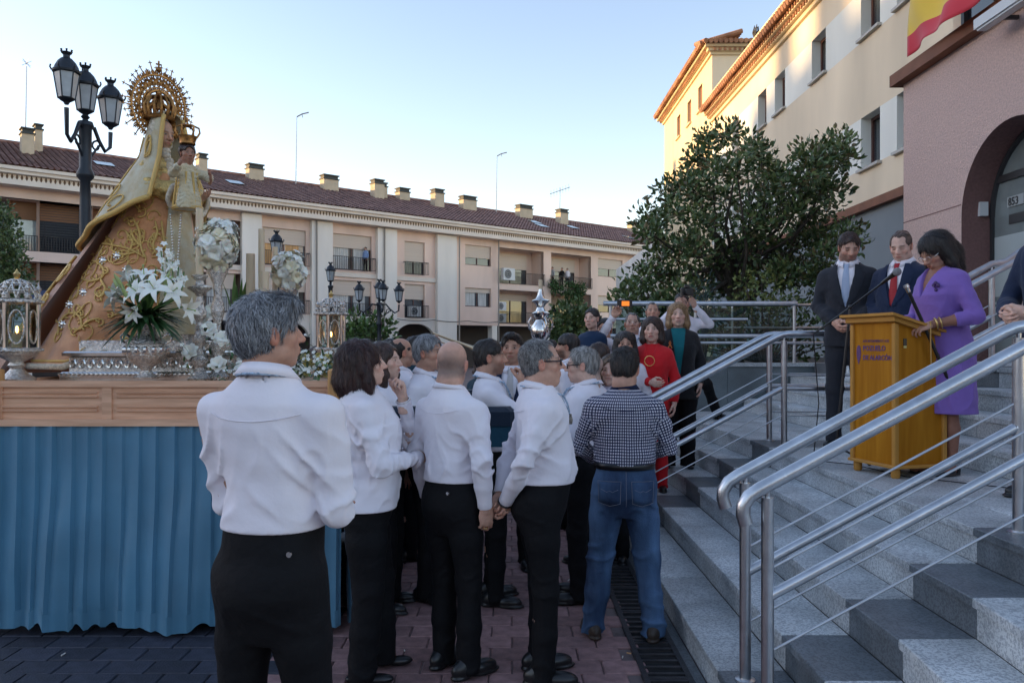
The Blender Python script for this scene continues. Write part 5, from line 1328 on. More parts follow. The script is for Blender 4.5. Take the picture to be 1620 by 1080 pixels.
# --- the five in front
A1 = 'grey-haired man in white shirt and black trousers seen from behind, nearest the camera'
person(A1, -.735, 2.42, 0, -12, 1.845, near=2, skin='tan', hair='short', ht=.018, hamp=.006, strands=6500, slen=1.15, swept=1, head=(-46,4,0), arms=({'e':(-.172,.05,1.10),'w':(.0,.20,1.06)},{'e':(.20,.0,1.09),'w':(.05,.20,1.09)}), hsc=.91,
       belly=.03, fat=-.04, shw=1.08, fold=.015, quiff=1, loose=.012, feet=((-.13,0,10,0),(.13,.03,-14,0)), cord=1, hw=1.04, grey_mix=-.10, hip_button=(.105,.985), hemz=1.035, **GREY)
A2 = 'woman with dark brown bob and white shirt holding her hand to her chin'
person(A2, -.735, 4.0, 0, -78, 1.70, near=2, fem=1, skin='pale', hair='bob', hlen=.085, ht=.018, strands=4500, hamp=.004, face_w=.060, face_top=.078, head=(6,6,0), fat=.14, belly=.03, tuck=False, hem=.865, hem_a=1.12, shw=.95,
       arms=({'e':(-.13,.26,1.13),'w':(-.02,.185,1.405),'fd':(.1,-.06,1),'pn':(.3,-1,.1),'curl':.95,'thumb':.7},{'e':(.235,.06,1.10),'w':(-.03,.27,1.10),'curl':.5}),
       tw=1.15, shoe='pump', loose=.018, fold=.015, feet=((-.10,.08,0,0),(.10,-.03,-8,0)), earring=1, hair_col=(.020,.008,.007), hair_col2=(.062,.026,.022))
A3 = 'bald man in white shirt seen from behind, right arm hanging with a gold ring'
person(A3, -.30, 4.03, 0, -38, 1.70, near=2, skin='m', head=(22,-3,3), fuzz=(.10,.095,.09), fuzz_a=.66, belly=.06, fat=.06, tuck=True, fold=.014, loose=.014,
       arms=('down',{'e':(.232,-.05,1.115),'w':(.215,.0,.875),'curl':.45,'pn':(-1,.35,0)}), feet=((-.10,.03,4,0),(.10,0,-14,0)), chinfat=1, neckw=1.12, hip_button=(.08,.95), hair_col=(.10,.09,.085), hair_col2=(.2,.19,.18))
A4 = 'grey-haired man in black-framed glasses and white shirt with hands clasped behind his back'
person(A4, .135, 3.97, 0, -82, 1.705, near=2, skin='m', head=(-6,2,0), hair='receding', ht=.010, hamp=.003, strands=3200, slen=.6, glasses='thick', belly=.045, fat=.05, fold=.015, loose=.016, arms=('back',{'e':(.215,-.10,1.13),'w':(.03,-.175,.90),'curl':.8,'fd':(-.5,-.15,-.8),'pn':(0,-1,.2)}),
       feet=((-.10,.02,6,0),(.10,.0,-12,0)), cord=1, nose=1.25, lean=.05, chinfat=1, hair_col=(.075,.07,.068), hair_col2=(.30,.29,.28))
A5 = 'stocky man in blue jeans and navy gingham check shirt seen from behind'
person(A5, .640, 4.50, 0, -4, 1.665, near=2, skin='tan', head=(-10,-14,0), hair='crop', ht=.014, hamp=.0025, strands=3000, slen=.5, fat=.16, belly=.03, top_mat=m_check, uvs=True, trousers=m_jean, tw=1.08, tfold=.011, pockets=1, belt=1, shoe='brown', arms=({'e':(-.265,.02,1.12),'w':(-.12,.22,1.0)},{'e':(.265,.02,1.12),'w':(.10,.24,1.05)}),
       feet=((-.185,.03,14,0),(.175,.0,-16,0)), neckw=1.15, fold=.012, loose=.016, **DK)
# --- second row
A6 = 'young woman with long dark hair looking right from behind the bob-haired woman'
person(A6, -.80, 5.05, 0, -100, 1.69, fem=1, skin='pale', hair='long', hlen=.26, head=(-4,3,0), strands=900, **BR)
A7 = 'balding man with dark back hair facing away near the far lantern'
person(A7, -.86, 6.2, 0, -60, 1.74, skin='tan', hair='ring', ht=.010, **DK)
A7b = 'dark-haired man in dark teal jacket behind the grey-haired man'
person(A7b, -.83, 7.0, 0, -50, 1.76, top='blazer', top_mat=m_tealj, hair='short', **DK)
A8 = 'grey-haired tanned man with open white collar looking right, left of the bald man'
person(A8, -.545, 5.25, 0, -112, 1.745, skin='tan', hair='short', ht=.013, strands=1500, head=(0,0,0), nose=1.2, sleeve='short', cord=1, hair_col=(.10,.10,.105), hair_col2=(.34,.34,.35))
A9 = 'young bearded man in white shirt with his hand to his mouth'
person(A9, -.135, 5.15, 0, -88, 1.715, skin='tan', hair='short', ht=.011, beard=.45, fat=-.03, cord=1, arms=('cross',{'e':(.20,.26,1.18),'w':(.06,.20,1.425),'fd':(-.35,-.08,.9),'pn':(-.4,-1,.1),'curl':1.0,'thumb':.7}), strands=900, **DK)
A10 = 'young man in navy waistcoat and silver tie facing the camera'
person(A10, 0.0, 6.0, 0, 172, 1.775, skin='tan', hair='short', ht=.012, top='vest', top_mat=m_nsuit, tie=m_tie_s, strands=800, quiff=1, beard=.12, **DK)
A11 = 'grey-haired man in glasses and white shirt with folded arms facing left'
person(A11, .455, 5.2, 0, 80, 1.66, skin='pale', hair='short', ht=.012, strands=1200, glasses='thick', belly=.08, fat=.08, arms='cross', head=(4,-3,0), hair_col=(.13,.12,.11), hair_col2=(.40,.38,.36), cord=1)
A12 = 'balding man in white shirt looking left behind the folded-arms man'
person(A12, .70, 6.6, 0, 62, 1.70, skin='m', hair='receding', ht=.008, **BR)
A13 = 'tall dark-bearded man facing left behind the glasses man'
person(A13, .50, 7.3, 0, 80, 1.79, near=0, skin='tan', hair='short', ht=.016, beard=.7, **DK)
A13b = 'short bald man half hidden behind the folded-arms man'
person(A13b, .60, 6.05, 0, 40, 1.61, near=0, skin='pale', fuzz=(.2,.19,.18))
A14 = 'girl with long light-brown wavy hair in a pale lilac shirt'
person(A14, .77, 6.15, 0, 160, 1.59, fem=1, skin='pale', hair='long', hlen=.28, spread=.095, top_mat=m_lil, strands=900, hair_col=(.035,.02,.013), hair_col2=(.16,.10,.055))
A15 = 'woman with long black centre-parted hair standing behind the girl'
person(A15, 1.03, 7.2, ZT[0], 176, 1.63, fem=1, skin='tan', hair='long', hlen=.22, face_w=.052, strands=700, **DK)
A16 = 'heavy man in white shirt holding up a phone to take a picture'
person(A16, 1.235, 8.1, ZT[1], 172, 1.69, skin='m', hair='receding', ht=.006, glasses='thin', fat=.14, belly=.06, head=(0,8,0), cord=1, arms=('rest',{'e':(.34,.16,1.42),'w':(.19,.27,1.66),'fd':(-.35,.25,.9),'pn':(0,1,.1),'curl':.6}), **SALT)
A17 = 'older man with greying hair looking up behind the red-suited woman'
person(A17, 1.62, 9.1, ZT[2], 165, 1.69, near=0, skin='tan', hair='receding', ht=.008, head=(10,10,0), **SALT)
A18 = 'photographer in white shirt raising a black camera, stepping onto the landing'
person(A18, 1.93, 8.95, ZT[3], 178, 1.60, skin='m', hair='short', arms=({'e':(-.30,.16,1.34),'w':(-.10,.25,1.55),'fd':(.4,.2,.8),'pn':(.3,-.6,0),'curl':.9},{'e':(.30,.16,1.34),'w':(.10,.25,1.55),'fd':(-.4,.2,.8),'pn':(-.3,-.6,0),'curl':.9}), feet=((-.46,-.12,25,.165),(.07,.05,-5,0)), knees=((-.26,.16,.62),(.08,.03,.5)), **DK)
A20 = 'man in glasses and white shirt carrying the small boy'
person(A20, .955, 8.2, ZT[0], 165, 1.80, skin='tan', hair='short', glasses='thin', near=1, arms=('down',{'e':(.22,.12,1.16),'w':(.10,.30,1.22),'curl':.5}), **DK)
A19 = 'small dark-haired boy in a navy jacket held up by the man in glasses'
person(A19, .80, 7.93, .86, 150, 1.12, skin='pale', hair='short', ht=.012, hsc=.86, top='blazer', top_mat=m_navyj, trousers=m_jean, vneck=None, feet=((-.08,.12,0,.1),(.08,.12,0,.12)), neckw=.8, hz=.05, **DK)
A21 = 'woman in a red suit with dark brown bob standing behind the far railing'
person(A21, 1.30, 7.33, ZT[1], 162, 1.60, fem=1, skin='pale', hair='bob', hlen=.055, ht=.016, hamp=.002, top='blazer', top_mat=m_red, inner=m_red, trousers=m_red, hem=.80, vneck=(1.2,.05), arms=('down',{'e':(.22,.03,1.12),'w':(-.02,.21,1.08),'curl':.5}), fat=.05, strands=1500, lip=(.45,.05,.05), hair_col=(.022,.012,.009), hair_col2=(.075,.038,.026))
A22 = 'blonde woman in teal top and black blazer with an orange ribbon'
person(A22, 1.60, 7.62, ZT[2], 172, 1.585, fem=1, skin='pale', hair='bob', hlen=.075, ht=.014, hamp=.002, top='blazer', top_mat=m_blazer, inner=m_teal, vneck=(.86,.075), hem=.72, fat=.12, belly=.03, arms=('down','down'), tw=1.25, shoe='pump', strands=1500, lip=(.5,.2,.18), face_top=.080, **BLOND)
# --- on the stairs
L5 = ZT[4]
A23 = 'young bearded man in charcoal suit with hands clasped, head bowed'
person(A23, 2.74, 6.45, L5, 150, 1.79, skin='m', hair='short', ht=.013, top='suit', top_mat=m_bsuit, trousers=m_bsuit, tie=m_tie_b, arms=('front','front'), head=(22,-24,0), beard=.5, closed=1, strands=900, shirt_mat=m_wshirt, feet=((-.10,.0,10,0),(.10,.02,-10,0)), **BR)
A24 = 'balding man in navy suit and red tie behind the lectern'
person(A24, 3.02, 6.12, L5, 128, 1.755, skin='pale', hair='receding', ht=.005, top='suit', top_mat=m_nsuit, trousers=m_nsuit, tie=m_tie_r, arms=('down','front'), head=(8,-22,0), closed=1, fat=.06, belly=.04, hair_col=(.05,.03,.02), hair_col2=(.13,.08,.06))
A25 = 'woman in violet wrap dress with bowed head at the lectern'
person(A25, 2.83, 5.16, L5, 104, 1.60, near=2, fem=1, skin='tan', hair='bob', hlen=.115, ht=.016, hamp=.0014, face_w=.056, face_top=.066, spread=.088, top='dress', top_mat=m_purple, hem=.435, trousers=None, bare_leg=(.62,.52,.50), shoe='sandal', head=(0,-36,0), closed=1, hx=0, fat=.10, belly=.03, lean=.10, glasses='thin',
       arms=({'e':(-.265,.00,1.10),'w':(-.125,.235,1.045),'fd':(.22,.9,-.28),'pn':(.5,0,-1),'curl':.55},{'e':(.23,.05,1.10),'w':(.14,.28,1.05),'fd':(-.1,1,-.15),'pn':(-.2,0,-1),'curl':.3}), feet=((-.06,.0,8,0),(.08,.07,-8,0)), strands=3500, **DK)
A26 = 'man in dark jacket and blue shirt at the right edge, hands joined'
person(A26, 2.96, 4.30, L5, 105, 1.72, skin='pale', hair='short', top='suit', top_mat=m_nsuit, shirt_mat=m_bshirt, trousers=m_nsuit, arms=({'e':(-.24,.06,1.12),'w':(-.04,.24,1.02),'curl':.6},{'e':(.25,.05,1.08),'w':(.075,.25,1.0),'curl':.7}), **GREY)
# --- more of the crowd further back
A27 = 'musician in white shirt far back raising a trumpet'
person(A27, -.75, 9.6, 0, 60, 1.66, near=0, skin='tan', hair='short', arms=('down',{'e':(.25,.16,1.52),'w':(.16,.28,1.76),'curl':.8}), **DK)
bgp = [
 ('far man in white shirt between the teal jacket and the bald man', -.98, 8.4, 20, 1.70, 'crop', DK, m_wshirt, 'tan'),
 ('far woman with brown hair behind the hand-to-mouth man', -.28, 7.7, 150, 1.62, 'bob', BR, m_tealj, 'pale'),
 ('far man in dark jacket just right of the waistcoat man', .22, 7.9, 178, 1.70, 'crop', SALT, m_nsuit, 'tan'),
 ('far grey-haired man in blue shirt behind the waistcoat man', -.10, 9.0, 160, 1.72, 'short', GREY, m_bshirt, 'm'),
 ('far dark-haired man in black behind the dark-bearded man', .42, 9.2, 100, 1.74, 'short', DK, m_blazer, 'tan'),
 ('far woman in white blouse left of the dark-bearded man', .34, 8.4, 120, 1.60, 'bob', BR, m_wshirt, 'pale'),
 ('far man in navy jacket behind the balding man in white', .72, 9.6, 120, 1.70, 'short', SALT, m_navyj, 'm'),
 ('far grey-haired man beyond the float beside the lantern', -1.6, 9.4, 170, 1.72, 'short', GREY, m_navyj, 'm'),
 ('far man in a dark cap-like haircut behind the long-haired young woman', -1.25, 8.0, 60, 1.74, 'crop', DK, m_blazer, 'tan'),
]
for lab,x,y,hd,H,hr,hcx,mt,skn in bgp:
    person(lab, x, y, 0, hd, H, near=0, skin=skn, hair=hr, hlen=.08, fem=1 if hr == 'bob' else 0, top_mat=mt, tuck=False, sleeve='long', group='crowd far back', **hcx)
A30 = 'dark-haired person standing against the far side of the float'
person(A30, -1.72, 6.92, 0, 100, 1.66, near=0, skin='tan', hair='bob', hlen=.1, fem=1, top_mat=m_blazer, tuck=False, **BR)
# --- things they hold or wear
ph = thing('phone', 'phone with bright orange screen held up by the heavy man', 'phone', pw(A16,(.06,.30,1.72)))
c = pw(A16,(.08,.315,1.755)); b = MB(); b.bbox(c.x-.075,c.x+.075,c.y-.006,c.y+.006,c.z-.038,c.z+.038,.006); b.build('phone_body', m_frame, ph)
b = MB(); b.box(c.x-.03,c.x+.045,c.y-.0085,c.y-.0065,c.z-.025,c.z+.022); b.build('lit_display', mat('phone_screen',(.8,.2,.02),.3,emit=((1,.22,.02),.22)), ph)
cm = thing('camera', 'black camera raised in both hands by the photographer', 'camera', pw(A18,(0,.26,1.62)))
c = pw(A18,(0,.27,1.60)); b = MB(); b.bbox(c.x-.07,c.x+.07,c.y-.03,c.y+.03,c.z-.045,c.z+.045,.012); b.bbox(c.x-.03,c.x+.03,c.y-.03,c.y+.025,c.z+.0455,c.z+.075,.008); b.build('camera_body', m_frame, cm)
b = MB(); b.tube([(c.x,c.y-.03,c.z),(c.x,c.y-.11,c.z)], .036, 16); b.build('lens', m_frame, cm, True)
tr = thing('trumpet', 'pale brass trumpet raised above the crowd', 'trumpet', pw(A27,(.16,.3,1.8)))
c = pw(A27,(.16,.30,1.80)); b = MB(); b.tube([c+Vector((-.06,0,.03)),c+Vector((.25,0,-.08)),c+Vector((.42,0,-.15)),c+Vector((.50,0,-.18))],[.012,.012,.025,.06],12); b.build('bell', mat('pale_brass',(.75,.58,.38),.3,metal=.8), tr, True)
b = MB(); b.tube([c+Vector((.0,.03,.0)),c+Vector((.2,.03,-.08)),c+Vector((.2,.03,-.14)),c+Vector((0,.03,-.07))],.009,8,closed=True); b.build('tubing', MATS['pale_brass'], tr, True)
# ring on the bald man's hand, watch on the glasses man, wrist bangles
def band(lab, side, t, r, mtl, name, th=.004):
    I = INFO[lab]; e,w_,_,ex,_ = I['AR'][side]; d = (w_-e)/np.linalg.norm(w_-e); p = w_+d*t; n = Vector(d).orthogonal().normalized(); m_ = Vector(d).cross(n)
    b = MB(); b.tube([Vector(p)+(n*math.cos(a)+m_*math.sin(a))*r for a in [2*math.pi*i/20 for i in range(20)]], th, 6, closed=True); o = b.mesh(name, mtl, 'all'); link(name, o, I['root'], (0,0,0))
band(A2, -1, -.005, .036, m_silver, 'bracelet'); band(A4, 1, .004, .034, m_frame, 'watch_strap', .006); band(A25, -1, -.03, .036, m_gold, 'bracelet', .006); band(A25, -1, -.055, .038, m_gold, 'bracelet', .004)
I = INFO[A3]; e,w_,_,ex,_ = I['AR'][1]; d = (w_-e)/np.linalg.norm(w_-e); p = w_+d*.105*I['k']+np.array((0,-.01,0)); b = MB(); n = Vector(d).orthogonal().normalized(); m_ = Vector(d).cross(n)
b.tube([Vector(p)+(n*math.cos(a)+m_*math.sin(a))*.0118 for a in [2*math.pi*i/16 for i in range(16)]], .0022, 6, closed=True); link('ring', b.mesh('ring', m_gold, 'all'), I['root'], (0,0,0))
# ribbon and brooches
def brooch(lab, p, parts, name):
    for nm,mt,fn in parts: b = MB(); fn(b, p); link(nm, b.mesh(nm, mt, True), INFO[lab]['root'], (0,0,0))
brooch(A22, (.085,.165,1.20), [('ribbon', mat('orange_ribbon',(.75,.22,.06),.6), lambda b,p: b.tube([(p[0]-.018,p[1],p[2]-.05),(p[0]+.008,p[1]+.004,p[2]),(p[0],p[1]+.006,p[2]+.018),(p[0]-.008,p[1]+.004,p[2]),(p[0]+.018,p[1],p[2]-.05)],.006,6))], 'ribbon')
brooch(A21, (0.0,.178,1.20), [('necklace', m_gold, lambda b,p: b.tube([(p[0]+.045*math.cos(a),p[1]-.01,p[2]+.045*math.sin(a)) for a in [2*math.pi*i/20 for i in range(20)]],.0035,6,closed=True))], 'necklace')
brooch(A25, (-.095,.158,1.215), [('brooch', mat('dark_purple_petal',(.045,.012,.10),.5), lambda b,p: [b.sphere((p[0]+.022*math.cos(a),p[1]+.004,p[2]+.022*math.sin(a)),(.017,.008,.015),8,6) for a in (0.3,1.55,2.8,4.7)] and b.sphere((p[0],p[1]+.012,p[2]),.007,8,6))], 'brooch')
# ================================================================== the processional float
FY0, FY1, FX0, FX1 = 4.60, 6.78, -3.02, -1.02
m_wood = mat('varnished_cedar', (.66,.36,.215), .5, col2=(.74,.44,.28), vscale=5, stretch=(.6,8,8), var=.10, coat=.2, bump=.05, bscale=40)
m_wood2 = mat('honey_wood', (.52,.255,.085), .45, col2=(.60,.32,.12), vscale=5, stretch=(8,8,.6), var=.08)
def satin_mat():
    m = mat('blue_satin', (.085,.225,.335), .36, sheen=.2, var=.14, vscale=2.5, bump=.10, bscale=7); return m
m_satin = satin_mat(); m_velvet = cloth('navy_velvet', (.006,.016,.034), .9, sheen=.4); m_tealv = cloth('teal_trim', (.008,.05,.085), .8)
fl = thing('processional_float', 'wooden processional float with pleated blue satin skirt carrying the statue', 'float', (-2.0,5.7,0))
b = MB(); b.box(FX0+.03,FX1-.03,FY0+.03,FY1-.03,1.38,1.445); b.build('platform', m_wood, fl)
def beam(mt, L):               # local: s along, d outward, z
    b = MB(mt); b.box(0,L,-.03,0,1.215,1.45); b.build('beam_board', m_wood, fl)
    b = MB(mt); b.box(-.01,L+.01,.0005,.022,1.425,1.462); b.build('top_moulding', m_wood, fl)
    b = MB(mt); b.box(-.01,L+.01,.0005,.040,1.20,1.238); b.build('bottom_moulding', m_wood, fl)
    n = max(2,round(L/.62)); w = L/n
    for k in range(n):
        a,c = k*w+.055,(k+1)*w-.055
        for zz in (1.385,1.362,1.303,1.280):
            b = MB(mt); b.prism([(0,0),(.013,.004),(.013,.010),(0,.014)],c-a,(a,.0005,zz),(0,1,0),(0,0,1),(1,0,0)); b.build('panel_moulding', m_wood, fl)
    for k in range(n+1):
        s = min(max(k*w,.03),L-.03); b = MB(mt); b.box(s-.028,s+.028,.0006,.012,1.239,1.4245); b.build('stile', m_wood, fl)
beam(frame_mtx((FX0,FY0,0),(1,0),(0,-1)),FX1-FX0); beam(frame_mtx((FX1,FY0,0),(0,1),(1,0)),FY1-FY0)
beam(frame_mtx((FX1,FY1,0),(-1,0),(0,1)),FX1-FX0); beam(frame_mtx((FX0,FY1,0),(0,-1),(-1,0)),FY1-FY0)
for x,y in ((FX0,FY0),(FX1,FY0),(FX1,FY1),(FX0,FY1)):
    b = MB(); b.bbox(x-.045,x+.045,y-.045,y+.045,1.19,1.53,.01); b.build('corner_post', m_wood2, fl)
def skirt(mt, L, seed):
    r = random.Random(seed); n = int(L/.011); nz = 34; rows = []
    cuts = [0.0]
    while cuts[-1] < L+.3: cuts.append(cuts[-1]+r.uniform(.092,.112))
    # each pleat is a flat panel ending in a sharp fold; at the hem they open into uneven soft folds
    big = [r.uniform(0,6.28) for _ in range(6)]
    def low(s): return .036*math.sin(s*11.0+big[0]+1.2*math.sin(s*2.7+big[1]))+.026*math.sin(s*23.0+big[2]+1.5*math.sin(s*5.1+big[3]))+.012*math.sin(s*47+big[4])
    lift = [r.uniform(0,.05)*(r.random() < .5) for _ in range(len(cuts))]; deep = [r.uniform(.75,1.25) for _ in range(len(cuts))]
    for jj in range(nz+1):
        t = jj/nz; row = []; z0 = 1.199*(1-t)+.035*t
        for i_ in range(n+1):
            s = L*i_/n; c = max(k for k in range(len(cuts)) if cuts[k] <= s); f_ = (s-cuts[c])/(cuts[c+1]-cuts[c])
            pan = .034*deep[c]*(f_**1.3)-.010                      # tilted flat panel, sharp step back
            w = max(0,min(1,(t-.12)/.8)); w = w*w*(3-2*w)
            d = pan*(1-.1*w)+w*(.050+.62*low(s+.05*t))+.004*math.sin(s*9+t*14+seed)*t
            z = z0+(lift[c]*math.sin(math.pi*f_)-.012*math.sin(s*11.0+big[0]))*max(0,(t-.7)/.3)
            row.append((s,max(.004,d+.006),max(.012,z)))
        rows.append(row)
    b = MB(mt); b.grid(rows); o = b.build('skirt_cloth', m_satin, fl, 35)
    hm = MB(mt); hm.grid([[(p[0],p[1]+.0025,p[2]+.002) for p in rows[-1]],[(p[0],p[1]+.003,p[2]) for p in rows[-4]]]); hm.build('hem_band', m_satin, o, 'all')
skirt(frame_mtx((FX0-.03,FY0-.01,0),(1,0),(0,-1)),FX1-FX0+.06,3); skirt(frame_mtx((FX1+.01,FY0-.03,0),(0,1),(1,0)),FY1-FY0+.06,5)
skirt(frame_mtx((FX0-.01,FY1+.03,0),(0,-1),(-1,0)),FY1-FY0+.06,8); skirt(frame_mtx((FX1+.03,FY1+.01,0),(-1,0),(0,1)),FX1-FX0+.06,9)
for y in (4.78,6.6):
    b = MB(); b.bbox(FX1+.03,.02,y-.07,y+.07,1.185,1.30,.03); o = b.build('carrying_beam', m_velvet, fl); b = MB(); b.box(FX1+.03,.015,y-.06,y+.06,1.06,1.184); b.build('beam_drape', m_tealv, o)
# ------------------------------------------------------------------ silverwork
m_silv = mat('chased_silver', (.66,.62,.57), .23, metal=1.0, var=.35, vscale=60, bump=.7, bscale=95)
m_silvp = mat('polished_silver', (.74,.71,.67), .14, metal=1.0, var=.1, vscale=20)
m_wax = mat('candle_wax', (.66,.53,.36), .5, sss=.3); m_flame = mat('candle_flame', (1,.6,.2), .5, emit=((1.0,.42,.10),5.0))
def beads(mb, c, r, n, br):
    for k in range(n): mb.sphere((c[0]+r*math.cos(2*math.pi*k/n),c[1]+r*math.sin(2*math.pi*k/n),c[2]),br,6,4)
def candlestick(label, X, Y, z0, h, ch, cr=.022):
    t = thing('candlestick', label, 'candlestick', (X,Y,z0), 'silver candlesticks on the float')
    P = [(.075,0),(.08,.012),(.06,.03),(.035,.06),(.03,.08),(.05,.10),(.055,.13),(.03,.16),(.022,.20)]; n = max(1,int((h-.36)/.16)); z = .2
    stepz = (h-.36)/n
    for k in range(n): P += [(.022,z+.01),(.04,z+stepz*.25),(.046,z+stepz*.4),(.024,z+stepz*.7),(.03,z+stepz*.8),(.02,z+stepz)]; z += stepz
    P += [(.03,z+.02),(.075,z+.05),(.078,z+.06),(.03,z+.075),(.025,z+.10),(.05,z+.125),(.052,z+.135),(.026,z+.14)]
    b = MB(); b.lathe(P,20,(X,Y,z0),.05,6); b.build('stem', m_silv, t, True)
    zt = z0+z+.141
    b = MB(); b.tube([(X,Y,zt),(X,Y,zt+ch*.5),(X,Y,zt+ch)],[cr,cr*.99,cr*.96],14); b.build('candle', m_wax, t, True)
    return t
candlestick('tall silver candlestick with long cream candle in front of the white rose bouquet', -1.985,5.02,1.446,.69,.42,.024)
candlestick('silver candlestick with short thick candle right of the front rose bouquet', -1.77,5.35,1.446,.56,.30,.030)
candlestick('silver candlestick with tall thin candle between the two rose bouquets', -1.68,5.30,1.446,.62,.40,.021)
candlestick('silver candlestick with short candle just above the grey-haired man', -1.61,5.15,1.446,.50,.22,.026)
candlestick('silver candlestick with tall candle behind the far rose bouquet', -1.83,6.1,1.446,.66,.34,.022)
def farol(label, X, Y, z0):
    t = thing('silver_lantern', label, 'lantern', (X,Y,z0), 'silver lanterns on the float corners')
    b = MB(); b.lathe([(.10,0),(.105,.02),(.06,.05),(.035,.08),(.05,.10),(.035,.12),(.09,.15),(.115,.17),(.12,.19)],16,(X,Y,z0),.03,8); b.build('foot', m_silv, t, True)
    za,zb = z0+.19,z0+.47; n = 6; R0 = .112
    pts = [(X+R0*math.cos(2*math.pi*(k+.5)/n),Y+R0*math.sin(2*math.pi*(k+.5)/n)) for k in range(n)]
    for k in range(n):
        p = pts[k]; q = pts[(k+1)%n]
        b = MB(); b.tube([(p[0],p[1],za),(p[0],p[1],za+.06),(p[0],p[1],za+.14),(p[0],p[1],zb)],[.013,.009,.012,.013],8); b.build('column', m_silvp, t, True)
        b = MB(); m_ = ((p[0]+q[0])/2,(p[1]+q[1])/2); d = Vector((q[0]-p[0],q[1]-p[1],0)).normalized()
        loop = []
        for i in range(16):
            a = 2*math.pi*i/16; loop.append((m_[0]+d.x*.040*math.cos(a),m_[1]+d.y*.040*math.cos(a),(za+zb)/2+.10*math.sin(a)))
        b.tube(loop,.006,5,closed=True)
        o = b.build('window_frame', m_silv, t, True)
        b = MB(); b.add([(p[0],p[1],za),(q[0],q[1],za),(q[0],q[1],zb),(p[0],p[1],zb)],[(0,1,2,3)]); b.build('pane', m_bal, o)
        b = MB(); s_ = Vector((p[0]-X,p[1]-Y,0)).normalized()*.03
        b.lathe([(.016,0),(.02,.02),(.008,.035),(.014,.05),(.018,.06),(.006,.08),(.002,.10)],8,(p[0],p[1],zb+.03)); b.build('pinnacle', m_silv, t, True)
    for z,r in ((za-.012,.135),(zb-.002,.138)):
        b = MB(); b.lathe([(r*.85,0),(r,.006),(r,.022),(r*.88,.03)],18,(X,Y,z)); beads(b,(X,Y,z+.014),r,24,.008); tag(b.build('beaded_rim', m_silv, t, True), kind='stuff')
    b = MB()
    for k in range(12):
        a0 = 2*math.pi*k/12
        for tw in (-1,1): b.tube([(X+.115*math.cos(i/7*math.pi/2)*math.cos(a0+tw*.5*i/7),Y+.115*math.cos(i/7*math.pi/2)*math.sin(a0+tw*.5*i/7),zb+.03+.115*math.sin(i/7*math.pi/2)) for i in range(8)],.0055,5)
    for ii in (.25,.55,.8): b.tube([(X+.115*math.cos(ii*math.pi/2)*math.cos(a),Y+.115*math.cos(ii*math.pi/2)*math.sin(a),zb+.03+.115*math.sin(ii*math.pi/2)) for a in [2*math.pi*i/24 for i in range(24)]],.006,5,closed=True)
    tag(b.build('openwork_dome', m_silv, t, True), kind='stuff')
    b = MB(); b.lathe([(.03,0),(.012,.01),(.018,.025),(.02,.035),(.008,.05),(.002,.065)],12,(X,Y,zb+.143)); b.build('finial', m_gold, t, True)
    b = MB(); b.tube([(X,Y,za),(X,Y,za+.10)],.028,10); b.build('candle', m_wax, t, True)
    b = MB(); b.sphere((X,Y,za+.125),(.008,.008,.022),8,8); b.build('flame', m_flame, t, True)
farol('silver filigree lantern on the near left corner of the float', -2.97,4.74,1.447)
farol('silver filigree lantern on the far right corner of the float, behind the bob-haired woman', -1.50,6.55,1.447)
# stepped silver plinth under the statue
pl = thing('silver_plinth', 'low chased silver plinth at the foot of the statue', 'plinth', (-2.42,5.3,1.446))
for (x0,x1,y0,y1,z0,z1,m_) in ((-2.86,-1.98,4.98,5.9,1.446,1.50,m_silvp),(-2.82,-2.02,5.02,5.86,1.5005,1.60,m_silv),(-2.85,-1.99,4.99,5.89,1.6005,1.63,m_silvp),(-2.78,-2.06,5.06,5.82,1.6305,1.70,m_silv)):
    b = MB(); b.bbox(x0,x1,y0,y1,z0,z1,.01); b.build('plinth_step', m_, pl)
b = MB()
for k in range(30): b.sphere((-2.85+k*.0293,4.975,1.485),.011,6,4)
for k in range(14): b.tube([(-2.79+k*.058+.022*math.cos(a)*(1-a/14),5.016,1.55+.034*math.sin(a)*(1-a/14)) for a in [i*.7 for i in range(14)]],.007,5)
tag(b.build('chased_ornament', m_silvp, pl, True), kind='stuff')
# vases
def vase(label, X, Y, z0, s):
    t = thing('silver_vase', label, 'vase', (X,Y,z0), 'silver vases on the float')
    P = [(.075,0),(.08,.012),(.045,.03),(.03,.055),(.04,.075),(.095,.11),(.128,.16),(.135,.20),(.12,.225),(.128,.235),(.11,.26),(.07,.285),(.055,.31),(.058,.35),(.072,.365)]
    b = MB(); b.lathe([(r*s,z*s) for r,z in P],28,(X,Y,z0),.025,14); b.build('vase_body', m_silv, t, True)
    for sg in (-1,1):
        b = MB(); b.tube([(X+sg*s*x,Y,z0+z*s) for x,z in ((.12,.23),(.16,.25),(.17,.28),(.15,.30),(.12,.285),(.10,.27))],.009*s,7); b.build('handle', m_silvp, t, True)
    b = MB()
    for k in range(16):
        a = 2*math.pi*k/16; b.sphere((X+.133*s*math.cos(a),Y+.133*s*math.sin(a),z0+.19*s),(.018*s,.018*s,.03*s),6,5)
    tag(b.build('embossing', m_silvp, t, True), kind='stuff')
vase('large silver vase holding the lilies at the front of the float', -2.235,4.83,1.463,.92)
vase('second silver vase half hidden behind the lilies', -2.08,5.10,1.447,.80)
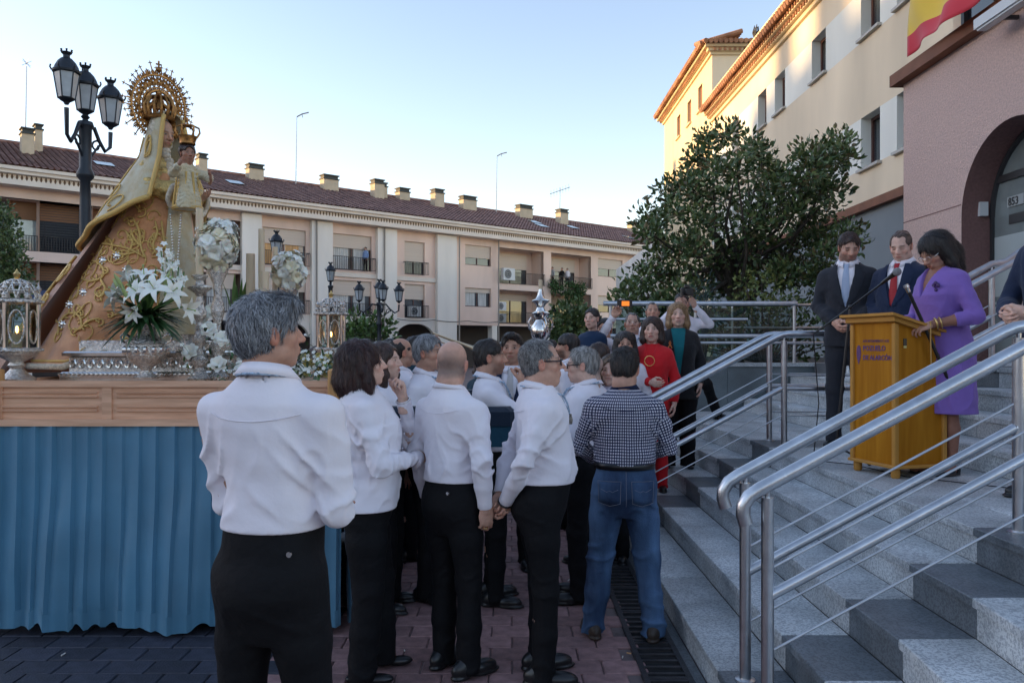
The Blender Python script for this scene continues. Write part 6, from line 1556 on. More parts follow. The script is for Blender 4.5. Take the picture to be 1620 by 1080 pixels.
# ------------------------------------------------------------------ flowers
m_lily = mat('white_petal', (.82,.82,.74), .55, sss=.15, var=.08, vscale=10); m_rose = mat('cream_rose', (.84,.76,.56), .6, sss=.2, var=.12, vscale=14); m_rosew = mat('white_rose', (.86,.84,.75), .6, sss=.2, var=.08, vscale=14)
m_leaf = mat('dark_leaf', (.035,.085,.03), .4, var=.45, vscale=7, spec=.5); m_leafl = mat('fresh_leaf', (.10,.19,.045), .45, var=.3, vscale=9); m_bud = mat('lily_bud', (.34,.42,.16), .5)
def petals(mb, c, ax, n, L, w, open_, curl, ph=0):
    ax = Vector(ax).normalized(); u = ax.orthogonal().normalized(); v = ax.cross(u); c = Vector(c)
    for k in range(n):
        a = 2*math.pi*k/n+ph; rd = u*math.cos(a)+v*math.sin(a); sd_ = ax.cross(rd); rows = []
        for i in range(6):
            t = i/5; an = open_*t+curl*t*t
            p = c+rd*(L*(math.sin(an)/max(an,.01))*t*math.sin(min(an,1.57)) if False else L*t*math.sin(an*.75+.12))+ax*(L*t*math.cos(an*.75+.12))
            ww = w*math.sin(math.pi*min(.98,.12+.86*t))**.8
            rows.append([p-sd_*ww,p-ax*.0+rd*(-.12*ww),p+sd_*ww])
        mb.grid(rows)
def strap_leaf(mb, c, d, L, w, droop):
    c = Vector(c); d = Vector(d).normalized(); sd_ = d.cross(Vector((0,0,1)))
    sd_ = sd_.normalized() if sd_.length > .05 else Vector((1,0,0)); rows = []
    for i in range(6):
        t = i/5; p = c+d*(L*t)+Vector((0,0,-droop*L*t*t)); ww = w*math.sin(math.pi*min(.97,.1+.88*t)); up = sd_.cross(d)*(-.25*ww)
        rows.append([p-sd_*ww,p+up,p+sd_*ww])
    mb.grid(rows)
lb = thing('lily_bouquet', 'bouquet of large white lilies with dark green leaves in the silver vase', 'flowers', (-2.235,4.83,1.80))
r = random.Random(11); cen = Vector((-2.24,4.82,1.84))
for (px,py,dy,ax,op) in ((215,460,-.12,(-.4,-.8,.5),1.35),(243,455,-.16,(.0,-.9,.5),1.45),(190,462,-.03,(-.8,-.4,.4),1.0),(212,490,-.17,(-.1,-.8,-.6),.5),(228,436,-.05,(.1,-.4,.9),1.1),(272,462,-.10,(.7,-.6,.3),1.2),(183,470,.05,(-.9,.2,.2),1.2),(262,440,.04,(.5,0,.8),1.2),(296,488,-.06,(.9,-.4,-.2),.7),(205,440,.1,(-.3,.6,.7),1.2)):
    p = at(px,py,4.82+dy); b = MB(); petals(b,p-Vector(ax).normalized()*.03,ax,3,.115,.024,op,.35); petals(b,p-Vector(ax).normalized()*.03,ax,3,.105,.019,op*.95,.3,math.pi/3)
    o = b.build('lily', m_lily, lb, 'all')
    b = MB(); b.tube([cen+Vector((0,0,-.02)),p-Vector(ax).normalized()*.05,p-Vector(ax).normalized()*.02],.005,5); b.build('flower_stem', m_leafl, o)
    b = MB(); 
    a_ = Vector(ax).normalized(); b.tube([p,p+a_*.06],.0035,5); b.sphere(p+a_*.065,.007,6,4); b.build('pistil', m_bud, o)
for k in range(9):
    a = r.uniform(0,6.28); p = cen+Vector((.13*math.cos(a),.10*math.sin(a)-.03,r.uniform(.10,.20))); b = MB(); d = Vector((math.cos(a)*.5,math.sin(a)*.5,.8)); b.tube([p,p+d*.03,p+d*.06,p+d*.09],[.006,.013,.012,.003],8); b.build('bud', m_bud, lb, True)
b = MB()
for k in range(170):
    a = r.uniform(0,6.28); el = r.uniform(-.35,.75); d = Vector((math.cos(a)*math.cos(el),math.sin(a)*math.cos(el)*.8,math.sin(el))); strap_leaf(b,cen+d*.03+Vector((0,0,.0)),d,r.uniform(.13,.27),r.uniform(.010,.019),r.uniform(.1,.6))
tag(b.build('leaves', m_leaf, lb, 'all'), kind='stuff')
b = MB()
for k in range(12):
    a = r.uniform(-.6,.9); d = Vector((a*.5,r.uniform(-.4,.2),1)); strap_leaf(b,cen+Vector((a*.06,0,.05)),d,r.uniform(.18,.27),.013,.0)
b.build('upright_leaves', m_leafl, lb, 'all')
b = MB()
for k in range(46):                                                 # small white florets in spikes on the right
    t = k/46; p = at(262+20*t+r.uniform(-14,14),395+65*t+r.uniform(-8,8),4.95+r.uniform(-.06,.06)); petals(b,p,(r.uniform(-1,1),-1,r.uniform(-.3,1)),5,.026,.010,1.2,.2,r.random())
tag(b.build('florets', m_lily, lb, 'all'), kind='stuff')
b = MB()
for k in range(5): b.tube([cen+Vector((.05,.05,.05)),at(262+6*k,470,4.93),at(255+9*k,398+8*k,4.95)],.0045,5)
b.build('floret_stems', m_leafl, lb)
def rose(mb, c, rad, ax, seed):
    rr = random.Random(seed)
    for ring,(n,op,L) in enumerate(((3,.12,.95),(4,.30,1.0),(5,.58,1.0),(6,.95,.95))): petals(mb,Vector(c)-Vector(ax).normalized()*rad*.55,ax,n,rad*L*1.2,rad*.66,op,.45,rr.random()*6)
def rose_ball(label, X, Y, z, R0, n, mats_, seed, elong=1.2):
    t = thing('rose_bouquet', label, 'flowers', (X,Y,z-R0*1.5), 'rose bouquets on silver stands')
    rr = random.Random(seed)
    b = MB(); b.lathe([(.07,0),(.075,.02),(.03,.06),(.022,.12),(.045,.18),(.05,.22),(.025,.28),(.022,.36),(.04,.42),(.045,.46),(.024,.54),(.03,max(.56,z-R0-1.446-.1)),(.06,max(.6,z-R0-1.446-.03)),(.075,max(.64,z-R0-1.446+.03))],18,(X,Y,1.447),.04,6); b.build('stand', m_silv, t, True)
    pts = []
    for k in range(n):
        y_ = 1-2*(k+.5)/n; a = k*2.39996; q = math.sqrt(1-y_*y_); pts.append(Vector((q*math.cos(a),q*math.sin(a),y_)))
    for k,d in enumerate(pts):
        p = Vector((X,Y,z))+Vector((d.x*R0*.82,d.y*R0*.82,d.z*R0*elong*.85))*rr.uniform(.9,1.08); b = MB(); rose(b,p,rr.uniform(.046,.062),d+Vector((rr.uniform(-.3,.3),rr.uniform(-.3,.3),rr.uniform(-.2,.3))),seed*50+k); b.build('rose', mats_[k%len(mats_)], t, 'all')
    b = MB(); b.sphere((X,Y,z),(R0*.72,R0*.72,R0*elong*.72),14,10); b.build('foam_core', m_rose, t, True)
    b = MB()
    for k in range(12):
        d = Vector((rr.uniform(-1,1),rr.uniform(-1,1),rr.uniform(.5,1))).normalized(); petals(b,Vector((X,Y,z))+Vector((d.x*R0*.95,d.y*R0*.95,d.z*R0*elong*1.03)),d,5,.032,.012,1.2,.3,rr.random())
    tag(b.build('florets', m_lily, t, 'all'), kind='stuff')
rose_ball('large round bouquet of white and cream roses on a silver stand', -1.90,5.10,2.31,.150,34,[m_rosew,m_rose,m_rosew],4,1.25)
rose_ball('second bouquet of cream roses behind the grey-haired man', -1.68,5.95,2.22,.135,28,[m_rose,m_rosew],9,1.2)
# low greenery and flowers round the candlesticks
gf = thing('flower_bed', 'low mass of greenery, white roses and tiny flowers between the candlesticks', 'flowers', (-1.8,5.2,1.446))
rr = random.Random(21); b = MB(); b2 = MB(); b3 = MB()
for k in range(900):
    x = rr.uniform(-2.05,-1.12); y = rr.uniform(4.78,6.5); hmax = .30 if x < -1.6 else .14; z = 1.46+rr.random()**1.4*hmax*(1 if y > 4.85 else .6)
    d = Vector((rr.uniform(-1,1),rr.uniform(-1.2,.6),rr.uniform(-.1,1))); strap_leaf(b if k%3 else b2,(x,y,z),d,rr.uniform(.04,.10),rr.uniform(.006,.013),.4)
    if k%3 == 0: petals(b3,(x,y-.02,z+.03),(rr.uniform(-.6,.6),-1,rr.uniform(0,1)),5,.016,.007,1.2,.2)
tag(b.build('foliage', m_leaf, gf, 'all'), kind='stuff'); tag(b2.build('fresh_foliage', m_leafl, gf, 'all'), kind='stuff'); tag(b3.build('tiny_flowers', m_lily, gf, 'all'), kind='stuff')
for k,(px,py,Y) in enumerate(((330,520,4.98),(352,535,4.95),(300,555,4.9),(345,575,4.9),(318,505,5.2),(410,540,5.3),(385,580,4.9),(335,490,5.3))):
    b = MB(); rose(b,at(px,py,Y),.055,(rr.uniform(-.4,.4),-1,.5),300+k); b.build('rose', m_rosew, gf, 'all')
b = MB()
for k in range(40):
    p = at(rr.uniform(480,525),rr.uniform(562,600),5.6+rr.uniform(-.1,.1)); petals(b,p,(rr.uniform(-.5,.5),-1,.6),6,.03,.012,1.2,.2)
tag(b.build('yellow_flowers', mat('ochre_petal',(.50,.38,.10),.6), gf, 'all'), kind='stuff')
b = MB()
for k in range(9): strap_leaf(b,at(375+rr.uniform(-8,8),500,5.4),(rr.uniform(-.3,.3),rr.uniform(-.3,.1),1),rr.uniform(.2,.32),.014,.05)
b.build('gladiolus_leaves', m_leafl, gf, 'all')

# ================================================================== statue
SXc, SYc = -2.45, 5.50; ST = F/5.35
st = thing('robed_statue', 'robed and crowned statue of a woman in embroidered salmon gown with golden halo', 'statue', (SXc,SYc,1.70))
m_gown = mat('salmon_brocade', (.60,.25,.09), .6, col2=(.66,.32,.14), vscale=9, var=.16, sheen=.5, bump=.25, bscale=120)
m_gownb = mat('russet_velvet', (.40,.15,.05), .6, var=.12, vscale=5, sheen=.6)
m_cream = mat('cream_brocade', (.60,.47,.26), .55, col2=(.52,.47,.33), vscale=14, var=.15, sheen=.3, bump=.3, bscale=90)
m_goldth = mat('gold_thread', (.72,.48,.16), .45, metal=.55, bump=.5, bscale=250); m_goldcl = mat('cloth_of_gold', (.58,.40,.14), .42, metal=.45, var=.35, vscale=30, bump=.6, bscale=70)
m_lace = mat('lace', (.58,.50,.38), .8, var=.3, vscale=60); m_bronze = mat('gilt_bronze', (.33,.16,.05), .42, metal=.85, var=.5, vscale=40)
def gown_prof(t):      # t 0 waist, 1 hem -> centre x, half x, half y, z
    return SXc+.03-.29*t**1.1, .13+.45*t**.95, .13+.33*t, 2.84-1.32*t
def gown_pt(t, th):
    cx,a,bb,z = gown_prof(t); fo = 1+.030*t*math.sin(7*th+2*t)+.012*t*math.sin(17*th)
    x = cx+a*fo*math.cos(th); y = SYc+bb*fo*math.sin(th)
    return Vector((x,y,z))
def hem_t(th):         # near side rises from left to right
    near = max(0,-math.sin(th)); c = math.cos(th); return 1.0-.20*near**.5*max(0,min(1,(c+.25)/1.0))
rows = []
for i in range(31):
    rows.append([gown_pt(hem_t(2*math.pi*j/96)*i/30,2*math.pi*j/96) for j in range(97)])
b = MB(); b.grid(rows); gown = b.build('gown', m_gown, st, 'all')
b = MB(); b.tube([gown_pt(hem_t(2*math.pi*j/96),2*math.pi*j/96)+Vector((0,0,.01)) for j in range(97)],.022,6); b.build('hem_lace', m_lace, gown, 'all')
b = MB(); b.tube([gown_pt(hem_t(2*math.pi*j/96)-.035,2*math.pi*j/96)*1.0 for j in range(97)],.010,5); b.build('hem_braid', m_goldth, gown, 'all')
# front cream panel of the gown
rows = []
for i in range(25):
    t = i/24*.93; rows.append([gown_pt(t,th_)+Vector((math.cos(th_)*.012,math.sin(th_)*.012,0)) for th_ in [R(-52)+R(48)*j/10 for j in range(11)]])
b = MB(); b.grid(rows); b.build('front_panel', m_cream, gown, 'all')
# embroidery: scrolls laid on the near side of the gown
def on_gown(px, py):
    x = (px-810)/ST; z = CH-(py-HY)/ST
    for _ in range(3):
        t = max(0.0,min(1.0,(2.84-z)/1.32)); cx,a,bb,_z = gown_prof(t); q = max(-.985,min(.985,(x-cx)/a)); th_ = -math.acos(q)
        p = gown_pt(t,th_); Yp = p.y; x = (px-810)/F*Yp; z = CH-(py-HY)/F*Yp
    return p+Vector((math.cos(th_)*.004,math.sin(th_)*.006-.004,.0))
def zc(pts): return [(x/3.086,330+y/3.086) for x,y in pts]
def smooth_path(pts, n=6):
    out = []
    P = [pts[0]]+list(pts)+[pts[-1]]
    for i in range(1,len(P)-2):
        for k in range(n):
            t = k/n; a,b_,c,d = P[i-1],P[i],P[i+1],P[i+2]
            out.append(tuple(.5*((2*b_[q])+(-a[q]+c[q])*t+(2*a[q]-5*b_[q]+4*c[q]-d[q])*t*t+(-a[q]+3*b_[q]-3*c[q]+d[q])*t**3) for q in (0,1)))
    out.append(pts[-1]); return out
def spiral(cx,cy,r0,a0,turn): return [(cx+r0*(1-.72*i/18)*math.cos(a0+turn*5.6*i/18),cy+r0*(1-.72*i/18)*math.sin(a0+turn*5.6*i/18)) for i in range(19)]
stems = [[(710,240),(640,200),(560,180),(500,172),(460,195),(430,225)],[(710,240),(690,180),(682,110),(655,60),(620,72)],[(600,45),(590,5),(560,-40),(575,-80)],[(420,250),(480,262),(512,300),(500,340),(440,355),(392,330)],[(500,345),(520,390),(500,430),(480,425)],[(285,620),(300,560),(340,512),(395,525),(408,575),(372,602)],[(400,592),(440,550),(490,535)],[(560,185),(540,150),(500,130)],[(640,200),(650,160),(625,120)],[(660,215),(610,225),(570,215),(540,190)],[(430,225),(440,150),(470,110)],[(690,180),(660,150),(640,100)],[(392,330),(420,290),(450,280)],[(690,20),(660,-20),(630,-60),(600,-90)],[(420,470),(400,500),(380,520)],[(760,60),(770,120),(750,180),(770,230)],[(790,60),(800,140),(815,220)]]
spir = [(478,118,38,2.5,1),(598,132,34,.5,-1),(642,72,34,3.4,1),(690,12,32,2.0,-1),(402,308,24,0,1),(492,412,26,5,-1),(388,486,26,1.5,1),(492,552,22,2,-1),(120,745,30,0,1),(372,600,20,1,1),(560,-35,26,0,1),(520,300,20,2,-1),(450,235,18,3,-1),(540,520,22,4,1),(760,130,16,1,1),(785,215,16,2,-1)]
b = MB()
for s_ in stems:
    pp = [on_gown(*q) for q in smooth_path(zc(s_))]; n = len(pp); b.tube(pp,[.003+.006*math.sin(math.pi*min(1,(i+2)/(n+2)))**.7 for i in range(n)],6)
for s_ in spir:
    pp = [on_gown(*q) for q in zc(spiral(*s_))]; n = len(pp); b.tube(pp,[.007-.003*i/n for i in range(n)],6); e = pp[-1]; b.sphere(e,.009,7,5)
rr = random.Random(5)
for s_ in stems:                                                     # little leaves along the stems
    q = smooth_path(zc(s_),2)
    for i in range(1,len(q)-1):
        dx,dy = q[i+1][0]-q[i-1][0],q[i+1][1]-q[i-1][1]; L = math.hypot(dx,dy)+1e-6; sg = 1 if i%2 else -1
        b.tube([on_gown(q[i][0]+(-dy*sg*k+dx*k*.6)/L*7,q[i][1]+(dx*sg*k+dy*k*.6)/L*7) for k in (0,.5,1)],[.004,.008,.002],5)
for k in range(64):                                                  # scrolls filling the rest of the gown
    t0 = .12+.83*rr.random(); th0 = R(-172)+R(158)*rr.random(); s0 = rr.choice((-1,1)); rad = .035+.03*rr.random(); a0 = rr.random()*6.28
    cx,a,bb,z = gown_prof(t0)
    b.tube([gown_pt(min(.985,max(.02,t0+rad*1.0*(1-.75*i/16)*math.sin(a0+s0*i*.38))),th0+rad/max(.2,a)*1.3*(1-.75*i/16)*math.cos(a0+s0*i*.38))+Vector((math.cos(th0)*.005,math.sin(th0)*.006,0)) for i in range(17)],[.006-.003*i/16 for i in range(17)],5)
tag(b.build('gold_embroidery', m_goldth, gown, 'all'), kind='stuff')
for (x,y) in zc([(530,78),(510,255),(578,232),(415,410),(310,565),(620,300),(350,470)]):
    p = on_gown(x,y); b = MB(); b.sphere(p,(.020,.008,.020),10,6)
    for k in range(7): b.sphere(p+Vector((.022*math.cos(k*.9),-.002,.022*math.sin(k*.9))),.007,6,4)
    b.build('rosette', m_silvp, gown, True)
# russet outer mantle trailing behind
rows = []
for i in range(21):
    t = i/20; row = []
    for j in range(33):
        th_ = R(122)+R(100)*j/32; cx,a,bb,z = gown_prof(min(1,t*.98)); ex = .05+.17*t
        row.append(Vector((cx+(a+ex*1.1)*math.cos(th_)*(1+.03*math.sin(9*th_)*t)-.05*t,SYc+(bb+ex*.5)*math.sin(th_),2.80-1.33*t)))
    rows.append(row)
b = MB(); b.grid(rows); om = b.build('outer_mantle', m_gownb, st, 'all')
b = MB()
for k in range(40):
    i0 = rr.randint(9,19); j0 = rr.randint(17,31); s0 = rr.choice((-1,1)); pts = []
    for q in range(12):
        fi = min(19.9,max(0,i0+1.3*(1-.7*q/11)*math.sin(s0*q*.6))); fj = min(31.9,max(0,j0+1.6*(1-.7*q/11)*math.cos(s0*q*.6))); i1,j1 = int(fi),int(fj); u,w = fi-i1,fj-j1
        p = rows[i1][j1]*(1-u)*(1-w)+rows[i1+1][j1]*u*(1-w)+rows[i1][j1+1]*(1-u)*w+rows[i1+1][j1+1]*u*w; pts.append(p+Vector((-.012,-.012,.002)))
    b.tube(pts,.008,5)
tag(b.build('mantle_scrolls', m_goldth, om, 'all'), kind='stuff')
# cream upper mantle from the head over the shoulders and back
hd = Vector((math.cos(R(-22)),math.sin(R(-22)),0))                    # facing direction
def mantle_pt(t, ph):
    back = (1-math.cos(ph))/2                                        # 0 front 1 back
    rr_ = np.interp(t,[0,.08,.2,.38,.6,.8,1],[.01,.095,.125,.165,.215,.25,.28]); zz = np.interp(t,[0,.08,.2,.38,.6,.8,1],[3.30,3.27,3.16,2.96,2.86,2.78,2.71])
    ext = max(0,t-.45)/.55*back**1.3
    rr_ = rr_+ext*.26; zz = zz-ext*.40
    rr_ *= 1+.03*math.sin(ph*9)*t
    a = ph+math.atan2(hd.y,hd.x)
    return Vector((SXc+.055*(1-t)+rr_*math.cos(a)*1.0,SYc+rr_*math.sin(a)*.92,zz))
rows = [[mantle_pt(i/28,R(52)+R(250)*j/64) for j in range(65)] for i in range(29)]
b = MB(); b.grid(rows); mn = b.build('upper_mantle', m_cream, st, 'all')
md = mn.modifiers.new('t','SOLIDIFY'); md.thickness = .012; md.offset = 1
b = MB(); b.tube([mantle_pt(1,R(52)+R(250)*j/64) for j in range(65)],.020,6); b.build('mantle_fringe', m_goldth, mn, 'all')
for ph in (R(52),R(302)):
    b = MB(); b.tube([mantle_pt(i/28,ph) for i in range(3,29)],.016,6); b.build('mantle_border', m_goldth, mn, 'all')
b = MB()
for k in range(26):
    t0 = .3+.65*rr.random(); p0 = R(60)+R(230)*rr.random(); s0 = rr.choice((-1,1))
    b.tube([mantle_pt(min(1,t0+.09*(1-.7*i/12)*math.cos(i*.5*s0)),p0+.22*(1-.7*i/12)*math.sin(i*.5*s0))+Vector((0,-.006,.008)) for i in range(13)],.006,5)
tag(b.build('mantle_embroidery', m_goldth, mn, 'all'), kind='stuff')
# bodice, arms and sleeves
f = Field((-.35,-.3,2.45),(.35,.35,3.1),.012)
f.loft([2.48,2.6,2.75,2.88,2.95,3.0],[0]*6,[0,.01,.02,.01,0,0],[.13,.12,.13,.14,.10,.05],[.12,.12,.13,.11,.08,.05])
for s in (-1,1): f.chain([(s*.12,0,2.88),(s*.18,.08,2.74),(s*.09,.22,2.70)],[.055,.055,.07],.03)
f.disp(lambda X,Y,Z: .006*wobble(5,70)(X,Y,Z)); v,q = f.mesh(); sa = -110; Rz = np.array(Matrix.Rotation(R(sa),3,'Z')); v = v@Rz.T+np.array((SXc,SYc,0))
o = link('bodice', np_mesh('bodice',v,q,m_goldcl), st); 
for s in (-1,1):
    pts = [Vector((s*.10+.085*math.cos(a),.25+.01*math.sin(3*a),2.66+.085*math.sin(a))) for a in [2*math.pi*i/18 for i in range(18)]]
    b = MB(); b.tube([Matrix.Translation((SXc,SYc,0))@Matrix.Rotation(R(sa),4,'Z')@p for p in pts],.018,6,closed=True); b.build('lace_cuff', m_lace, o, 'all')
# head and hands
ho = dict(hv=.0055,fem=1,skin=(.50,.29,.19),jaw=.92,hair_col=(.05,.025,.015),hsc=.86)
R_s = yaw_pitch(sa-6,-14)*.86; hcs = np.array((SXc+.02,SYc-.02,3.13)); v,q,c = head_mesh(R_s,hcs,np.array((SXc,SYc,2.93)),ho)
parts = [(v,q,c)]
for s in (-1,1):
    wl = Rz@np.array((s*.09,.27,2.68))+np.array((SXc,SYc,0)); parts.append(hand_mesh(wl,Rz@np.array((-s*.2,.8,.3)),Rz@np.array((0,.2,1)),s,.35,.006,(.48,.28,.19),.72))
V,Q,C = joinq(parts); link('figure', np_mesh('figure',V,Q,m_skin,C), st)
fwd = Vector(Rz@np.array((0,1,0))); up = Vector((0,0,1)); rt = fwd.cross(up)
hcv = Vector(hcs)
for rr_,tr,nm,m_,fo in ((.098,.020,'lace_veil',m_lace,.0),(.080,.013,'veil_frill',m_goldcl,.018)):
    b = MB(); b.tube([hcv+fwd*fo+rt*(rr_*.86*math.cos(a))+up*(rr_*1.12*math.sin(a)-.005)+fwd*.006*math.sin(a*14) for a in [R(-50)+R(280)*i/48 for i in range(49)]],tr,7); b.build(nm, m_, st, 'all')
b = MB()
for k in range(7): b.sphere(hcv+fwd*(.02+.012*k)-up*(.12+.035*k)+rt*(.01*math.sin(k*2)),(.05-.002*k,.04,.032),9,6)
b.build('lace_jabot', m_lace, st, True)
# crown and halo
hc0 = hcv+up*.10-fwd*.02
crn = thing('statue_crown', 'gilt openwork crown with radiating halo of rays behind the statue head', 'crown', hc0)
b = MB()
for i in range(14):
    a = 2*math.pi*i/14; b.tube([hc0+(rt*math.cos(a)+fwd*math.sin(a))*r_+up*z_ for r_,z_ in ((.085,0),(.10,.05),(.105,.09),(.07,.15),(.0,.17))],[.010,.012,.010,.009,.008],5)
b.tube([hc0+(rt*math.cos(a)+fwd*math.sin(a))*.088+up*.01 for a in [2*math.pi*i/24 for i in range(24)]],.016,6,closed=True)
b.build('crown', m_bronze, crn, True)
hn = (fwd*.62+Vector((.35,-.75,0))).normalized()                       # halo plane normal
hr_ = Vector((0,0,1)).cross(hn).normalized(); hu = hn.cross(hr_).normalized()
hcen = hc0+up*.10-fwd*.05+Vector((.035,0,.0))
def HP(r_,a,e=1.2): return hcen+hr_*(.84*r_*math.cos(a))+hu*(.84*r_*e*math.sin(a))
for r_,tr,nm in ((.108,.012,'inner_ring'),(.128,.006,'inner_ring'),(.165,.007,'middle_ring'),(.215,.008,'outer_ring')):
    b = MB(); b.tube([HP(r_,2*math.pi*i/60) for i in range(60)],tr,6,closed=True); b.build(nm, m_bronze, crn, True)
b = MB()
for k in range(46):
    a0 = 2*math.pi*k/46; s0 = 1 if k%2 else -1
    b.tube([HP(.168+.030*(1-.6*i/11)*math.cos(i*.6),a0+s0*.16*(1-.6*i/11)*math.sin(i*.6)) for i in range(12)],.0055,5)
    if k%2 == 0: b.sphere(HP(.17,a0),.012,6,5)
    b.tube([HP(.118,a0),HP(.135,a0+.05*s0),HP(.15,a0-.03*s0),HP(.165,a0+.04*s0)],.005,4)
    b.tube([HP(.205+.026*(1-.6*i/9)*math.cos(i*.7+1),a0+.07+s0*.12*(1-.6*i/9)*math.sin(i*.7+1)) for i in range(10)],.0050,4)
    for sg in (-1,1): b.tube([HP(.215,a0),HP(.235,a0+sg*.04),HP(.250,a0+sg*.02)],[.007,.006,.002],4)
tag(b.build('openwork_band', m_bronze, crn, True), kind='stuff')
for k in range(40):
    a = 2*math.pi*(k+.5)/40
    if -2.2 < (a if a < math.pi else a-2*math.pi) < -.95: continue
    L = .042+.022*(k%2)+.012*((k*7)%3); b = MB(); b.tube([HP(.205,a),HP(.205+L*.5,a+.02*(-1)**k),HP(.205+L,a)],[.007,.005,.003],5)
    tip = HP(.205+L+.004,a)
    for q in range(4): b.tube([tip,tip+(hr_*math.cos(a+q*1.57)+hu*math.sin(a+q*1.57))*.015],[.005,.0015],4)
    if k%2 == 0:
        for sg in (-1,1): b.tube([HP(.21,a),HP(.225,a+sg*.05),HP(.245,a+sg*.035),HP(.238,a+sg*.015)],.004,4)
    b.build('ray', m_bronze, crn, True)
b = MB()
for p in ((-.05,.02),(.05,.02)): pass
b.tube([hcen+hu*(-.02),hcen+hu*.07],[.03,.014],8); b.sphere(hcen+hu*.09,.022,8,6); b.tube([hcen+hr_*-.1+hu*(-.06),hcen+hr_*-.06+hu*.0,hcen+hu*.04,hcen+hr_*.06,hcen+hr_*.1+hu*-.06],.014,6); b.build('central_ornament', m_bronze, crn, True)
b = MB(); tp = HP(.205*1.0,math.pi/2)+hu*.05; b.sphere(tp,.02,8,6); b.tube([tp,tp+hu*.06],.007,5); b.tube([tp+hu*.035-hr_*.02,tp+hu*.035+hr_*.02],.006,5); b.build('top_cross', m_bronze, crn, True)
# child figure on her arm
cx_,cy_,cz_ = -2.135,5.20,2.56
cd = thing('child_figure', 'small crowned child figure in cream and gold robe held by the statue', 'statue', (cx_,cy_,cz_))
f = Field((-.16,-.16,0),(.16,.2,.36),.009)
f.loft([.0,.08,.16,.24,.28,.30],[0]*6,[.02,.02,.01,0,0,0],[.085,.075,.062,.068,.05,.03],[.075,.065,.055,.048,.04,.03])
for s in (-1,1): f.chain([(s*.055,0,.25),(s*.11,.06,.22),(s*.10,.13,.25 if s > 0 else .19)],[.030,.028,.022],.02)
f.disp(lambda X,Y,Z: .005*wobble(8,110)(X,Y,Z)); v,q = f.mesh(); Rc = np.array(Matrix.Rotation(R(-140),3,'Z')); v = v@Rc.T+np.array((cx_,cy_,cz_)); link('robe', np_mesh('robe',v,q,m_cream), cd)
R_c = yaw_pitch(-140,-4)*.56; hcc = np.array((cx_,cy_,cz_+.365)); v,q,c = head_mesh(R_c,hcc,np.array((cx_,cy_,cz_+.28)),dict(hv=.008,skin=(.34,.17,.11),hair_col=(.02,.01,.008),hsc=.56,fem=1))
parts = [(v,q,c)]
for s in (-1,1):
    wl = Rc@np.array((s*.10,.14,.255 if s > 0 else .185))+np.array((cx_,cy_,cz_)); parts.append(hand_mesh(wl,Rc@np.array((-s*.1,.6,.5)),Rc@np.array((-s,0,.3)),s,.4,.008,(.34,.17,.11),.45))
V,Q,C = joinq(parts); link('figure', np_mesh('figure',V,Q,m_skin,C), cd)
v,q,c = hair_mesh(R_c,hcc,dict(hair='short',ht=.018,hv=.009,hair_col=(.02,.01,.008),hamp=.006),77); link('hair', np_mesh('hair',v,q,m_hair,c), cd)
b = MB()
for k in range(9):
    a = k*.7; b.tube([(cx_+.09*math.cos(a),cy_+.08*math.sin(a),cz_+.02),(cx_+.06*math.cos(a),cy_+.05*math.sin(a),cz_+.24)],.008,5)
b.tube([(cx_+.088*math.cos(a),cy_+.078*math.sin(a),cz_+.01) for a in [2*math.pi*i/20 for i in range(20)]],.014,6,closed=True); b.build('robe_braid', m_goldth, cd, True)
kc = Vector((cx_,cy_,cz_+.425)); cc = thing('small_crown', 'small gilt crown with arches and cross on the child figure', 'crown', kc)
b = MB(); b.lathe([(.046,0),(.05,.006),(.048,.02),(.058,.05),(.06,.056),(.055,.057),(.044,.018),(.042,.0)],20,kc,.03,10); b.build('circlet', m_bronze, cc, True)
for k in range(6):
    a = k*math.pi/3+.4; b = MB(); b.tube([kc+Vector((r_*math.cos(a),r_*math.sin(a),z_)) for r_,z_ in ((.056,.05),(.075,.085),(.07,.115),(.035,.128),(.0,.12))],.0065,6); b.build('arch', m_bronze, cc, True)
b = MB(); b.sphere(kc+Vector((0,0,.132)),.012,8,6); b.tube([kc+Vector((0,0,.14)),kc+Vector((0,0,.18))],.0045,5); b.tube([kc+Vector((-.014,0,.165)),kc+Vector((.014,0,.165))],.0045,5); b.build('cross', m_bronze, cc, True)
# hanging rosary
b = MB(); p0 = at(278,340,5.25)
for k in range(34):
    t = k/33; sg = 1 if k < 17 else -1; u = (k%17)/16; b.sphere(p0+Vector((sg*.035*(1-u*.6),0,-.30*u)),.007,6,4)
b.tube([p0+Vector((0,0,-.30)),p0+Vector((0,0,-.38))],.006,5); b.tube([p0+Vector((-.02,0,-.345)),p0+Vector((.02,0,-.345))],.006,5)
o = b.build('rosary', m_silvp, None, True); tag(o,'string of silver rosary beads hanging from the statue hand','rosary')
# processional staff in the crowd
ps = thing('processional_staff', 'silver processional staff with candle rising above the crowd, centre', 'staff', (.30,8.3,0))
b = MB(); b.tube([(.30,8.3,0),(.30,8.3,1.62)],.02,10); b.build('pole', m_silvp, ps, True)
b = MB(); b.lathe([(.03,0),(.05,.03),(.045,.10),(.09,.16),(.105,.24),(.07,.30),(.045,.34),(.085,.38),(.09,.41),(.05,.43),(.035,.47),(.05,.50),(.095,.54),(.05,.56),(.03,.60),(.025,.66)],18,(.30,8.3,1.60),.05,8); b.build('knop', m_silvp, ps, True)
for k in range(4):
    a = k*math.pi/2+.4; b = MB(); b.tube([(.30+r_*math.cos(a),8.3+r_*math.sin(a),1.60+z_) for r_,z_ in ((.09,.22),(.13,.25),(.14,.31),(.11,.36),(.08,.33))],.011,6); b.build('scroll_handle', m_silvp, ps, True)
b = MB(); b.tube([(.30,8.3,2.255),(.30,8.3,2.36)],.022,10); b.build('candle', m_wax, ps, True)
